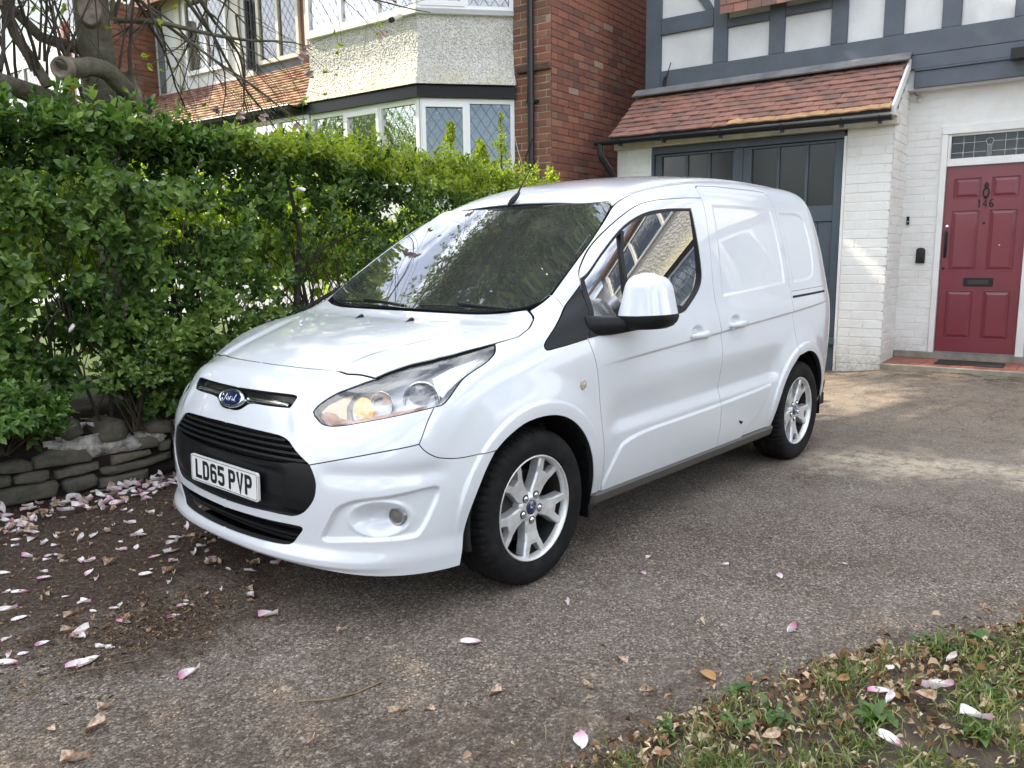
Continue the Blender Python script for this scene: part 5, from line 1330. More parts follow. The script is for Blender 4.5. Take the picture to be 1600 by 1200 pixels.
# paint and other van materials
def m_paint():
    m = mat('white_van_paint', (.615, .635, .665), .28, 0, 1.0, .012); N = NT(m)
    p = N.pos(); z = N.sep(p)[2]
    low = N.math('SUBTRACT', 1.0, N.math('MULTIPLY', z, 1.5)); n = N.noise(p, 9, 5, .65)
    f = N.math('MULTIPLY', N.math('MAXIMUM', low, 0.), N.math('MULTIPLY', n, .34))
    sp = N.ramp(N.noise(p, 60, 3, .7), [(.66, 0), (.74, .12)])
    N.base(N.mix(N.math('MAXIMUM', f, sp), (.615, .635, .665), (.33, .30, .26)))
    return m
M_PAINT = m_paint()
M_BLK = mat('black_moulded_plastic', (.0075, .008, .009), .42, spec=.28)
N_ = NT(M_BLK); N_.bump(N_.noise(N_.coord(), 900, 2), .15, .001)
M_RUB = mat('tyre_rubber', (.017, .017, .018), .78, spec=.22); N_ = NT(M_RUB); pp = N_.coord()
N_.base(N_.mix(N_.ramp(N_.noise(pp, 14, 5, .6), [(.42, 0), (.7, .55)]), (.0065, .0065, .007), (.028, .026, .024)))
M_ALLOY = mat('silver_alloy', (.62, .62, .62), .34, .55, .5, .08); N_ = NT(M_ALLOY)
N_.base(N_.mix(N_.ramp(N_.noise(N_.coord(), 30, 4, .7), [(.45, 0), (.75, .5)]), (.72, .72, .72), (.42, .40, .37)))
M_DARKM = mat('brake_metal', (.035, .034, .033), .55, .6)
M_DARK = mat('dark_underside_and_gap', (.010, .010, .011), .8)
M_NAVY = mat('navy_badge', (.008, .015, .075), .15, 0, 1)
M_PLATE = mat('white_plate', (.74, .74, .72), .35, 0, .6)
M_CHAR = mat('plate_character_black', (.012, .012, .012), .4)
M_INT = mat('interior_trim', (.022, .023, .025), .75)
M_SEAT = mat('seat_cloth', (.028, .03, .034), .9)
def m_glass(name, tint, rough=0.0, base=.12, haze=.03):
    m = bpy.data.materials.new(name); m.use_nodes = True; t = m.node_tree; t.nodes.clear()
    o = t.nodes.new('ShaderNodeOutputMaterial'); tr = t.nodes.new('ShaderNodeBsdfTransparent'); tr.inputs[0].default_value = (*tint, 1)
    gl = t.nodes.new('ShaderNodeBsdfGlossy'); gl.inputs['Roughness'].default_value = rough; gl.inputs[0].default_value = (1, 1, 1, 1)
    fr = t.nodes.new('ShaderNodeFresnel'); fr.inputs[0].default_value = 1.52
    mu = t.nodes.new('ShaderNodeMath'); mu.operation = 'MULTIPLY'; mu.operation = 'MULTIPLY_ADD'; mu.inputs[1].default_value = 1.5; mu.inputs[2].default_value = base; mu.use_clamp = True
    t.links.new(fr.outputs[0], mu.inputs[0])
    df = t.nodes.new('ShaderNodeBsdfDiffuse'); df.inputs[0].default_value = (.75, .75, .72, 1); m0 = t.nodes.new('ShaderNodeMixShader'); m0.inputs[0].default_value = haze; t.links.new(tr.outputs[0], m0.inputs[1]); t.links.new(df.outputs[0], m0.inputs[2])
    mx = t.nodes.new('ShaderNodeMixShader'); t.links.new(mu.outputs[0], mx.inputs[0]); t.links.new(m0.outputs[0], mx.inputs[1]); t.links.new(gl.outputs[0], mx.inputs[2]); t.links.new(mx.outputs[0], o.inputs[0])
    return m
M_GLASS = m_glass('windscreen_glass', (.66, .74, .70), 0., .13, .05); M_GLASSD = m_glass('side_window_glass', (.34, .39, .37), 0., .30, .02); M_LENS = m_glass('lamp_lens', (.95, .95, .95), 0., .02, .07)

VAN = empty('panel_van', (-1.33, 0, 0))
tag(VAN, 'white panel van with black grille and lit amber indicator parked on the driveway', 'van')

# shared outline curves, wrap domain (s, z)
c_lead = curve([(UC, .921), (1.40, .920), (1.268, .918), (1.12, .914), (1.055, .908), (1.018, .905), (.90, .903), (.83, .898), (.782, .8935)])
c_hltop_in = curve([(.782, .8935), (.88, .877), (.989, .849), (1.045, .822), (1.075, .798), (1.081, .785), (1.068, .772), (1.051, .763), (1.02, .748), (.979, .741), (.91, .745), (.843, .754), (.70, .774), (.60, .789), (.505, .803)])
c_hltop_out = curve([(.782, .8935), (.70, .910), (.55, .933), (.367, .956), (.25, .980), (.132, 1.001)])
c_hlrear = curve([(.132, 1.001), (.165, .972), (.221, .942), (.278, .920), (.330, .898), (.385, .865), (.43, .832), (.47, .808), (.505, .803)])
c_fend = curve([(.505, .803), (.54, .76), (.587, .679)])
c_bump_in = curve([(.587, .679), (.66, .669), (.752, .657), (.90, .632), (1.045, .603)])
c_bump_out = curve([(.587, .679), (.572, .660), (.549, .642), (.52, .627), (.494, .620), (.44, .612), (.381, .611), (.32, .614), (.262, .617)])
c_arch_f = curve([(.428, .200), (.414, .27), (.400, .35), (.378, .42), (.345, .49), (.305, .560), (.262, .617)])
c_arch_r = curve([(.262, .617), (.21, .652), (.124, .690), (.06, .703), (-.01, .706), (-.078, .700), (-.15, .680), (-.21, .648), (-.265, .602), (-.31, .545), (-.345, .475), (-.372, .395), (-.392, .32), (-.402, .275)])
c_grtop = curve([(1.045, .603), (1.09, .628), (1.13, .652), (1.165, .676), (1.205, .689), (1.25, .693), (1.40, .697), (UC, .699)])
c_grbot = curve([(UC, .390), (1.38, .394), (1.262, .399), (1.18, .400), (1.132, .404), (1.085, .421), (1.05, .449), (1.025, .48), (1.014, .512), (1.013, .543), (1.024, .572), (1.045, .603)])
c_bonr = curve([(.132, 1.001), (.08, 1.010), (.014, 1.022), (-.018, 1.033), (-.05, 1.044), (-.095, 1.063), (-.131, 1.082), (-.152, 1.096), (-.170, 1.110)])
c_wsbot = curve([(-.170, 1.110), (-.197, 1.124), (-.232, 1.143), (-.279, 1.171)])
c_apseam = curve([(-.279, 1.171), (-.284, 1.148), (-.288, 1.118)])
c_tritop1 = curve([(-.288, 1.118), (-.18, 1.053), (-.085, .993), (-.072, .980), (-.071, .970), (-.079, .962), (-.095, .961, 's'), (-.22, .973), (-.340, .987)])
c_tritop2 = curve([(-.288, 1.118), (-.37, 1.170), (-.430, 1.211)])
c_doorf = curve([(-.340, .987), (-.362, .94), (-.385, .88), (-.405, .79), (-.415, .72), (-.436, .60), (-.450, .52), (-.462, .44), (-.470, .36), (-.472, .284)])
c_doorup = curve([(-.430, 1.211), (-.440, 1.245), (-.455, 1.267), (-.480, 1.290), (-.58, 1.364), (-.727, 1.450), (-.85, 1.510), (-.965, 1.556), (-1.04, 1.580), (-1.115, 1.597), (-1.22, 1.613), (-1.327, 1.623), (-1.48, 1.634), (-1.635, 1.640)])
c_bpil = curve([(-1.635, 1.640), (-1.618, 1.57), (-1.58, 1.44), (-1.545, 1.32), (-1.52, 1.22), (-1.505, 1.13), (-1.503, 1.06), (-1.513, .98), (-1.533, .90), (-1.545, .80), (-1.549, .68), (-1.550, .54), (-1.556, .46), (-1.566, .40), (-1.560, .34), (-1.556, .284)])
c_slidetop = curve([(-1.635, 1.640), (-1.640, 1.672), (-1.652, 1.695), (-1.675, 1.707), (-1.72, 1.712), (-2.10, 1.716), (-2.44, 1.714), (-2.485, 1.708), (-2.512, 1.695), (-2.528, 1.67), (-2.537, 1.602)])
c_slider = curve([(-2.537, 1.602), (-2.528, 1.50), (-2.510, 1.36), (-2.495, 1.22), (-2.485, 1.10), (-2.478, 1.00), (-2.482, .92), (-2.50, .84), (-2.52, .77), (-2.530, .700)])
def archpt(a): r = .392; return (-2.662+r*math.cos(a), .322+r*math.sin(a))
c_rarch1 = curve([(-2.530, .700)]+[archpt(math.radians(a)) for a in (60, 50, 40, 30, 20, 10, 2, -5.6)])
c_rarch2 = curve([(-2.530, .700)]+[archpt(math.radians(a)) for a in (78, 90, 102, 115, 128, 141, 154, 167, 178, 186)])
RX0, RZ0 = archpt(math.radians(-5.6)); RX1, RZ1 = archpt(math.radians(186))
# roof seam in the top domain, from the fender seam up the screen pillar to the tail
seam_xy = [(-.279, .748), (-.398, .735), (-.50, .722), (-.62, .703), (-.78, .664), (-.925, .617), (-1.05, .607), (-1.25, .612), (-1.5, .622), (-1.9, .632), (-2.4, .632), (-2.85, .615), (-3.04, .575), (-3.14, .49), (-3.18, .40)]
seam = curve([(x, y) for x, y in seam_xy])
def seamW():
    r = []
    for x, y in seam:
        p, n = fT(x, y)
        if x > -3.05: s = x
        else: s = -3.05-RT*math.atan2(-3.05-x, y-.40) if y > .40 else -3.05-RT*math.pi/2-(.40-y)
        r.append((s, p[2]))
    return r
seam_w = seamW()
SE = seam_w[-1]
rearW = curve([SE, (SE[0], 1.60), (SE[0]+.02, 1.3), (SE[0]+.02, .9), (SE[0]+.03, .5), (SE[0]+.05, .30)])

# displacement fields -------------------------------------------------
LOWT = loop(curve([(-.500, .352), (-.56, .425), (-.600, .470), (-.625, .482), (-.68, .495), (-.809, .508), (-1.2, .518), (-1.568, .528), (-1.9, .541), (-2.184, .556, 's'), (-2.13, .47), (-2.06, .404), (-1.98, .36), (-1.88, .30), (-1.85, .24, 's'), (-.47, .24, 's'), (-.47, .29), (-.500, .352)]))
RWIN = loop(curve([(-2.60, 1.585), (-2.90, 1.580), (-2.965, 1.55), (-2.985, 1.48), (-2.99, 1.36), (-2.965, 1.24), (-2.93, 1.195), (-2.86, 1.175), (-2.56, 1.160, 's'), (-2.575, 1.36), (-2.60, 1.585)]))
SWIN = loop(curve([(-1.72, 1.600), (-2.0, 1.604), (-2.46, 1.600, 's'), (-2.44, 1.36), (-2.42, 1.16, 's'), (-2.0, 1.135), (-1.60, 1.115, 's'), (-1.63, 1.25), (-1.72, 1.600)]))
def d_side(P):
    x = P[:, 0]; z = P[:, 2]; d = np.zeros(len(P))
    # character line: crisp step that fades toward the nose
    zc = .866+(-x-.40)*.0555
    fade = sstep((-x-.36)/.45)*sstep((x+3.3)/.5)
    t = (z-zc)
    d += fade*(-.0085)*np.where(t < 0, sstep(1+t/.19)*sstep(-t/.016), 0)
    # concave scoop above the sill
    zs = .525+(-x-.6)*.021
    inx = sstep((-x-.44)/.18)*sstep((x+2.33)/.16)
    t = z-zs
    d += inx*(-.020)*np.where(t > 0, sstep(t/.075)*sstep(1-(t-.06)/.20), 0)
    d += .010*(1-sstep((sdf(LOWT, x, z)+.006)/.014))
    # wheel arch lips and shoulders
    for cx, cz, rr in ((-.008, .318, .388), (-2.662, .322, .392)):
        r = np.hypot(x-cx, z-cz)
        d += .012*(1-sstep((r-rr-.052)/.012))*(r > .2)*sstep((z-.20)/.2)
        d += .016*(1-sstep((r-rr-.02)/.16))*sstep((z-.25)/.25)
    d += -.007*(1-sstep((sdf(RWIN, x, z)+.010)/.020))
    d += -.0055*(1-sstep((sdf(SWIN, x, z)+.010)/.020))
    # handle cups
    for hx, hz in ((-1.275, .945), (-1.700, .972)):
        e = np.sqrt(((x-hx)/.062)**2+((z-hz)/.034)**2)
        d += -.020*(1-sstep((e-.35)/.75))
    return d
FOG = loop(curve([(1.004, .333), (.965, .395), (.935, .440), (.918, .457), (.895, .470), (.843, .487), (.70, .503), (.530, .520), (.515, .515), (.515, .49), (.55, .42), (.589, .362), (.605, .347), (.64, .341), (.85, .336), (.98, .326), (1.004, .333)]))
def d_front(P):
    s = W_of(P); z = P[:, 2]; x = P[:, 0]; d = np.zeros(len(P))
    # fog lamp pad and bowl
    q = sdf(FOG, s, z)
    d += -.016*(1-sstep((q+.012)/.016))
    e = np.sqrt(((s-.752)/.112)**2+((z-.414)/.058)**2)
    d += -.045*(1-sstep((e-.25)/.85))+.004*np.exp(-((e-1.13)/.10)**2)
    # splitter lip
    w = sstep((s-.60)/.45)
    d += .026*w*sstep((.302-z)/.05)*(1-.6*sstep((.240-z)/.025))
    d += .012*sstep((.33-z)/.08)*(1-w)
    # shoulder under the bumper line
    d += -.012*sstep((s-.44)/.12)*sstep((1.02-s)/.1)*np.exp(-((z-.575)/.032)**2)
    r = np.hypot(x+.008, z-.318)
    d += (.012*(1-sstep((r-.44)/.012))+.014*(1-sstep((r-.408)/.16)))*sstep((z-.25)/.25)*(s < .7)
    # crease from the headlamp to the grille corner
    d += .006*np.exp(-((s-1.12-(z-.69)*.50)/.035)**2)*sstep((z-.66)/.08)*sstep((.89-z)/.14)
    return d
SLOT = loop(curve([(UC, .832), (1.40, .834), (1.215, .834), (1.197, .831, 's'), (1.192, .825), (1.202, .798), (1.208, .791, 's'), (1.30, .789), (1.42, .787), (1.452, .780), (1.475, .766), (1.50, .756), (1.53, .752), (UC, .751)]))
def d_wing(P):
    d = d_side(P); x = P[:, 0]; z = P[:, 2]
    s = W_of(P)
    d += -.012*sstep((s-.44)/.12)*sstep((1.02-s)/.1)*np.exp(-((z-.575)/.032)**2)
    return d
def d_bonnet(P):
    x = P[:, 0]; y = np.abs(P[:, 1])
    yl = .40+.27*sstep((.60-x)/.75)
    return (.007*sstep((y-yl)/.06)-.003*np.exp(-((y-yl)/.035)**2))*sstep((x-.02)/.25)
def d_roof(P):
    x = P[:, 0]; y = np.abs(P[:, 1]); d = np.zeros(len(P))
    f = sstep((-1.0-x)/.25)*sstep((x+3.1)/.3)
    return f*(-.012)*np.exp(-((y-.575)/.022)**2)
F_CH = rows([(-.36, .8638), (-3.30, 1.027)], [-.001, -.006, -.011, -.016, -.022, .005])
F_SC = rows([(-.55, .524), (-2.30, .561)], [.001, .02, .04, .06, .08])
F_LT = rows(LOWT, [-.010, -.006, -.002, .003, .008], closed=True)
F_RW = rows(RWIN, [-.012, -.005, .001, .007, .012], closed=True)
F_SW = rows(SWIN, [-.012, -.005, .001, .007, .012], closed=True)
def arcp(cx, cz, r): return [(cx+r*math.cos(math.radians(a)), cz+r*math.sin(math.radians(a))) for a in range(-8, 189, 3)]
F_A1 = np.vstack([rows(arcp(-.008, .318, .388+o), [0]) for o in (.012, .030, .049, .053, .057, .061, .066)])
F_A2 = np.vstack([rows(arcp(-2.662, .322, .392+o), [0]) for o in (.012, .030, .049, .053, .057, .061, .066)])
F_FG = rows(FOG, [-.006, -.002, .002, .006, .011, .016], closed=True)
F_FO = np.vstack([rows([(.752+.112*e*math.cos(t), .414+.058*e*math.sin(t)) for t in np.linspace(0, 6.283, 50)], [0]) for e in (.3, .5, .7, .85, 1.0, 1.1, 1.15, 1.25)])
F_HD = [rows([(-1.275+.062*e*math.cos(t), .945+.034*e*math.sin(t)) for t in np.linspace(0, 6.283, 40)], [0]) for e in (.35, .6, .85, 1.1)]
F_HD2 = [f+np.array([-.425, .027]) for f in F_HD]
F_SIDE = [F_CH, F_SC, F_LT, F_RW, F_SW, F_A1, F_A2]+F_HD+F_HD2
# panels --------------------------------------------------------------
rv = lambda c: list(reversed(c))
front_ring = loop([(UC, .834)], [(UC, .921)], c_lead, c_hltop_in, c_fend, c_bump_in, c_grtop, [(UC, .699)], [(UC, .751)], rv(list(SLOT)[1:-1]), [(UC, .832)])
panel('front_panel', front_ring, M_PAINT, VAN, disp=d_front, centre=True, step=.014, flange=.022)
bump_ring = loop(c_grbot, c_bump_in[::-1], c_bump_out, c_arch_f[::-1], curve([(.428, .200), (.5, .200), (.7, .203), (1.0, .216), (1.2, .222), (UC, .224)]),
                 curve([(UC, .277), (1.40, .279), (1.243, .283), (1.19, .286), (1.168, .289), (1.15, .296), (1.139, .305), (1.12, .325), (1.095, .350), (1.090, .358), (1.094, .364), (1.12, .366), (1.346, .362), (UC, .357)]), [(UC, .390)])
panel('front_bumper', bump_ring, M_PAINT, VAN, disp=d_front, centre=True, step=.012, flange=.035, feats=[F_FG, F_FO, F_A1])
wing_ring = loop(c_bonr, c_wsbot, c_apseam, c_tritop1, c_doorf, [(-.402, .284)], c_arch_r[::-1], c_bump_out[::-1], c_fend[::-1], c_hlrear[::-1])
panel('front_wing', wing_ring, M_PAINT, VAN, disp=d_wing, step=.013, flange=.03, feats=F_SIDE)
side_ring = loop(c_apseam[::-1] if False else [(-.288, 1.118), (-.284, 1.148), (-.279, 1.171)], seam_w, rearW, curve([(SE[0]+.05, .30), (-3.3, .285), (RX1, RZ1)]), c_rarch2[::-1], c_slider[::-1], c_slidetop[::-1], c_doorup[::-1], c_tritop2[::-1])
panel('body_side', side_ring, M_PAINT, VAN, disp=d_side, step=.013, flange=.03, feats=F_SIDE)
# front door with its window opening
WINO = loop(curve([(-.440, 1.232, 's'), (-.499, 1.262), (-.636, 1.350), (-.833, 1.465), (-.961, 1.516), (-1.089, 1.548), (-1.20, 1.562), (-1.277, 1.569), (-1.40, 1.574), (-1.485, 1.577, 's'), (-1.468, 1.50), (-1.440, 1.36), (-1.422, 1.27), (-1.410, 1.225), (-1.385, 1.185), (-1.345, 1.150), (-1.27, 1.105), (-1.185, 1.064), (-1.13, 1.050, 's'), (-.9, 1.032), (-.593, 1.009), (-.3485, .989, 's'), (-.372, 1.03), (-.408, 1.10), (-.437, 1.205), (-.440, 1.232)]))
door_ring = loop(c_doorup, c_bpil, [(-1.556, .284), (-.472, .284)], c_doorf[::-1], [(-.362, 1.03), (-.40, 1.10), (-.430, 1.211)])
DOOR = panel('front_door', door_ring, M_PAINT, VAN, holes=[WINO], disp=d_side, step=.014, flange=.03, feats=F_SIDE)
slide_ring = loop(c_slidetop, c_slider, c_rarch1, [(RX0, .284)], [(-1.556, .284)], c_bpil[::-1])
SLID = panel('sliding_door', slide_ring, M_PAINT, VAN, disp=d_side, step=.015, flange=.03, feats=F_SIDE)
# black mirror corner piece
tri_ring = loop(c_tritop1[::-1], c_tritop2, [(-.400, 1.10), (-.366, 1.03), (-.340, .987)])
panel('corner_trim', tri_ring, M_BLK, VAN, step=.02, d0=.002, flange=.02)
# side window: black surround + glass + bar
ins = inset(WINO, .024, None)
for o in DOOR:
    pass
WS = []
r_ = panel('window_surround', WINO, M_BLK, VAN, holes=[inset(WINO, .020, None)], step=.012, d0=-.002, gap=.001, flange=.03)
for a, b in zip(r_, DOOR): a.parent = b; a.scale = (1, 1, 1); a.location = (0, 0, 0)
g_ = panel('window_glass', inset(WINO, .018, None), M_GLASSD, VAN, step=.013, d0=-.012, gap=0, flange=.003, fit=True)
for a, b in zip(g_, DOOR): a.parent = b; a.scale = (1, 1, 1); a.location = (0, 0, 0)
BELT = loop(curve([(-.350, .989), (-.593, 1.009), (-.9, 1.032), (-1.13, 1.050), (-1.185, 1.064, 's'), (-1.13, 1.085), (-.9, 1.066), (-.60, 1.046), (-.372, 1.028, 's'), (-.350, .989)]))
b_ = panel('belt_moulding', BELT, M_BLK, VAN, step=.015, d0=.004, gap=0, flange=.02)
for a, b in zip(b_, DOOR): a.parent = b; a.scale = (1, 1, 1); a.location = (0, 0, 0)
SAIL = loop([(-.343, .988), (-.3640, 1.03), (-.4005, 1.102), (-.4318, 1.208), (-.4415, 1.238), (-.462, 1.246), (-.458, 1.20), (-.43, 1.10), (-.395, 1.03), (-.375, .992)])
b_ = panel('sail_trim', SAIL, M_BLK, VAN, step=.015, d0=.0025, gap=0, flange=.01)
for a, b in zip(b_, DOOR): a.parent = b; a.scale = (1, 1, 1); a.location = (0, 0, 0)
DIV = loop(curve([(-.835, 1.450), (-.76, 1.29), (-.680, 1.020, 's'), (-.662, 1.020, 's'), (-.738, 1.29), (-.812, 1.450, 's'), (-.835, 1.450)]))
b_ = panel('window_bar', DIV, M_BLK, VAN, step=.015, d0=.001, gap=0, flange=.02)
for a, b in zip(b_, DOOR): a.parent = b; a.scale = (1, 1, 1); a.location = (0, 0, 0)
# bonnet, windscreen, roof
def wxy(c):
    out = []
    for s, z in c:
        p, n = fW(s, z); out.append((p[0], max(0., p[1])))
    return out
lead_xy = wxy(c_lead); lead_xy[0] = (lead_xy[0][0], 0.0)
bon_ring = loop(lead_xy, wxy(c_hltop_out), wxy(c_bonr), curve([(-.170, .706), (-.128, .606), (-.10, .50), (-.084, .354), (-.074, .18), (-.072, 0)]))
panel('bonnet', bon_ring, M_PAINT, VAN, dom='T', disp=d_bonnet, centre=True, step=.014, flange=.014)
ws_ring = loop([(-.100, 0)], curve([(-.100, 0), (-.103, .18), (-.112, .354), (-.128, .50), (-.156, .606), (-.188, .69), (-.21, .718), (-.235, .738), (-.279, .744), (-.398, .730), (-.50, .717), (-.62, .698), (-.78, .659), (-.925, .612, 's'), (-.945, .585), (-.944, .541), (-.925, .45), (-.912, .30), (-.905, .18), (-.902, 0)]))
panel('windscreen', ws_ring, M_GLASS, VAN, dom='T', centre=True, step=.03, d0=-.004, gap=.001, flange=.004, fit=True)
roof_ring = loop(curve([(-.900, 0), (-.903, .18), (-.912, .30), (-.925, .45), (-.944, .541), (-.945, .585), (-.925, .614)]), [q for q in seam if q[0] < -.93], curve([(-3.18, .40), (-3.205, .2), (-3.21, 0)]))
panel('roof', roof_ring, M_PAINT, VAN, dom='T', disp=d_roof, centre=True, step=.018, flange=.02)
# dark band printed round the screen edge (under the glass)
ws_in = loop([(-.135, 0)], curve([(-.135, 0), (-.140, .18), (-.150, .354), (-.168, .49), (-.195, .585), (-.235, .665), (-.262, .700, 's'), (-.398, .700), (-.50, .687), (-.62, .666), (-.78, .624), (-.872, .590, 's'), (-.880, .54), (-.875, .45), (-.868, .30), (-.864, .10), (-.80, .055, 's'), (-.79, 0)]))
def annulus_half(out, inn):   # outer half ring minus inner half ring, both starting and ending on y=0
    return loop(list(out), list(inn[::-1]))
o_ = list(ws_ring)  # starts at (-.100,0) ends (-.902,0)
panel('windscreen_border', annulus_half(o_, ws_in), M_BLKG, VAN, dom='T', centre=True, step=.02, d0=-.010, gap=.0015, flange=.004)
# tail doors (seen only from elsewhere)
tail = loop([(SE[0], SE[1]-.012)], rearW, curve([(SE[0]+.05, .30), (-4.24, .30)]), [(-4.2353, .30), (-4.2353, 1.68)], curve([(-4.2353, 1.68), (-4.0, 1.685), (SE[0], SE[1]-.012)]))
UT = -3.05-RT*math.pi/2-.40
tail = loop(rearW, [(UT+.004, .30), (UT+.004, 1.69)], [SE])
panel('rear_door', tail, M_PAINT, VAN, step=.04, flange=.02)
M_RED = mat('red_lamp', (.35, .01, .01), .15, 0, 1)
panel('rear_lamp', loop(curve([(-3.46, 1.16), (-3.56, 1.16), (-3.57, .80), (-3.47, .80), (-3.46, 1.16)])), M_RED, VAN, step=.03, d0=.003, flange=.012)
print('PANELS', NPAN)

# ------------------------------------------------------------------ van details
def P3(s, z, d=0., side=1):
    p, n = fW(s, z); q = p+n*d; return Vector((q[0], q[1]*side, q[2]))
def both(name, fn, mats, parent=VAN, **k):
    """a part on the near side and its mirrored twin"""
    mb = MB(); fn(mb); o = mb.build(name, mats, parent, **k)
    o2 = link(name, o.data, parent); o2.scale = (1, -1, 1); return o, o2
# --- grille, lower intake, number plate
def strip_surface(mb, ss, zs, d, mi=0):
    """grid over wrap domain, mirrored to full width"""
    for sd in (1, -1):
        vs = [P3(s, z, d(s, z) if callable(d) else d, sd) for z in zs for s in ss]
        n = len(ss); fs = []
        for j in range(len(zs)-1):
            for i in range(n-1):
                q = (j*n+i, j*n+i+1, (j+1)*n+i+1, (j+1)*n+i); fs.append(q if sd < 0 else q[::-1])
        mb.add(vs, fs, mi, True)
GRL_LOW = loop([(UC, .590)], curve([(UC, .590), (1.30, .592), (1.184, .598), (1.12, .606), (1.048, .606, 's'), (1.022, .570), (1.011, .543), (1.012, .512), (1.024, .48), (1.05, .447), (1.085, .419), (1.132, .402), (1.262, .397), (UC, .388)]))
GR = panel('grille', GRL_LOW, M_BLK, VAN, centre=True, step=.02, disp=lambda P: -.012-.018*sstep((.42-np.abs(P[:, 1]))/.12)*sstep((P[:, 2]-.40)/.03)*sstep((.585-P[:, 2])/.03)+.006*sstep((P[:, 2]-.42)/.05)-.016*sstep((.43-P[:, 2])/.03), flange=.03)
GR_BACK = loop(curve([(UC, .70), (1.20, .695), (1.12, .655), (1.03, .61), (1.03, .585), (UC, .580)]))
mb = MB(); strip_surface(mb, np.linspace(1.05, UC, 12), [.575, .62, .66, .695], -.055); mb.build('grille_backing', M_DARK, GR)
for k, (z, s0) in enumerate([(.612, 1.07), (.634, 1.105), (.656, 1.145), (.677, 1.185)]):
    mb = MB(); ss = np.linspace(s0, UC, 14)
    for sd in (1, -1):
        prof = [(-.005, .006), (-.001, -.002), (-.010, -.007), (-.040, -.001), (-.036, .007)]
        vs = []
        for s in ss:
            for dd, dz in prof: vs.append(P3(s, z+dz, dd, sd))
        m = len(prof)
        mb.add(vs, [tuple(q if sd > 0 else q) for i in range(len(ss)-1) for q in [(i*m+a, i*m+(a+1) % m, (i+1)*m+(a+1) % m, (i+1)*m+a) for a in range(m)]], 0, False)
    mb.build('slat', M_BLK, GR, recalc=True)
mb = MB(); strip_surface(mb, np.linspace(1.07, UC, 12), [.262, .30, .34, .385], -.075)
LI = mb.build('lower_intake', M_DARK, VAN)
mb = MB()
for sd in (1, -1):
    ss = np.linspace(1.09, UC, 14); prof = [(-.022, .006), (-.022, -.006), (-.06, -.006), (-.06, .006)]; vs = []
    for s in ss:
        for dd, dz in prof: vs.append(P3(s, .318+dz, dd, sd))
    m = 4; mb.add(vs, [(i*m+a, i*m+(a+1) % m, (i+1)*m+(a+1) % m, (i+1)*m+a) for i in range(len(ss)-1) for a in range(m)])
mb.build('slat', M_BLK, LI, recalc=True)
for z_ in (.340, .297):
    mb = MB()
    for sd in (1, -1):
        ss = np.linspace(1.10, UC, 14); prof = [(-.035, .003), (-.035, -.003), (-.06, -.003), (-.06, .003)]; vs = []
        for s in ss:
            for dd, dz in prof: vs.append(P3(s, z_+dz, dd, sd))
        mb.add(vs, [(i*4+a, i*4+(a+1) % 4, (i+1)*4+(a+1) % 4, (i+1)*4+a) for i in range(len(ss)-1) for a in range(4)])
    mb.build('slat', M_BLK, LI, recalc=True)
# number plate
PLX = .874; TILT = .026
def plate_pt(u, v, d=0.): return Vector((PLX+d-TILT*v, u, .4835+v))     # u: -y..y seen reversed, v up
mb = MB(); pts = []
for cx, cy, a0 in ((.26-.012, .0555-.012, 0), (-.26+.012, .0555-.012, 90), (-.26+.012, -.0555+.012, 180), (.26-.012, -.0555+.012, 270)):
    for k in range(4):
        a = math.radians(a0+30*k); pts.append(plate_pt(cx+.012*math.cos(a), cy+.012*math.sin(a)))
mb.prism(pts, (-.010, 0, 0))
PL = mb.build('number_plate', M_PLATE, VAN, recalc=True)
def strip2d(mb, pts, w, d, closed=False, f=plate_pt, th=.0012):
    """mitred flat stroke following 2-D points on the plate plane"""
    P = [np.array(p, float) for p in pts]; n = len(P); L = []; R = []
    for i in range(n):
        a = P[i]-P[i-1] if (i > 0 or closed) else P[1]-P[0]
        b = P[(i+1) % n]-P[i] if (i < n-1 or closed) else P[-1]-P[-2]
        a = a/np.linalg.norm(a); b = b/np.linalg.norm(b)
        na = np.array([-a[1], a[0]]); nb = np.array([-b[1], b[0]]); m = na+nb; m = m/max(1e-6, (m*m).sum()*.5)
        if np.linalg.norm(m) > 1.5: m = m/np.linalg.norm(m)*1.5
        L.append(P[i]+m*w*.5); R.append(P[i]-m*w*.5)
    vs = [f(q[0], q[1], d) for q in L]+[f(q[0], q[1], d) for q in R]+[f(q[0], q[1], d-th) for q in L]+[f(q[0], q[1], d-th) for q in R]
    fs = []
    for i in range(n if closed else n-1):
        j = (i+1) % n
        fs += [(i, j, n+j, n+i), (i, 2*n+i, 2*n+j, j), (n+i, n+j, 3*n+j, 3*n+i)]
    if not closed: fs += [(0, n, 3*n, 2*n), (n-1, 2*n-1+0, 4*n-1, 3*n-1)]
    mb.add(vs, fs)
def arc(cx, cy, rx, ry, a0, a1, n=7): return [(cx+rx*math.cos(math.radians(a0+(a1-a0)*k/n)), cy+ry*math.sin(math.radians(a0+(a1-a0)*k/n))) for k in range(n+1)]
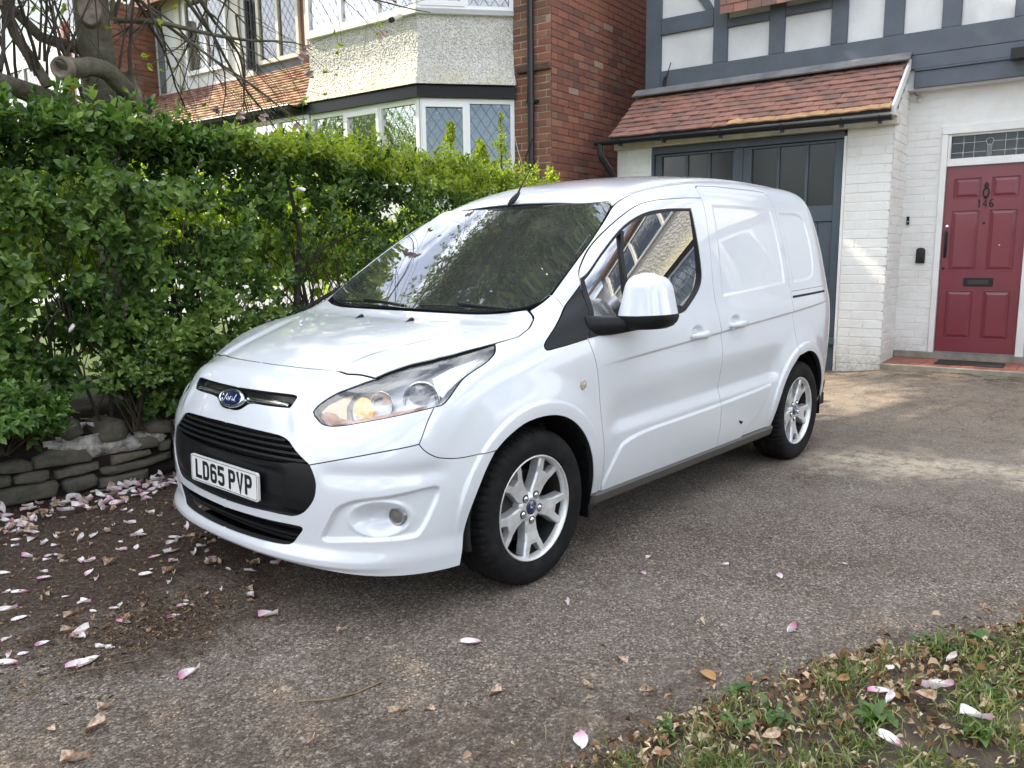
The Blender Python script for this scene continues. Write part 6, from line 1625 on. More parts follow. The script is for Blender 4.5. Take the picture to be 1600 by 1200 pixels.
# characters: box 50 x 79 mm, stroke 14 mm; local x to the right as read
GW, GH, SW = .050, .079, .0145; hw = SW/2
x0, x1, y0, y1 = hw, GW-hw, hw, GH-hw; ym = GH/2
GL = {
 'L': [[(x0, GH), (x0, y0), (GW, y0)]],
 'D': [[(x0, 0), (x0, GH)], [(0, y1)]+arc(x1-.017, y1-.017, .017, .017, 90, 0)+arc(x1-.017, y0+.017, .017, .017, 0, -90)+[(0, y0)]],
 '6': [[(x1, y1-.012)]+arc(x1-.011, y1-.011, .011, .011, 0, 90, 4)+arc(x0+.011, y1-.011, .011, .011, 90, 180, 4)+arc(x0+.011, y0+.011, .011, .011, 180, 270, 4)+arc(x1-.011, y0+.011, .011, .011, 270, 360, 4)+arc(x1-.011, ym-.006, .011, .011, 0, 90, 4)+[(x0, ym+.005)]],
 '5': [[(x1+hw*.7, y1), (x0, y1), (x0, ym+.006)], [(x0-hw, ym+.006), (x1-.011, ym+.006)]+arc(x1-.011, ym-.005, .011, .011, 80, 0, 4)+arc(x1-.011, y0+.011, .011, .011, 0, -90, 4)+arc(x0+.011, y0+.011, .011, .011, -90, -180, 4)],
 'P': [[(x0, 0), (x0, GH)], [(0, y1)]+arc(x1-.013, y1-.013, .013, .013, 90, 0, 5)+arc(x1-.013, ym+.010, .013, .013, 0, -90, 5)+[(x0, ym-.003)]],
 'V': [[(x0-.001, GH), (GW/2, y0*.4), (x1+.001, GH)]],
}
tw = 7*GW+5*.011+.033; cx = -tw/2
for i, ch in enumerate('LD65PVP'):
    mb = MB()
    for k, st in enumerate(GL[ch]):
        # seen from the front, +y is to the right of the reader
        strip2d(mb, [(cx+px_, -GH/2+py_) for px_, py_ in st], SW, .0018+.0003*k)
    mb.build('character', M_CHAR, PL, recalc=True)
    cx += GW+(.033 if i == 3 else .011)
mb = MB(); bw = []
for cx_, cy_, a0 in ((.243, .040, 0), (-.243, .040, 90), (-.243, -.040, 180), (.243, -.040, 270)):
    bw += arc(cx_, cy_, .010, .010, a0, a0+90, 4)
strip2d(mb, bw, .0016, .0012, True); mb.build('plate_border', M_CHAR, PL, recalc=True)
mb = MB()
for k in range(16): mb.box((PLX+.0008+TILT*.050, -.055+k*.0072, .4835-.0512), (PLX+.0014+TILT*.050, -.055+k*.0072+.0045, .4835-.0480))
mb.build('plate_maker_line', M_CHAR, PL)
# --- badge recess and oval badge
panel('badge_recess', loop([(UC, .845)], curve([(UC, .845), (1.19, .845), (1.18, .78), (1.43, .775), (1.47, .745), (UC, .74)])), M_BLKG, VAN, centre=True, d0=-.020, step=.03, gap=0, flange=.004)
for sd in (1, -1):
    mb = MB(); ss = np.linspace(1.225, 1.475, 12); vs = []
    prof = [(-.016, .006), (-.004, .000), (-.003, -.006), (-.016, -.012)]
    for s in ss:
        for dd, dz in prof: vs.append(P3(s, .806+dz+(.0 if s > 1.24 else -.004), dd, sd))
    mb.add(vs, [(i*4+a, i*4+a+1, (i+1)*4+a+1, (i+1)*4+a) for i in range(len(ss)-1) for a in range(3)], 0, True)
    mb.build('chrome_strip', M_CHROME, VAN, recalc=True)
bp, bn = fW(UC-.002, .790); bn = Vector((bn[0], 0, bn[2])).normalized(); bu = Vector((0, 1, 0)); bvv = bn.cross(bu)
if bvv.z < 0: bvv = -bvv
bc = Vector((bp[0], 0, bp[2]))+bn*.004
def oval(mb, a, b, prof, n=40, mi=0):
    vs = []
    for k in range(n):
        t = 2*math.pi*k/n
        for sc, h in prof: vs.append(bc+bu*math.cos(t)*(a+sc)+bvv*math.sin(t)*(b+sc)+bn*h)
    m = len(prof); fs = [(k*m+i, ((k+1) % n)*m+i, ((k+1) % n)*m+i+1, k*m+i+1) for k in range(n) for i in range(m-1)]
    mb.add(vs, fs, mi, True)
mb = MB(); oval(mb, .088, .038, [(0, -.03), (0, .004), (-.003, .009), (-.007, .010), (-.010, .007)]); BD = mb.build('oval_badge', M_CHROME, VAN)
mb = MB(); oval(mb, .078, .028, [(.0005, .0068), (-.01, .0088), (-.02, .0094)]); n0 = 40
mb.add([bc+bu*math.cos(2*math.pi*k/40)*.058+bvv*math.sin(2*math.pi*k/40)*.008+bn*.0094 for k in range(40)], [tuple(range(40))], 0, True)
mb.build('badge_field', M_NAVY, BD, recalc=True)
mb = MB()
def cal(pts, r=.0021):
    P = curve([(x, y) for x, y in pts], .004)
    mb.tube([bc+bu*float(p[0])+bvv*float(p[1])+bn*.0098 for p in P], r, 6)
# the word "Ford" in script
cal([(-.054, .004), (-.056, .013), (-.048, .019), (-.036, .017), (-.020, .016), (-.008, .019)])
cal([(-.026, .016), (-.030, .004), (-.034, -.008), (-.043, -.016), (-.052, -.013), (-.052, -.006)])
cal([(-.044, .002), (-.032, .003), (-.022, .005)], .0017)
cal([(-.012, .005), (-.019, .000), (-.019, -.009), (-.012, -.012), (-.006, -.006), (-.007, .002), (-.012, .005), (-.004, .001), (.003, .003)], .0018)
cal([(.004, .006), (.004, -.002), (.002, -.012)], .002); cal([(.004, .000), (.009, .005), (.015, .005)], .0018)
cal([(.032, .004), (.024, .003), (.020, -.004), (.023, -.011), (.030, -.009), (.034, -.002)], .0018)
cal([(.041, .018), (.037, .006), (.034, -.004), (.036, -.011), (.043, -.010)], .0019)
mb.build('badge_lettering', M_CHROME, BD)
# --- headlamps
M_LAMPB = mat('lamp_housing_grey', (.66, .67, .69), .28, .35); M_LAMPC = mat('lamp_reflector', (.62, .63, .65), .16, 1)
M_AMB = mat('amber_reflector', (.50, .20, .10), .25, .2, .5)
M_LIT = mat('lit_indicator', (.9, .55, .25), .3, 0, 0, emit=(1.0, .46, .12), es=.5); N_ = NT(M_LIT)
v_ = N_.voro(N_.coord(), 55); N_.set(N_.b, 'Emission Strength', N_.ramp(v_, [(0.0, 1.3), (.35, .55), (.8, .22)]))
HLR = loop(c_hltop_in[::-1] if False else [p for p in c_hltop_in[::-1]], c_hltop_out, c_hlrear)
for sd_i, nm in enumerate(('headlamp',)):
    HL = panel('headlamp', HLR, M_LAMPB, VAN, disp=lambda P: -.050+.0*P[:, 0], step=.02, gap=.003, flange=-.030)
rim = panel('lamp_rim', HLR, M_BLKG, VAN, holes=[inset(HLR, .0075, None)], step=.02, gap=.003, d0=-.004, flange=.012)
lens = panel('lens', HLR, M_LENS, VAN, step=.02, gap=.004, d0=-.005, flange=.003)
for grp in (rim, lens):
    for a, b in zip(grp, HL): a.parent = b; a.scale = (1, 1, 1); a.location = (0, 0, 0)
def hl_part(name, fn, mats, **k):
    mb = MB(); fn(mb); me = mb.mesh(name, mats, **k)
    for b in HL:
        o = bpy.data.objects.new(name, me); COL.objects.link(o); o.parent = b
def ring_at(s, z, d, r, prof, n=36, mi=0, ax=None, sq=1.0):
    """a turned bowl standing on the surface at (s,z); prof (radius, height)"""
    def f(mb):
        c = P3(s, z, d); nn = Vector(fW(s, z)[1]) if ax is None else Vector(ax).normalized()
        t = Vector((0, 0, 1)); t = (t-t.dot(nn)*nn).normalized(); u = nn.cross(t)
        vs = [c+(t*math.sin(2*math.pi*k/n)*sq+u*math.cos(2*math.pi*k/n))*rr*r+nn*h for k in range(n) for rr, h in prof]
        m = len(prof)
        mb.add(vs, [(k*m+i, ((k+1) % n)*m+i, ((k+1) % n)*m+i+1, k*m+i+1) for k in range(n) for i in range(m-1)], mi, True)
    return f
axl = (.80, .58, .12)
hl_part('reflector_bowl', ring_at(.535, .858, -.060, .066, [(1.05, .030), (1.0, .034), (.93, .030), (.85, .012), (.55, -.008), (.46, -.006)], ax=axl), M_LAMPC)
hl_part('projector_lens', ring_at(.548, .866, -.038, .040, [(1.05, -.01), (1.0, .004), (.9, .014), (.7, .022), (.4, .028), (.001, .030)], ax=axl), mat('projector_glass', (.26, .27, .28), .05, 0, 1, .0))
hl_part('reflector_bowl', ring_at(.735, .845, -.055, .050, [(1.0, .030), (.95, .032), (.88, .02), (.55, .0), (.2, -.004), (.001, -.004)], ax=(.93, .36, .05)), M_LAMPC)
def ind(mb):
    ring_at(.835, .822, -.047, .046, [(1.0, .014), (.8, .022), (.45, .027), (.001, .028)], ax=(.97, .25, .05), sq=.93)(mb)
hl_part('indicator_bulb', ind, M_LIT)
def patch(pts, d, mi=0, st=.02):
    def f(mb):
        R = np.array(pts, float)
        res = geometry.delaunay_2d_cdt([Vector(p) for p in densify(R, st)], [(i, (i+1) % len(densify(R, st))) for i in range(len(densify(R, st)))], [], 1, 1e-6)
        mb.add([P3(v[0], v[1], d) for v in res[0]], [tuple(t) for t in res[2]], mi, True)
    return f
hl_part('amber_strip', patch([(1.045, .768), (.985, .748), (.84, .760), (.66, .786), (.53, .803), (.53, .813), (.66, .797), (.80, .777), (.93, .764), (.97, .786), (1.03, .792)], -.016), M_AMB, recalc=False)
hl_part('chrome_fin', patch([(.46, .905), (.35, .935), (.22, .968), (.165, .985), (.20, .955), (.30, .918), (.36, .890), (.42, .860), (.455, .835), (.475, .862)], -.018), M_LAMPC)
hl_part('dark_bezel', patch([(.78, .886), (.66, .905), (.50, .930), (.36, .951), (.33, .944), (.45, .918), (.55, .925), (.63, .905), (.72, .880), (.86, .862), (.96, .845), (1.03, .818), (1.04, .826), (.95, .860)], -.014), M_BLKG)
hl_part('housing_divider', patch([(.868, .766), (.880, .766), (.905, .812), (.885, .862), (.876, .862), (.893, .812)], -.012), M_BLKG)
hl_part('inner_panel', patch([(1.055, .790), (1.0, .770), (.91, .772), (.925, .812), (.90, .862), (.96, .845), (1.02, .822)], -.022), mat('lamp_inner', (.75, .50, .28), .3, .2, .5))
# --- fog lamps
def fog(mb):
    ring_at(.672, .418, -.040, .034, [(1.0, -.02), (1.0, .016), (.92, .020), (.9, .017), (.5, .021), (.001, .022)], ax=(.95, .30, 0))(mb)
both('fog_lamp', fog, mat('fog_glass', (.16, .155, .15), .12, .3, 1))
# --- side indicator, handles
def sind(mb):
    c = P3(-.290, .797, .001); n = Vector(fW(-.29, .797)[1])
    vs = []; prof = [(1, 0), (1, .004), (.85, .008), (.80, .007), (.5, .010), (.001, .011)]
    for k in range(24):
        for rr, h in prof: vs.append(c+Vector((math.cos(k*math.pi/12)*.019*rr, 0, math.sin(k*math.pi/12)*.022*rr))+n*h)
    mb.add(vs, [(k*6+i, ((k+1) % 24)*6+i, ((k+1) % 24)*6+i+1, k*6+i+1) for k in range(24) for i in range(5)], 0, True)
both('side_indicator', sind, mat('smoked_amber', (.42, .36, .28), .2, 0, 1))
def handle(x, z, sgn):
    def f(mb):
        sec = []; N = 16
        for i in range(N+1):
            t = i/N; xx = x-.095+.19*t; zz = z+.004*math.cos((t-.5)*3)+.0
            bow = .040*math.sin(math.pi*min(1, max(0, t)))**.55
            p = P3(xx, zz, .002+bow*.85)
            h = .0155*(math.sin(math.pi*(.08+.84*t))**.35); th = .010
            ring = []
            for k in range(12):
                a = 2*math.pi*k/12; ca, sa = math.cos(a), math.sin(a)
                ring.append(p+Vector((0, th*np.sign(ca)*abs(ca)**.7, h*np.sign(sa)*abs(sa)**.8)))
            sec.append(ring)
        vs = [v for r in sec for v in r]
        mb.add(vs, [(i*12+k, i*12+(k+1) % 12, (i+1)*12+(k+1) % 12, (i+1)*12+k) for i in range(N) for k in range(12)]+[tuple(range(12))[::-1], tuple(range(N*12, N*12+12))], 0, True)
        mb.tube([P3(x+sgn*.075, z, -.004), P3(x+sgn*.075, z, .012)], .021, 16)
    return f
for par, x, z, sg in ((DOOR, -1.290, .925, -1), (SLID, -1.715, .950, 1)):
    mb = MB(); handle(x, z, sg)(mb); me = mb.mesh('door_handle', M_PAINT, recalc=True)
    for b in par:
        o = bpy.data.objects.new('door_handle', me); COL.objects.link(o); o.parent = b
# sliding rail
mb = MB(); xs = np.linspace(-3.13, -2.50, 10)
vs = [v for x in xs for v in (P3(x, 1.066+(-x-2.5)*.020+.007, .0015), P3(x, 1.066+(-x-2.5)*.020-.007, .0015), P3(x, 1.066+(-x-2.5)*.020-.007, -.02), P3(x, 1.066+(-x-2.5)*.020+.007, -.02))]
mb.add(vs, [(i*4+a, i*4+(a+1) % 4, (i+1)*4+(a+1) % 4, (i+1)*4+a) for i in range(9) for a in range(4)])
o = mb.build('slide_rail', M_DARK, VAN, recalc=True); o2 = link('slide_rail', o.data, VAN); o2.scale = (1, -1, 1)
mb = MB(); vs = [v for x in xs for v in (P3(x, 1.066+(-x-2.5)*.020+.036, .001), P3(x, 1.066+(-x-2.5)*.020+.0335, .001))]
mb.add(vs, [(i*2, i*2+1, i*2+3, i*2+2) for i in range(9)])
o = mb.build('trim_joint', M_DARK, VAN, recalc=True); o2 = link('trim_joint', o.data, VAN); o2.scale = (1, -1, 1)
# fuel or door-bottom slot seen on the sliding door
mb = MB(); q = [(-1.79, .400), (-1.84, .385), (-1.825, .372), (-1.80, .385)]
mb.prism([P3(a, b, .0135) for a, b in q], (0, -.01, 0)); o = mb.build('drain_slot', M_DARK, VAN, recalc=True); o2 = link('drain_slot', o.data, VAN); o2.scale = (1, -1, 1)
# --- sills
def sill(mb):
    xs = [-.415, -.43]+list(np.linspace(-.6, -2.2, 12))+[-2.285, -2.305]
    vs = []
    for i, x in enumerate(xs):
        e = .02 if i in (0, len(xs)-1) else 0
        yb = .868
        for y, z in ((yb-.05, .286), (yb+.016-e, .283), (yb+.024-e, .270), (yb+.010-e, .232), (yb-.015, .212), (yb-.12, .205)): vs.append(Vector((x, y, z)))
    m = 6; mb.add(vs, [(i*m+a, i*m+a+1, (i+1)*m+a+1, (i+1)*m+a) for i in range(len(xs)-1) for a in range(m-1)], 0, False)
    mb.add(vs[:m], [tuple(range(m))]); mb.add(vs[-m:], [tuple(range(m))[::-1]])
M_SILL = mat('weathered_black_plastic', (.085, .078, .070), .5)
both('side_sill', sill, M_SILL, recalc=True)
# --- wheel arch liners, mudflaps, underbody
def liner(cx, cz, r, x0_, x1_):
    def f(mb):
        vs = []; N = 28
        for i in range(N+1):
            a = math.radians(-12+204*i/N)
            for y, rr in ((.885, r+.001), (.870, r+.014), (.50, r+.014)): vs.append(Vector((cx+rr*math.cos(a), y, cz+rr*math.sin(a))))
        mb.add(vs, [(i*3+a, (i+1)*3+a, (i+1)*3+a+1, i*3+a+1) for i in range(N) for a in range(2)], 0, True)
        c0 = [Vector((cx+(r+.02)*math.cos(math.radians(-12+204*i/N)), .50, cz+(r+.02)*math.sin(math.radians(-12+204*i/N)))) for i in range(N+1)]
        mb.add(c0, [tuple(range(N+1))])
    return f
both('wheel_arch_liner', liner(-.008, .318, .380, 0, 0), M_DARK); both('wheel_arch_liner', liner(-2.662, .322, .386, 0, 0), M_DARK)
def flap(x, zt, zb):
    def f(mb): mb.box((x-.012, .66, zb), (x, .872, zt))
    return f
both('mudflap', flap(-.388, .40, .175), M_BLK); both('mudflap', flap(-3.075, .38, .235), M_BLK)
def rearb(mb):
    vs = []; ss = np.linspace(-3.10, UT, 16)
    for s in ss:
        for z, d in ((.44, .004), (.43, .014), (.30, .016), (.235, -.002)): vs.append(P3(s, z, d))
    mb.add(vs, [(i*4+a, i*4+a+1, (i+1)*4+a+1, (i+1)*4+a) for i in range(15) for a in range(3)], 0, True)
both('rear_bumper', rearb, M_BLK)
mb = MB(); mb.box((-3.40, -.50, .24), (.66, .50, .36)); mb.box((-2.25, -.80, .215), (-.42, .80, .30))
mb.box((-3.35, -.80, .26), (-3.10, .80, .34)); mb.box((.45, -.66, .25), (.66, .66, .34))
mb.build('underbody', M_DARK, VAN)
# --- wheels
def tyre_mesh():
    mb = MB(); n = 240
    prof = [(.222, -.095), (.224, -.100), (.232, -.103), (.250, -.1085), (.270, -.1105), (.290, -.1075), (.305, -.101), (.3145, -.093), (.3205, -.082), (.3235, -.066), (.3245, -.050)]
    gro = [(.3255, -.046), (.3175, -.044), (.3175, -.036), (.3262, -.034), (.3268, -.008), (.3190, -.006), (.3190, .006), (.3268, .008)]
    full = prof+gro
    full = full+[(r, -y) for r, y in reversed([(.3262, -.034), (.3175, -.036), (.3175, -.044), (.3255, -.046)]+[])]
    full = full+[(r, -y) for r, y in reversed(prof)]
    vs = []; m = len(full)
    for k in range(n):
        a = 2*math.pi*k/n; cut = (k % 4 == 0)
        for i, (r, y) in enumerate(full):
            rr = r
            if cut and abs(y) > .045 and r > .300: rr = r-.006*min(1, (r-.298)/.015)
            if k % 8 in (2, 3) and abs(y) < .034 and r > .322: rr = r-.004
            aa = a+(abs(y)-.05)*.25
            vs.append((rr*math.cos(aa), y, rr*math.sin(aa)))
    mb.add(vs, [(k*m+i, ((k+1) % n)*m+i, ((k+1) % n)*m+i+1, k*m+i+1) for k in range(n) for i in range(m-1)], 0, True)
    me = mb.mesh('tyre', M_RUB, recalc=True); me.set_sharp_from_angle(angle=math.radians(32)); return me
def rim_mesh():
    mb = MB()
    mb.lathe([(.2215, .080), (.2215, .094), (.218, .0985), (.2125, .0965), (.209, .088), (.2045, .078), (.203, .066)], 96)
    mb.lathe([(.203, .066), (.198, .030), (.190, -.05), (.200, -.085)], 96, mi=1)
    # five forked spokes
    def sp(r, w, h): return (r, w, h)
    for k in range(5):
        a = math.radians(-90+72*k); R = Vector((math.cos(a), 0, math.sin(a))); T = Vector((-math.sin(a), 0, math.cos(a))); Y = Vector((0, 1, 0))
        def pt(r, w, h): return R*r+T*w+Y*h
        # outline of the left half (r, w) of the front face
        L = [(.030, .018), (.070, .0275), (.105, .0305), (.140, .039), (.165, .051), (.205, .065)]
        Hh = [.072, .070, .071, .075, .079, .084]
        I = [(.205, .041), (.176, .028), (.156, .016), (.156, .0)]
        Ih = [.083, .079, .077, .077]
        top = []
        for sg in (1, -1):
            fr = [pt(r, w*sg, h) for (r, w), h in zip(L, Hh)]; inn = [pt(r, w*sg, h) for (r, w), h in zip(I, Ih)]
            cen = [pt(r, 0, h+.001) for r, h in ((.030, .072), (.070, .070), (.105, .071), (.140, .076))]
            vs = fr+inn+cen; nf = 6
            # faces: centre line to edge
            f = [(10, 0, 1, 11), (11, 1, 2, 12), (12, 2, 3, 13), (13, 3, 8, 9), (3, 4, 7, 8), (4, 5, 6, 7)]
            mb.add(vs, [q if sg < 0 else q[::-1] for q in f], 0, False)
            # outer flank, bevelled then falling away
            b1 = [pt(r+.0, w*sg+sg*.005, h-.008) for (r, w), h in zip(L, Hh)]
            b2 = [pt(r-.003, w*sg+sg*.008, h-.045) for (r, w), h in zip(L, Hh)]
            vs = fr+b1+b2
            mb.add(vs, [(i, i+1, 6+i+1, 6+i) if sg > 0 else (i, 6+i, 6+i+1, i+1) for i in range(5)]+[(6+i, 6+i+1, 12+i+1, 12+i) if sg > 0 else (6+i, 12+i, 12+i+1, 6+i+1) for i in range(5)], 0, False)
            i1 = [pt(r+(.003 if j > 1 else 0), w*sg-(.002*sg if j < 2 else 0), h-.030) for j, ((r, w), h) in enumerate(zip(I, Ih))]
            vs = inn+i1
            mb.add(vs, [(i, 4+i, 4+i+1, i+1) if sg > 0 else (i, i+1, 4+i+1, 4+i) for i in range(3)], 0, False)
            # floor of the pocket at the fork
            mb.add([i1[0]-Y*.0, i1[1], i1[2], i1[3], pt(.205, 0, .050)], [(4, 0, 1, 2, 3)], 1, False)
    # hub with bolt recesses
    mb.lathe([(.070, .020), (.066, .058), (.058, .0705), (.040, .0735), (.034, .0745), (.030, .070), (.0005, .070)], 40)
    me = mb.mesh('rim', [M_ALLOY, M_DARKM], recalc=False)
    bm = bmesh.new(); bm.from_mesh(me); bmesh.ops.remove_doubles(bm, verts=bm.verts[:], dist=2e-4); bm.to_mesh(me); bm.free()
    return me
TY = tyre_mesh(); RM = rim_mesh()
mb = MB(); mb.lathe([(.031, .066), (.031, .0765), (.029, .0785), (.0005, .0795)], 28); CAP = mb.mesh('centre_cap', M_NAVY)
mb = MB(); mb.lathe([(.0125, .052), (.0125, .074), (.0115, .0765), (.0065, .0795), (.0005, .080)], 12); mb.lathe([(.0165, .069), (.0175, .0735), (.0145, .0742), (.0135, .068)], 20, mi=1)
NUT = mb.mesh('wheel_nut', [M_CHROME, M_DARKM])
mb = MB(); mb.lathe([(.02, .010), (.145, .010), (.150, .004), (.150, -.02)], 48); mb.box((.06, -.03, -.06), (.165, .03, .07)); mb.lathe([(.175, -.04), (.0005, -.04)], 32)
DISC = mb.mesh('brake_disc', M_DARKM)
mb = MB(); capl = lambda pts, r=.0012: mb.tube([Vector((x, .0800, z)) for x, z in pts], r, 5)
capl([(-.016, .004), (-.010, .009), (-.002, .007), (.006, .009)]); capl([(-.006, .007), (-.009, -.006), (-.015, -.007)])
capl([(-.001, 0), (.002, -.005), (.005, -.001), (.001, .001)], .001); capl([(.008, .002), (.008, -.006)], .001); capl([(.016, .009), (.012, -.002), (.014, -.006), (.010, -.003)], .001)
CAPL = mb.mesh('cap_lettering', M_CHROME)
def wheel(x, side, rot):
    w = empty('wheel', (x, .797*side, .3195), VAN); M = Matrix.Rotation(0 if side > 0 else math.pi, 4, 'Z')
    w.rotation_euler = (0, 0, 0 if side > 0 else math.pi)
    def add(nm, me, r=0., loc=(0, 0, 0)):
        o = bpy.data.objects.new(nm, me); COL.objects.link(o); o.parent = w; o.location = loc; o.rotation_euler = (0, r, 0); return o
    t = add('tyre', TY, rot*.7); t.scale = (1, 1, 1); add('rim', RM, rot); add('centre_cap', CAP, rot*0); add('cap_lettering', CAPL, -.5); add('brake_disc', DISC)
    for k in range(5):
        a = math.radians(-90+72*k); p = Matrix.Rotation(rot, 3, 'Y') @ Vector((.0545*math.cos(a), 0, .0545*math.sin(a)))
        add('wheel_nut', NUT, 0, p)
    return w
wheel(0, 1, math.radians(3)); wheel(-2.662, 1, math.radians(2)); wheel(0, -1, .6); wheel(-2.662, -1, 1.1)
# --- wing mirrors
def mirror(side):
    mb = MB(); nz, na = 12, 28; vs = []
    # lofted rounded housing: sections stacked in height
    for j in range(nz+1):
        t = j/nz; z = 1.070+.188*t
        k = (1-max(0, (t-.62)/.38)**2.6)**.5 if t > .62 else 1
        kb = 1
        cx_ = -.640-.014*t; cy_ = 1.012-.004*t; ax_ = (.092-.016*t)*k*kb; ay_ = (.106-.036*t)*(.25+.75*k)
        for i in range(na):
            a = 2*math.pi*i/na; ca, sa = math.cos(a), math.sin(a); e = .62
            x = ax_*np.sign(ca)*abs(ca)**e; y = ay_*np.sign(sa)*abs(sa)**e
            x += -.38*(y)  # swept back towards the tip
            vs.append(Vector((cx_+x, (cy_+y)*1.0, z+.010*(-y/.1)*t+(-.008 if j == 0 else 0)*0)))
    fs = [(j*na+i, j*na+(i+1) % na, (j+1)*na+(i+1) % na, (j+1)*na+i) for j in range(nz) for i in range(na)]
    mb.add(vs, fs, 0, True); mb.add(vs[nz*na:], [tuple(range(na))], 0, True)
    cap = mb.mesh('mirror_cap', M_PAINT, recalc=True)
    m2 = MB(); vs = []
    for j, (z, sc, dx) in enumerate(((1.074, 1.02, 0), (1.060, 1.03, 0), (1.040, .98, .0), (1.022, .86, .004), (1.012, .66, .008))):
        for i in range(na):
            a = 2*math.pi*i/na; ca, sa = math.cos(a), math.sin(a); e = .62
            x = .094*sc*np.sign(ca)*abs(ca)**e; y = .106*sc*np.sign(sa)*abs(sa)**e
            x += -.38*y
            vs.append(Vector((-.640+x+dx, 1.010+y, z+.05*(y if y > 0 else 0))))
    m2.add(vs, [(j*na+i, j*na+(i+1) % na, (j+1)*na+(i+1) % na, (j+1)*na+i) for j in range(4) for i in range(na)], 0, True); m2.add(vs[4*na:], [tuple(range(na))], 0, True)
    # arm reaching to the door
    secs = [(-.362, .868, 1.036, .030, .046), (-.43, .885, 1.034, .036, .045), (-.50, .91, 1.032, .04, .042), (-.58, .95, 1.032, .04, .030), (-.66, .99, 1.040, .04, .028)]
    vs = []
    for x, y, z, wy, hz in secs:
        for i in range(12):
            a = 2*math.pi*i/12; ca, sa = math.cos(a), math.sin(a)
            vs.append(Vector((x, y+wy*np.sign(ca)*abs(ca)**.7, z+hz*np.sign(sa)*abs(sa)**.7)))
    m2.add(vs, [(j*12+i, j*12+(i+1) % 12, (j+1)*12+(i+1) % 12, (j+1)*12+i) for j in range(4) for i in range(12)]+[tuple(range(12)), tuple(range(48, 60))], 0, True)
    return cap, m2.mesh('wing_mirror', M_BLK, recalc=True)
capm, armm = mirror(1)
mb = MB(); mb.prism([Vector((-.752, .925, 1.09)), Vector((-.752, 1.05, 1.09)), Vector((-.758, 1.04, 1.23)), Vector((-.758, .935, 1.235))], (-.004, 0, 0)); glm = mb.mesh('mirror_glass', M_CHROME, recalc=True)
for sd in (1, -1):
    o = link('wing_mirror', armm, VAN); o.scale = (1, sd, 1)
    for nm, me in (('mirror_cap', capm), ('mirror_glass', glm)):
        q = bpy.data.objects.new(nm, me); COL.objects.link(q); q.parent = o
# --- aerial, washer jets, wipers
mb = MB(); b0 = Vector(fT(-.905, 0)[0])
mb.tube([b0+Vector((.055, 0, -.006)), b0+Vector((.025, 0, .012)), b0+Vector((-.012, 0, .040)), b0+Vector((-.035, 0, .062))], [.006, .017, .014, .006], 10)
mb.tube([b0+Vector((-.020, 0, .052)), b0+Vector((-.055, 0, .100)), b0+Vector((-.15, 0, .215))], [.006, .0045, .002], 8)
mb.build('aerial', M_BLK, VAN)
for yy in (.205, -.155, ):
    mb = MB(); x_ = .045
    p = Vector(fT(x_, abs(yy))[0]); p.y = yy
    vs = [p+Vector(q) for q in ((.030, -.004, 0), (.030, .004, 0), (-.016, .014, 0), (-.016, -.014, 0), (-.012, .009, .016), (-.012, -.009, .016), (.014, .003, .005), (.014, -.003, .005))]
    mb.add(vs, [(0, 1, 6, 7)[::1], (1, 2, 4, 6), (2, 3, 5, 4), (3, 0, 7, 5), (6, 4, 5, 7)], 0, False); mb.build('washer_jet', M_BLK, VAN, recalc=True)
def screen_pt(x, y, d): p, n = fT(x, abs(y)); q = p+n*d; return Vector((q[0], q[1]*(1 if y >= 0 else -1), q[2]))
def wiper(ys, ye, xs_, xe):
    mb = MB(); n = 10
    pts = [screen_pt(xs_+(xe-xs_)*i/n, ys+(ye-ys)*i/n, .007) for i in range(n+1)]
    mb.tube(pts, .0065, 6, flat=.6)
    pts2 = [screen_pt(xs_+(xe-xs_)*i/n*.5+.016*(1-i/n), ys+(ye-ys)*(.0+.55*i/n), .020) for i in range(n+1)]
    mb.tube(pts2, .008, 6)
    mb.build('wiper', M_BLK, VAN)
wiper(.02, -.60, -.100, -.155); wiper(.64, .10, -.150, -.112)
panel('scuttle', loop([(-.055, 0)], curve([(-.055, 0), (-.06, .2), (-.075, .36), (-.10, .52), (-.125, .60), (-.165, .68), (-.20, .70), (-.17, .62), (-.145, .52), (-.125, .36), (-.118, .18), (-.115, 0)])), M_BLK, VAN, dom='T', centre=True, step=.03, d0=-.020, gap=0, flange=.004)
# --- interior
mb = MB(); mb.box((-.62, -.74, .62), (-.16, .74, .93)); mb.box((-.36, -.70, .93), (-.14, .70, 1.045))
me = mb.mesh('dashboard', M_INT); bevel_mesh(me, .05, 3); link('dashboard', me, VAN)
mb = MB(); mb.box((-.56, -.56, .90), (-.36, -.20, 1.06)); me = mb.mesh('instrument_cowl', M_INT); bevel_mesh(me, .03, 3); link('instrument_cowl', me, VAN)
mb = MB(); c = Vector((-.70, -.38, .93)); R_ = Matrix.Rotation(math.radians(-62), 3, 'Y')
mb.tube([c+R_ @ Vector((.19*math.cos(a), .19*math.sin(a), 0)) for a in np.linspace(0, 2*math.pi, 33)], .015, 8, cap=False)
mb.tube([c+R_ @ Vector((.18, 0, 0)), c, c+R_ @ Vector((-.18, 0, 0))], [.015, .05, .015], 8); mb.tube([c+R_ @ Vector((0, -.18, 0)), c+R_ @ Vector((0, .18, 0))], .02, 8)
mb.build('steering_wheel', M_INT, VAN)
for ys in (.38, -.38):
    mb = MB(); mb.box((-1.42, ys-.25, .58), (-.92, ys+.25, .78)); mb.box((-.02, -.24, 0), (.12, .24, .62), M=Matrix.Translation((-1.42, ys, .74)) @ Matrix.Rotation(math.radians(-14), 4, 'Y'))
    mb.box((-.0, -.14, .66), (.10, .14, .84), M=Matrix.Translation((-1.43, ys, .74)) @ Matrix.Rotation(math.radians(-14), 4, 'Y'))
    me = mb.mesh('seat', M_SEAT); bevel_mesh(me, .045, 3); link('seat', me, VAN)
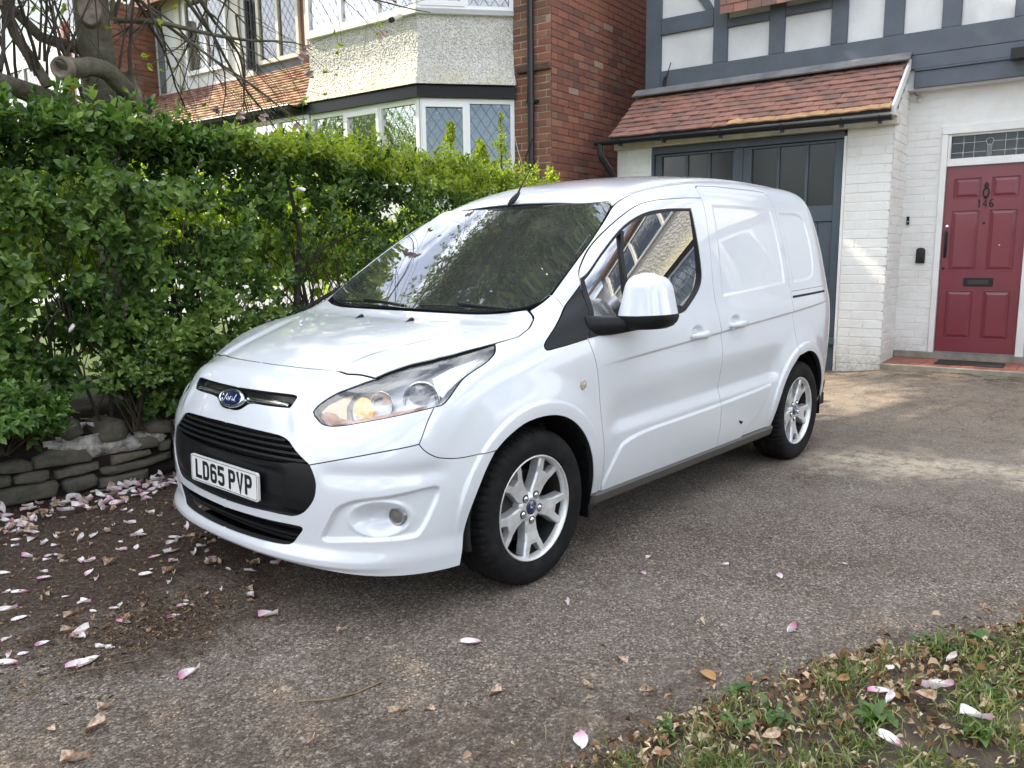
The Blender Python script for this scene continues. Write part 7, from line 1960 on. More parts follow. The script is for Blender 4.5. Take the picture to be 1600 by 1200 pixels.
mb = MB(); mb.box((-1.66, -.80, .30), (-1.64, .80, 1.16)); mb.add([(-1.65, -.80, 1.16), (-1.65, .80, 1.16), (-1.66, .62, 1.68), (-1.66, -.62, 1.68)], [(0, 1, 2, 3)])
mb.build('bulkhead', mat('bulkhead_grey', (.06, .06, .06), .8), VAN)
mb = MB(); mb.box((-1.66, -.80, .30), (-.30, .80, .34)); mb.box((-.30, -.70, .30), (-.26, .70, .98)); mb.build('cabin_floor', M_INT, VAN)
both('door_card', lambda m: m.box((-1.52, .80, .35), (-.50, .83, 1.00)), M_INT)
mb = MB(); mb.box((-.03, -.11, -.032), (0, .11, .032), M=Matrix.Translation((-.93, 0, 1.46)) @ Matrix.Rotation(math.radians(12), 4, 'Y')); me = mb.mesh('rear_view_mirror', M_INT); bevel_mesh(me, .012, 2); link('rear_view_mirror', me, VAN)
mb = MB(); mb.box((-1.64, -.55, 1.62), (-1.15, .55, 1.64)); mb.add([(-.98, -.50, 1.585), (-.98, .50, 1.585), (-1.15, .55, 1.62), (-1.15, -.55, 1.62)], [(0, 1, 2, 3)]); mb.build('headlining', mat('headlining', (.16, .16, .155), .95), VAN)

shoot(-2.62, -2.25, 2.10, .38, 'tallest leafy shoot standing up from the hedge before the left pane of the bay', 61)
shoot(-2.95, -2.22, 2.10, .27, 'bushy yellow green shoot rising from the hedge before the middle of the bay', 62, .12)
shoot(-3.05, -2.05, 2.08, .50, 'slender shoot rising from the hedge before the right pane of the bay', 63, .055, 40)
shoot(-3.62, -1.95, 2.00, .14, 'short shoot at the far right end of the hedge near the brick corner', 64, .10, 40)
# ---- magnolia
M_MBARK = mat('magnolia_bark', (.12, .10, .07), .85); N_ = NT(M_MBARK); gp = N_.pos()
c_ = N_.mix(N_.ramp(N_.noise(gp, 7, 6, .65), [(.35, 0), (.65, 1)]), (.065, .056, .036), (.185, .165, .115)); c_ = N_.mix(N_.ramp(N_.noise(gp, 4, 5, .6, .5), [(.50, 0), (.66, .7)]), c_, (.060, .070, .022))
c_ = N_.mix(N_.ramp(N_.noise(gp, 70, 3, .7), [(.62, 0), (.70, .6)]), c_, (.03, .025, .018)); N_.base(c_); N_.bump(N_.noise(gp, 28, 8, .75), 1., .03)
M_CUT = m_plain('healed_cut_wood', (.21, .17, .13), .9, .25, 12, .7, 50)
M_TWIG = m_plain('dark_twig', (.050, .036, .028), .85, .2, 10)
def m_petal():
    m = bpy.data.materials.new('magnolia_petal'); m.use_nodes = True; N = NT(m); p = N.coord('Object'); y = N.sep(p)[1]; r = N.objrand()
    f = N.n('MapRange', ins={0: N.math('ADD', y, N.math('MULTIPLY', N.math('SUBTRACT', r, .5), .5)), 1: .42, 2: -.12, 3: 0., 4: .95}).outputs[0]
    c = N.mix(f, (.84, .79, .77), (.60, .16, .36)); c = N.mix(N.ramp(N.noise(p, 3.0, 4, .6), [(.50, 0), (.72, .6)]), c, (.45, .27, .15)); N.base(c); N.b.inputs['Roughness'].default_value = .45
    tr = N.n('BsdfTranslucent'); N.set(tr, 'Color', c); mx = N.n('MixShader'); mx.inputs[0].default_value = .25; out = m.node_tree.nodes['Material Output']
    m.node_tree.links.new(N.b.outputs[0], mx.inputs[1]); m.node_tree.links.new(tr.outputs[0], mx.inputs[2]); m.node_tree.links.new(mx.outputs[0], out.inputs[0]); return m
M_PET = m_petal()
M_PETB = mat('withered_petal', (.45, .30, .18), .7); N_ = NT(M_PETB); pp = N_.coord('Object'); N_.base(N_.mix(N_.ramp(N_.noise(pp, 4, 5, .7), [(.38, 0), (.6, 1)]), (.56, .46, .36), (.24, .12, .055)))
M_DEAD = mat('dead_leaf', (.28, .15, .06), .75); N_ = NT(M_DEAD); pp = N_.coord('Object'); N_.base(N_.mix(N_.ramp(N_.objrand(), [(0, 0), (1, 1)]), N_.mix(N_.ramp(N_.noise(pp, 5, 5, .7), [(.38, 0), (.6, 1)]), (.34, .19, .08), (.14, .06, .025)), (.40, .24, .10)))
def petal_mesh(name, mt, L=1., W=.24, cup=.10, curl=.12, tw=0., sd=0, tip=1.):
    R = random.Random(sd); nu, nv = 10, 6; V = []
    for i in range(nu+1):
        t = i/nu; w = W*(math.sin(math.pi*min(1, t**.75*.93+.04))**.75)*(.45+.75*t**.6) if t < 1 else 0.02
        for j in range(nv+1):
            s = j/nv*2-1; x = w*s; z = cup*(s*s)*(w/W)*1.3+curl*(t-.45)**2*2.2-.012+tw*s*(t-.5)+.018*noise.noise(Vector((t*5, s*3, sd*1.7)))
            V.append((x+.05*tw*t, t*L, max(.004, z+.02)))
    m = nv+1; q = MB(); q.add(V, [(i*m+j, i*m+j+1, (i+1)*m+j+1, (i+1)*m+j) for i in range(nu) for j in range(nv)], 0, True); return q.mesh(name, mt)
PM = [petal_mesh('magnolia_petal', M_PET, 1, .25, .10, .14, .1, 1), petal_mesh('magnolia_petal', M_PET, 1, .20, .20, .30, -.25, 2), petal_mesh('magnolia_petal', M_PET, 1, .29, .06, .08, .1, 3), petal_mesh('magnolia_petal', M_PET, 1, .22, .16, .20, .35, 4)]
PB = [petal_mesh('withered_petal', M_PETB, 1, .2, .22, .35, .4, 5), petal_mesh('withered_petal', M_PETB, 1, .26, .15, .2, -.4, 6)]
PD = [petal_mesh('dead_leaf', M_DEAD, 1, .24, .12, .3, .3, 7), petal_mesh('dead_leaf', M_DEAD, 1, .3, .2, .2, -.3, 8)]
def magnolia():
    T = empty('magnolia_tree', (0, -3.0, 0)); tag(T, 'old magnolia tree with pruned trunk, bare branches and few pale blossoms behind the hedge', 'tree')
    q = MB(); tp = [(-.10, -3.02, .1), (-.06, -3.0, 1.2), (-.03, -3.0, 2.1), (-.02, -3.0, 2.6), (0.0, -3.0, 3.0), (.01, -3.0, 3.6), (.10, -3.1, 4.6), (.15, -3.2, 6.0)]; P = []; rr = []
    rad = [.17, .135, .118, .112, .110, .108, .08, .05]
    for a, b_, r0, r1 in zip(tp[:-1], tp[1:], rad[:-1], rad[1:]):
        for k in range(5): t = k/5; P.append(Vector(a).lerp(Vector(b_), t)+Vector((noise.noise(Vector((a[2]*3+t, 0, 0)))*.02, 0, 0))); rr.append((r0+(r1-r0)*t)*(1+.06*noise.noise(Vector((0, a[2]*4+t*2, 0)))))
    q.tube(P, rr, 18); TR = q.build('trunk', M_MBARK, T)
    q = MB(); c = Vector((.055, -2.892, 2.98)); nrm = Vector((.42, .82, .15)).normalized(); u = nrm.cross(Vector((0, 0, 1))).normalized(); v_ = u.cross(nrm); vs = []
    for k in range(26):
        a = 2*math.pi*k/26
        for sc, h in ((1.15, -.03), (1.10, .012), (1.0, .020), (.90, .010), (.5, .006), (.01, .0)): vs.append(c+(u*math.cos(a)*.066+v_*math.sin(a)*.100)*sc+nrm*(h+.003*noise.noise(Vector((a*3, sc*6, 0)))))
    q.add(vs, [(k*6+i, ((k+1) % 26)*6+i, ((k+1) % 26)*6+i+1, k*6+i+1) for k in range(26) for i in range(5)], 0, True); q.build('pruning_scar', M_CUT, TR, recalc=True)
    def bough(pts, rs, nm='bough', n=12):
        q = MB(); P, R_ = [], []
        for i in range(len(pts)-1):
            for k in range(4):
                t = k/4; P.append(Vector(pts[i]).lerp(Vector(pts[i+1]), t)+Vector((noise.noise(Vector((i+t, 1, 7)))*.012, 0, noise.noise(Vector((i+t, 5, 7)))*.012))); R_.append((rs[i]+(rs[i+1]-rs[i])*t)*(1+.10*noise.noise(Vector((i*2+t*3, 9, 1)))))
        P.append(Vector(pts[-1])); R_.append(rs[-1]); q.tube(P, R_, n); return q.build(nm, M_MBARK, T)
    lb = bough([(-.02, -3.0, 2.30), (-.12, -2.82, 2.38), (-.06, -2.72, 2.47), (.06, -2.66, 2.545), (.20, -2.62, 2.555), (.34, -2.60, 2.52), (.385, -2.585, 2.50)], [.08, .060, .060, .060, .058, .066, .064])
    q = MB(); c = Vector((.392, -2.55, 2.505)); nrm = Vector((.72, .66, -.05)).normalized(); u = nrm.cross(Vector((0, 0, 1))).normalized(); v_ = u.cross(nrm); vs = []
    for k in range(22):
        a = 2*math.pi*k/22
        for sc, h in ((1.1, -.05), (1.12, .0), (.95, .018), (.70, .008), (.5, -.02), (.01, -.025)): vs.append(c+(u*math.cos(a)*.060+v_*math.sin(a)*.063)*sc+nrm*h)
    q.add(vs, [(k*6+i, ((k+1) % 22)*6+i, ((k+1) % 22)*6+i+1, k*6+i+1) for k in range(22) for i in range(5)], 0, True); q.build('pruning_scar', M_CUT, lb, recalc=True)
    bough([(.0, -3.0, 2.2), (.25, -2.95, 2.36), (.55, -2.9, 2.42), (.95, -2.85, 2.50)], [.08, .07, .06, .055])
    bough([(-.02, -3.0, 2.5), (-.16, -2.85, 2.60), (-.17, -2.80, 2.47), (-.14, -2.74, 2.36)], [.03, .028, .036, .034])
    bough([(.35, -2.9, 2.45), (.50, -2.95, 2.75), (.60, -3.0, 3.2)], [.036, .03, .022]); bough([(.05, -3.05, 2.75), (.30, -3.1, 2.80), (.55, -3.1, 3.05)], [.042, .034, .024])
    # slim branches arching out and hanging
    Rr = random.Random(23); tips = []
    def br(p, d, r, n, droop, nm='branch', sub=2, step=.13):
        q = MB(); pts = [p.copy()]; rs = [r]; dd = d.normalized()
        for i in range(n):
            dd = (dd+Vector((Rr.uniform(-.20, .20), Rr.uniform(-.16, .16), Rr.uniform(-.14, .12)-droop))).normalized(); p = p+dd*step; pts.append(p.copy()); rs.append(max(.0022, r*(1-.85*(i+1)/n)))
        q.tube(pts, rs, 6); 
        kids = []
        if sub:
            for i in range(2, n, 2 if sub > 1 else 3):
                if Rr.random() < .8:
                    e = (dd+Vector((Rr.uniform(-1, 1), Rr.uniform(-.8, .8), Rr.uniform(-.9, .7)))).normalized(); kids.append((pts[i], e, rs[i]*.55, max(3, int((n-i)*.75)), droop*.6, sub-1))
        def twig(args, q):
            p_, e, r_, n_, dr, sb = args; P = [p_.copy()]; R2 = [r_]; e = e.copy()
            for i in range(n_):
                e = (e+Vector((Rr.uniform(-.25, .25), Rr.uniform(-.2, .2), Rr.uniform(-.2, .15)-dr))).normalized(); p_ = p_+e*step*.85; P.append(p_.copy()); R2.append(max(.0016, r_*(1-.8*(i+1)/n_)))
                if sb and Rr.random() < .4: twig((p_.copy(), (e+Vector((Rr.uniform(-1, 1), Rr.uniform(-.8, .8), Rr.uniform(-.8, .8)))).normalized(), R2[-1]*.6, max(2, n_-i-1), dr, 0), q)
            q.tube(P, R2, 5); tips.append((P[-1], e))
        for k in kids: twig(k, q)
        tips.append((pts[-1], dd)); return q.build(nm, M_TWIG if r < .016 else M_MBARK, T)
    V3 = Vector
    br(V3((-.08, -2.85, 2.93)), V3((-1, .05, .03)), .020, 14, .006); br(V3((-.10, -2.85, 3.30)), V3((-1, .1, -.10)), .022, 18, .012)
    br(V3((-.1, -2.9, 3.5)), V3((-1, .2, -.30)), .020, 17, .02); br(V3((-.1, -2.9, 3.25)), V3((-.9, .1, -.45)), .016, 14, .02)
    br(V3((-.05, -2.85, 3.6)), V3((-1, -.1, -.15)), .018, 22, .02); br(V3((-.1, -3, 3.4)), V3((-.8, -.5, -.2)), .015, 14, .02)
    br(V3((-.6, -2.75, 3.15)), V3((-.35, .1, -.9)), .010, 8, .0, sub=1); br(V3((-.9, -2.7, 3.1)), V3((-.1, .1, -1)), .009, 8, .0, sub=1); br(V3((-.25, -2.7, 3.1)), V3((.1, .2, -1)), .010, 6, 0, sub=1)
    for i in range(24):   # thicket of suckers and twigs at the left
        a = V3((Rr.uniform(.0, .95), -2.9+Rr.uniform(-.25, .25), Rr.uniform(2.35, 2.6))); br(a, V3((Rr.uniform(-.35, .35), Rr.uniform(-.2, .2), 1)), Rr.uniform(.006, .014), Rr.randint(6, 10), -.01, sub=1)
    for i in range(18):
        a = V3((Rr.uniform(.1, 1.1), -2.8+Rr.uniform(-.3, .3), Rr.uniform(3.1, 3.7))); br(a, V3((Rr.uniform(-.5, .3), Rr.uniform(-.2, .3), -1)), Rr.uniform(.004, .009), Rr.randint(5, 9), .0, sub=1)
    for i in range(7):
        a = V3((-.12+Rr.uniform(-.05, .1), -2.78, Rr.uniform(2.4, 3.1))); br(a, V3((Rr.uniform(-.4, .1), .1, 1)), Rr.uniform(.010, .018), Rr.randint(5, 8), -.0, sub=1)
    # blossoms and young leaves at some tips
    n_b = 0
    for p, d in tips:
        if -2.4 < p.x < .9 and 2.1 < p.z < 3.7:
            r = Rr.random()
            if r < .30:
                A = np.array([[d.x+Rr.uniform(-.5, .5), d.y+Rr.uniform(-.5, .5), d.z+.5] for _ in range(5)]); P = np.tile(np.array(p), (5, 1)); me = leaves_mesh('young_leaf', P, A, NR.normal(0, 1, (5, 3))+[0, 0, 1], NR.uniform(.035, .065, 5), NR.uniform(.008, .013, 5), M_HLY); link('young_leaf', me, T)
            elif r < .40 and n_b < 34:
                B = None; n_b += 1; up = (Vector(d)+Vector((Rr.uniform(-.6, .6), Rr.uniform(-.4, .6), Rr.uniform(-.3, .9)))).normalized(); q = up.to_track_quat('Y', 'Z')
                bl = MB()
                for k in range(6):
                    a = k*math.pi/3+Rr.uniform(-.3, .3); M = Matrix.Translation(p) @ q.to_matrix().to_4x4() @ Matrix.Rotation(a, 4, 'Y') @ Matrix.Rotation(Rr.uniform(.15, .85), 4, 'X') @ Matrix.Scale(Rr.uniform(.055, .075), 4)
                    me0 = PM[k % 4]; bl.add([M @ v.co for v in me0.vertices], [tuple(f.vertices) for f in me0.polygons], 0, True)
                bl.build('blossom', M_BLOS, T)
M_BLOS = m_plain('pale_pink_blossom', (.62, .45, .42), .5, .25, 25)
magnolia()
# ---- the big evergreen that shades the drive, beyond the hedge and out of frame
def big_tree(name, label, base, crowns, nleaf, seedv, trunk_r=.32, L=.085, mt=None):
    R = np.random.default_rng(seedv); T = empty(name, base); tag(T, label, 'tree'); Ps = []; Ds = []
    for (cx, cy, cz), (rx, ry, rz), w in crowns:
        n = int(nleaf*w); m = 80
        cl = R.normal(0, 1, (m, 3)); cl /= np.linalg.norm(cl, axis=1)[:, None]; cl = cl*(R.random((m, 1))**.33)*.86
        k = R.integers(0, m, n); o = R.normal(0, 1, (n, 3)); o /= np.linalg.norm(o, axis=1)[:, None]; rr = (R.random((n, 1))**.4)
        P = np.array([cx, cy, cz])+(cl[k]+o*rr*.30)*np.array([rx, ry, rz]); Ps.append(P); Ds.append(o+cl[k]*.6)
    C = np.vstack(Ps); D = np.vstack(Ds)
    P, A, U, LL, W = sprigs(C, D, 5, L, .8, .12, seedv); o = link('crown', leaves_mesh('crown', P, A, U, LL, W, mt or M_HL), T); o['kind'] = 'stuff'
    q = MB(); b0 = Vector(base); q.tube([b0, b0+Vector((.05, 0, 1.6)), b0+Vector((-.1, .1, 3.2)), b0+Vector((-.3, .2, 6))], [trunk_r*1.2, trunk_r, trunk_r*.8, trunk_r*.4], 12); q.build('trunk', M_MBARK, T)
    q = MB(); Rr = random.Random(seedv)
    for (cx, cy, cz), (rx, ry, rz), w in crowns:
        for i in range(9):
            t = Vector((cx+Rr.uniform(-.7, .7)*rx, cy+Rr.uniform(-.7, .7)*ry, cz+Rr.uniform(-.5, .7)*rz)); s = b0+Vector((-.15, .1, Rr.uniform(2.6, 5))); q.tube([s, s.lerp(t, .5)+Vector((0, 0, .4)), t], [.10, .06, .025], 7)
    q.build('limb', M_MBARK, T)
big_tree('roadside_tree', 'broad leafy tree across the road, out of frame behind the camera to the left', (11, -13, 0), [((11, -13, 4.2), (3.4, 3.4, 3.2), 1.)], 4200, 81, .25, .16, M_HL)
big_tree('roadside_tree', 'second broad leafy tree across the road, farther left than the first', (14, -20, 0), [((14, -20, 4.4), (4.2, 4.2, 3.6), 1.)], 4200, 82, .25, .2, M_HL)
def hedge_far():  # unseen hedge, added for a dark band reflected in the van side
    R = np.random.default_rng(91); n = 5200; H = empty('reflection_hedge', (-1, 9, 0)); tag(H, 'dark hedge added unseen at the right, to darken reflections in the van side', 'hedge')
    C = np.stack([R.uniform(-3.5, 9, n), R.uniform(8.6, 9.6, n), R.uniform(.05, 1.9, n)], 1); C[:, 1] = np.where(R.random(n) < .6, 8.6+R.random(n)*.1, C[:, 1]); D = np.stack([R.normal(0, .5, n), np.full(n, -.8), R.normal(.3, .4, n)], 1)
    P, A, U, L, W = sprigs(C, D, 6, .11, .8, .1, 91); o = link('foliage', leaves_mesh('foliage', P, A, U, L, W, M_HL), H); o['kind'] = 'stuff'
hedge_far()
big_tree('reflection_tree', 'round leafy tree added unseen at the right, to darken reflections in the van side', (.5, 13, 0), [((.5, 13, 4.0), (2.8, 2.8, 2.6), 1.)], 3600, 84, .2, .15, M_HL)  # unseen tree, added for contrast in the van reflections
big_tree('evergreen_tree', 'tall dense evergreen tree off to the left, mirrored in the van windscreen', (2.2, -6.6, .3), [((2.9, -6.6, 6.6), (4.5, 2.6, 2.9), .62), ((-2.5, -5.5, 8.05), (2.7, 2.3, 2.2), .75), ((5.5, -5.0, 7.0), (3.2, 2.8, 3.0), .2)], 17000, 71)
# ---- fallen petals, leaves and twigs on the drive
Rp = random.Random(77)
def drop(me_list, x, y, size, label, cat, group=None, rot=None, tilt=.12, z=None):
    me = me_list[Rp.randrange(len(me_list))]; o = bpy.data.objects.new(me.name.split('.')[0], me); COL.objects.link(o)
    o.location = (x, y, (ground_z(x, y)+.004) if z is None else z); o.scale = (size, size, size); o.rotation_euler = (Rp.uniform(-tilt, tilt), Rp.uniform(-tilt, tilt), Rp.uniform(0, 6.28) if rot is None else rot)
    tag(o, label, cat, group); return o
def rotpx(dx, dy):  # heading on the ground: right/down in view terms
    r = Vector((math.sin(3.8712), -math.cos(3.8712))); f = Vector((math.cos(3.8712), math.sin(3.8712))); v = r*dx-f*dy*2.2; return math.atan2(v.y, v.x)-math.pi/2
SOLO = [(.735, 1.672, .088, (-.1, 1), 'magenta based white petal standing alone near the bottom edge left of the grass'),
 (-.72, 1.62, .062, (-.3, 1), 'white petal with pink top lying alone on tarmac in line with the rear wheel'), (-.29, 1.875, .080, (-1, .5), 'pointed white and magenta petal lying alone on the tarmac right of centre'),
 (-.37, 1.17, .050, (.3, 1), 'small withered white petal just right of the front wheel'), (-.51, 1.10, .045, (1, -.4), 'small pink petal farthest right of the front wheel'),
 (.06, 1.10, .052, (0, 1), 'small pink and white petal directly below the front tyre'), (.53, 1.095, .085, (-1, 0), 'long mauve petal lying flat in the centre of the foreground tarmac'),
 (.93, .30, .080, (1, -.1), 'long pink petal on grey tarmac in front of the van bumper'), (1.01, 1.775, .03, (1, .3), 'tiny white petal fragment on the open tarmac at right'),
 (1.345, .52, .085, (1, -.7), 'blotchy pink petal lying across the edge of the brown debris patch'), (1.45, -.08, .090, (1, .3), 'upper of the two overlapping pink edged petals at left'), (1.47, -.05, .085, (1, -.9), 'lower of the two overlapping pink edged petals at left'),
 (1.53, .19, .090, (1, -.9), 'curled pink and white petal pointing up beside a twig at left'), (1.56, .16, .100, (1, -.3), 'long curled white petal at the end of a thin twig at left'), (1.65, .01, .085, (-1, 0), 'pale mauve petal lying alone at the far left edge'),
 (1.17, -.57, .055, (.5, 1), 'rounded lilac petal among the brown leaf mould'), (-.65, 1.39, .040, (1, 0), 'small crumpled white petal between the lone petals right of the front wheel')]
for x, y, s, d, lb in SOLO: drop(PM, x, y, s*.92, lb, 'petal', None, rotpx(*d), .06)
o = None
drop(PM[:1], -1.01, 1.78, .03, 'tiny white petal on the tarmac farthest to the right', 'petal')
for x, y in [(1.16, -.79), (1.5, -.49), (1.24, -.99), (1.36, -.26), (.76, -.29), (1.1, -.68), (1.15, -.15), (1.16, -1.32), (.81, -.67), (1.3, -.07), (.79, -.37), (.79, -.49), (.67, -.23), (.57, -.11), (1.25, -.07), (1.35, -.75), (1.42, -.62), (1.05, -.45), (.95, -.80), (1.3, -1.1), (1.45, -.95), (1.0, -1.1), (.7, -.75)]:
    drop(PM if Rp.random() < .75 else PB, x, y, Rp.uniform(.045, .075), 'pale magnolia petal scattered on the brown leaf mould left of the van', 'petal', 'petals scattered on the leaf mould')
for i in range(190):
    x = Rp.uniform(.12, 1.75); y = -1.90+Rp.random()**1.4*(.20+.30*max(0, min(1, (x-.2)/1.0)))+.04
    drop(PM if Rp.random() < .82 else PB, x, y, Rp.uniform(.050, .085), 'white and pink magnolia petal in the drift along the foot of the stone wall', 'petal', 'petals drifted against the stone wall', None, .45, ground_z(x, y)+.006+Rp.random()*.022)
for i in range(70):
    x = Rp.uniform(.45, 1.85); y = -1.6+Rp.random()*1.75; drop(PM if Rp.random() < .7 else PB, x, y, Rp.uniform(.035, .075), 'pale magnolia petal scattered on the brown leaf mould left of the van', 'petal', 'petals scattered on the leaf mould', None, .2)
for i in range(95):
    x = Rp.uniform(.35, 1.75); y = -1.5+Rp.random()**1.2*1.6; drop(PM if Rp.random() < .5 else PB, x, y, Rp.uniform(.018, .045), 'small pale petal scrap trodden into the brown leaf mould', 'petal', 'petal scraps in the leaf mould', None, .12)
for i in range(26):
    x = Rp.uniform(.45, 1.0); y = Rp.uniform(-2.25, -1.98); drop(PM, x, y, Rp.uniform(.055, .08), 'white magnolia petal lying on the soil under the hedge above the wall', 'petal', 'petals on the soil under the hedge', None, .5, .375+Rp.random()*.03)
for i in range(7):
    x = Rp.uniform(-2.2, 1.3); z = Rp.uniform(.9, 1.9); o = drop(PM, x, -1.70+Rp.uniform(-.06, .03), Rp.uniform(.05, .07), 'white magnolia petal caught in the leaves of the hedge', 'petal', 'petals caught in the hedge', None, 1.5, z)
for x, y, s, lb in [(.98, 1.22, .060, 'pale brown withered petal with white face in the centre foreground'), (.95, 1.25, .035, 'small pale scrap beside the withered petal in the centre foreground'), (.77, 1.35, .060, 'crumpled tan petal among brown threads right of centre'), (.42, 1.73, .060, 'dry orange brown petal curl nearest the lone upright petal'), (.31, 1.50, .055, 'tan petal at the top of the string of debris'), (.53, 1.57, .050, 'round orange brown curl at the foot of the string of debris'), (1.59, .50, .05, 'brown petal below the debris patch at far left'), (1.67, .61, .07, 'long withered petal near the lower left corner'), (1.76, .69, .075, 'broad withered petal in the lower left corner'), (.81, .63, .038, 'small yellow green fallen leaf left of the front wheel shadow'), (1.25, 1.12, .045, 'curled brown leaf scrap near the bottom centre left'), (1.73, .49, .05, 'orange brown scrap close to the left edge')]:
    drop(PB, x, y, s, lb, 'withered petal', None, None, .25)
for x, y, s, lb in [(.23, 1.83, .065, 'flat orange dead leaf on the tarmac just above the grass'), (.16, 1.90, .05, 'dark brown dead leaf right of the flat orange leaf')]: drop(PD, x, y, s, lb, 'leaf', None, None, .1)
# debris specks all over: crumbs, needles, stones
def specks():
    R = np.random.default_rng(8); n = 8000; q = []
    x = R.uniform(-4.5, 1.95, n); y = R.uniform(-1.6, 3.2, n)
    den = np.array([.5+.8*noise.noise(Vector((a*1.3, b*1.3, 9)))+.5*noise.noise(Vector((a*4, b*4, 2))) for a, b in zip(x, y)])
    near = (y < -.3) & (x > .2); w = np.where(near, 1., den); k = R.random(n) < w; x, y = x[k], y[k]; n = len(x)
    P = np.stack([x, y, [ground_z(a, b)+.003 for a, b in zip(x, y)]], 1); A = np.stack([R.normal(0, 1, n), R.normal(0, 1, n), R.normal(0, .12, n)], 1); U = np.tile([0, 0, 1.], (n, 1))+R.normal(0, .3, (n, 3))
    L = R.lognormal(-4.9, .5, n).clip(.003, .03); W = L*R.uniform(.04, .3, n)
    me = leaves_mesh('leaf_debris', P, A, U, L, W, m_leaf('brown_crumbs', (.045, .025, .015), (.14, .075, .035), (.50, .40, .27), .8, 0.05, .2)); tag(link('leaf_debris', me), 'fine brown leaf crumbs and bud scales strewn over the tarmac', kind='stuff')
specks()
def moulds():
    R = np.random.default_rng(18); n = 15000
    x = np.concatenate([R.uniform(.15, 1.95, n//2), R.normal(1.2, .28, n//3), R.uniform(-.2, .9, n-n//2-n//3)]); y = np.concatenate([-1.93+1.95*R.random(n//2)**1.15, R.normal(.08, .16, n//3), -1.9+R.random(n-n//2-n//3)*1.4])
    P = np.stack([x, y, R.uniform(.002, .010, n)], 1); A = np.stack([R.normal(0, 1, n), R.normal(0, 1, n), R.normal(0, .25, n)], 1); U = np.tile([0, 0, 1.], (n, 1))+R.normal(0, .5, (n, 3))
    L = R.lognormal(-4.75, .5, n).clip(.004, .032); W = L*R.uniform(.05, .3, n)
    me = leaves_mesh('leaf_mould', P, A, U, L, W, m_leaf('mould_crumbs', (.022, .013, .008), (.075, .040, .022), (.30, .20, .12), .85, 0.05, .2)); tag(link('leaf_mould', me), 'brown leaf mould and bud scales gathered before the wall and in a patch at left', kind='stuff')
moulds()
# twigs
M_STRAW = m_plain('straw_twig', (.22, .15, .085), .8, .2, 30)
for pts, r, lb in [([(1.17, .93), (1.10, 1.0), (1.02, 1.02), (.93, 1.03)], .0035, 'bent brown twig lying on the tarmac in the centre foreground'), ([(1.86, .30), (1.72, .26), (1.58, .17)], .002, 'thin straw coloured twig ending at the curled petal at left'), ([(1.80, .12), (1.55, .22), (1.35, .30)], .0015, 'thin straw crossing the brown debris patch at left'),
    ([(.86, 1.70), (.79, 1.66), (.74, 1.60)], .0016, 'thin twig left of the bright magenta petal'), ([(.45, 1.38), (.40, 1.47), (.36, 1.55)], .0014, 'dark thread of debris right of the centre foreground'), ([(-.22, 1.02), (-.10, 1.20)], .0018, 'short pale stalk on the tarmac right of the front wheel')]:
    q = MB(); q.tube([(x, y, .006+.004*math.sin(i*2)) for i, (x, y) in enumerate(pts)], r, 5); o = q.build('twig', M_STRAW); tag(o, lb, 'twig')
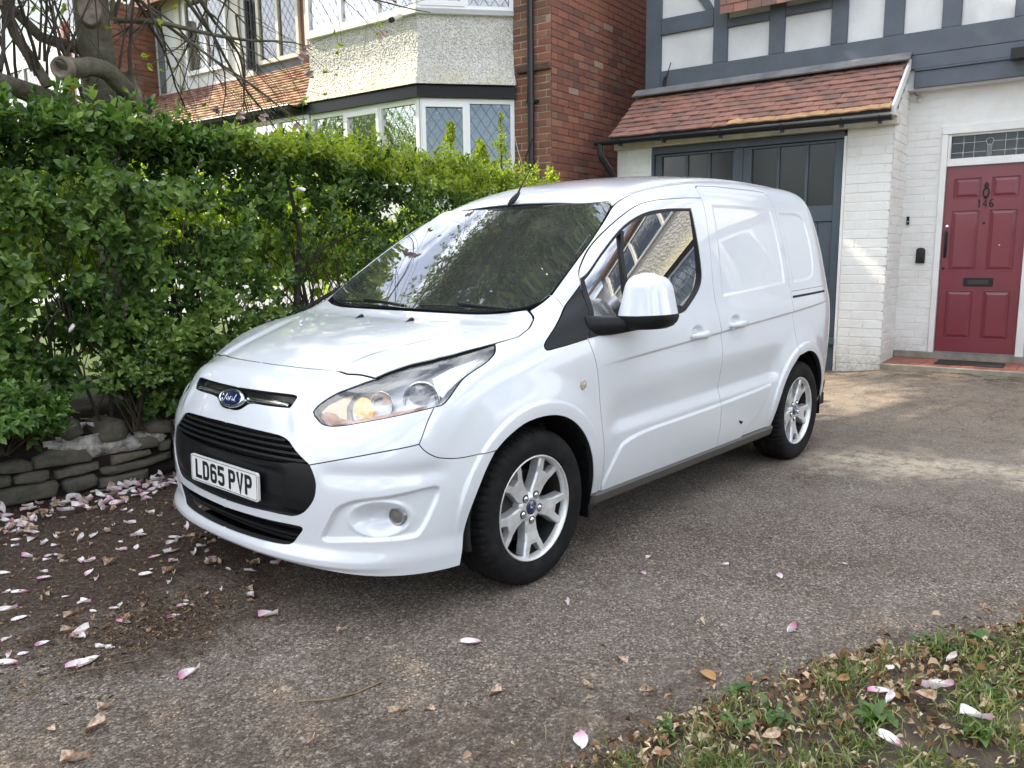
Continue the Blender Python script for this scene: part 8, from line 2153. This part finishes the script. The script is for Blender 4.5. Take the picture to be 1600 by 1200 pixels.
# ---- grass bank at the lower right
def edge(x): return 1.775+(.87-x)*.30+.25*max(0, -x-.05)*1.2   # y of the bank edge
def bank():
    q = MB(); xs = np.arange(-1.6, 1.9, .03); V = []; ny = 40
    for x in xs:
        e = edge(x)+.05*noise.noise(Vector((x*5, 0, 0)))
        for j in range(ny+1):
            t = j/ny; y = e+t*1.5; z = -.006+.016*min(1, t*5)+.010*noise.noise(Vector((x*12, y*12, 1)))*min(1, t*8)
            V.append((x, y, z))
    m = ny+1; q.add(V, [(i*m+j, (i+1)*m+j, (i+1)*m+j+1, i*m+j+1) for i in range(len(xs)-1) for j in range(ny)], 0, True); tag(q.build('grass_bank', M_SOIL2), 'earthy grass bank in the lower right corner', kind='structure')
    R = np.random.default_rng(12)
    M_GR = m_leaf('grass_blades', (.070, .115, .025), (.15, .20, .05), (.38, .35, .18), .5, .35); n = 34000
    x = R.uniform(-1.5, 1.6, n); y = np.array([edge(a) for a in x])+R.exponential(.55, n)-.03-R.exponential(.05, n)*(R.random(n) < .12)
    d = np.array([noise.noise(Vector((a*4.5, b*4.5, 6)))+.5*noise.noise(Vector((a*12, b*12, 3))) for a, b in zip(x, y)]); k = (d > .05) | (R.random(n) < .12); k &= R.random(n) < np.clip((y-np.array([edge(a) for a in x])+.02)/.24, .05, 1); x, y = x[k], y[k]; n = len(x)
    P = np.stack([x, y, np.full(n, .02)], 1); A = np.stack([R.normal(0, .6, n), R.normal(0, .6, n), R.uniform(.3, 1.2, n)], 1); L = R.uniform(.018, .060, n)
    me = leaves_mesh('grass', P, A, R.normal(0, 1, (n, 3)), L, L*.035+.0008, M_GR, 0., .5); tag(link('grass', me), 'short patchy green grass growing on the bank', kind='stuff')
    # broad leaved weeds
    for i, (wx, wy, s, nl, lb) in enumerate([(.33, 2.06, .075, 9, 'rosette weed with pointed leaves nearest the lone petal at the bank edge'), (.16, 2.30, .085, 8, 'broad bright green weed in the middle of the bank'), (.28, 1.93, .055, 10, 'small toothed weed on the bank edge beside dry grass'), (-.42, 2.30, .065, 12, 'dense weed clump at the right end of the bank'), (-.20, 2.52, .06, 9, 'small rounded weed near the right edge of the frame'), (.60, 1.86, .05, 12, 'feathery weed at the left end of the bank'), (.05, 2.52, .07, 8, 'dandelion like weed near the bottom right corner'), (-.55, 2.42, .07, 12, 'leafy weed against the right edge of the frame'), (.45, 2.02, .05, 12, 'low weed mat left of the middle of the bank')]):
        H = empty('weed', (wx, wy, .015)); tag(H, lb, 'weed'); a = R.uniform(0, 6.28, nl*2); el = R.uniform(.15, .8, nl*2); A = np.stack([np.cos(a)*np.cos(el), np.sin(a)*np.cos(el), np.sin(el)], 1); n2 = nl*2
        P = np.tile(np.array([wx, wy, .02]), (n2, 1))+R.normal(0, .016, (n2, 3))*[1, 1, .2]; U = np.tile([0, 0, 1.], (n2, 1))-A*.3; L = R.uniform(.5, 1., n2)*s
        link('foliage', leaves_mesh('foliage', P, A, U, L, L*R.uniform(.16, .26, n2), M_GRW, .2, .25), H)
    # leaf litter
    n = 5200; x = R.uniform(-1.5, 1.4, n); y = np.array([edge(a) for a in x])+R.exponential(.40, n)-.02-R.exponential(.10, n)*(R.random(n) < .15); P = np.stack([x, y, R.uniform(.02, .035, n)], 1); A = np.stack([R.normal(0, 1, n), R.normal(0, 1, n), R.normal(0, .25, n)], 1); U = np.tile([0, 0, 1.], (n, 1))+R.normal(0, .45, (n, 3)); L = R.lognormal(-4.05, .5, n).clip(.006, .042)
    me = leaves_mesh('leaf_litter', P, A, U, L, L*R.uniform(.15, .4, n), m_leaf('litter_leaf', (.060, .026, .012), (.20, .10, .045), (.60, .48, .33), .7, .1, .3), .5, .5); tag(link('leaf_litter', me), 'brown dry leaf litter lying in the grass of the bank', kind='stuff')
    for x, y, s, lb in [(.06, 2.235, .085, 'long curled white petal curving over the middle of the bank'), (.025, 2.30, .060, 'blotched pink petal right of the long curled one on the bank'), (-.06, 2.35, .085, 'open pink petal with magenta tip in the middle of the bank'), (-.03, 2.40, .07, 'yellow stained petal below the open pink petal'), (-.14, 2.42, .06, 'pink tipped petal on the bare soil of the bank'), (-.11, 2.24, .05, 'small white petal at the top edge of the bank'), (-.35, 2.38, .055, 'pale petal half buried in the weed clump at right'), (.0, 2.55, .08, 'cream petal low on the bank toward the corner'), (.30, 2.40, .095, 'long white petal at the bottom edge under the broad weed'), (.03, 2.68, .07, 'pink petal with deep magenta tip at the bottom edge near the corner'), (.50, 2.10, .06, 'yellowing petal in the litter at the left of the bank'), (.17, 2.14, .045, 'tan petal beside the small toothed weed')]:
        drop(PM if 'yellow' not in lb and 'tan' not in lb else PB, x, y, s, lb, 'petal', None, None, .3, .045)
    for i in range(30):
        x = R.uniform(-.9, .9); y = edge(x)+abs(R.normal(0, .3))+.03; drop(PD if i % 3 else PB, float(x), float(y), float(R.uniform(.028, .048)), 'dry brown leaf lying in the litter of the grass bank', 'leaf', 'dead leaves on the grass bank', None, .5, .04)
M_SOIL2 = m_plain('bank_soil', (.105, .078, .056), .95, .35, 9, .9, 50)
M_GRW = m_leaf('weed_leaf', (.04, .09, .02), (.075, .145, .03), (.12, .20, .05), .4, .35)
bank()
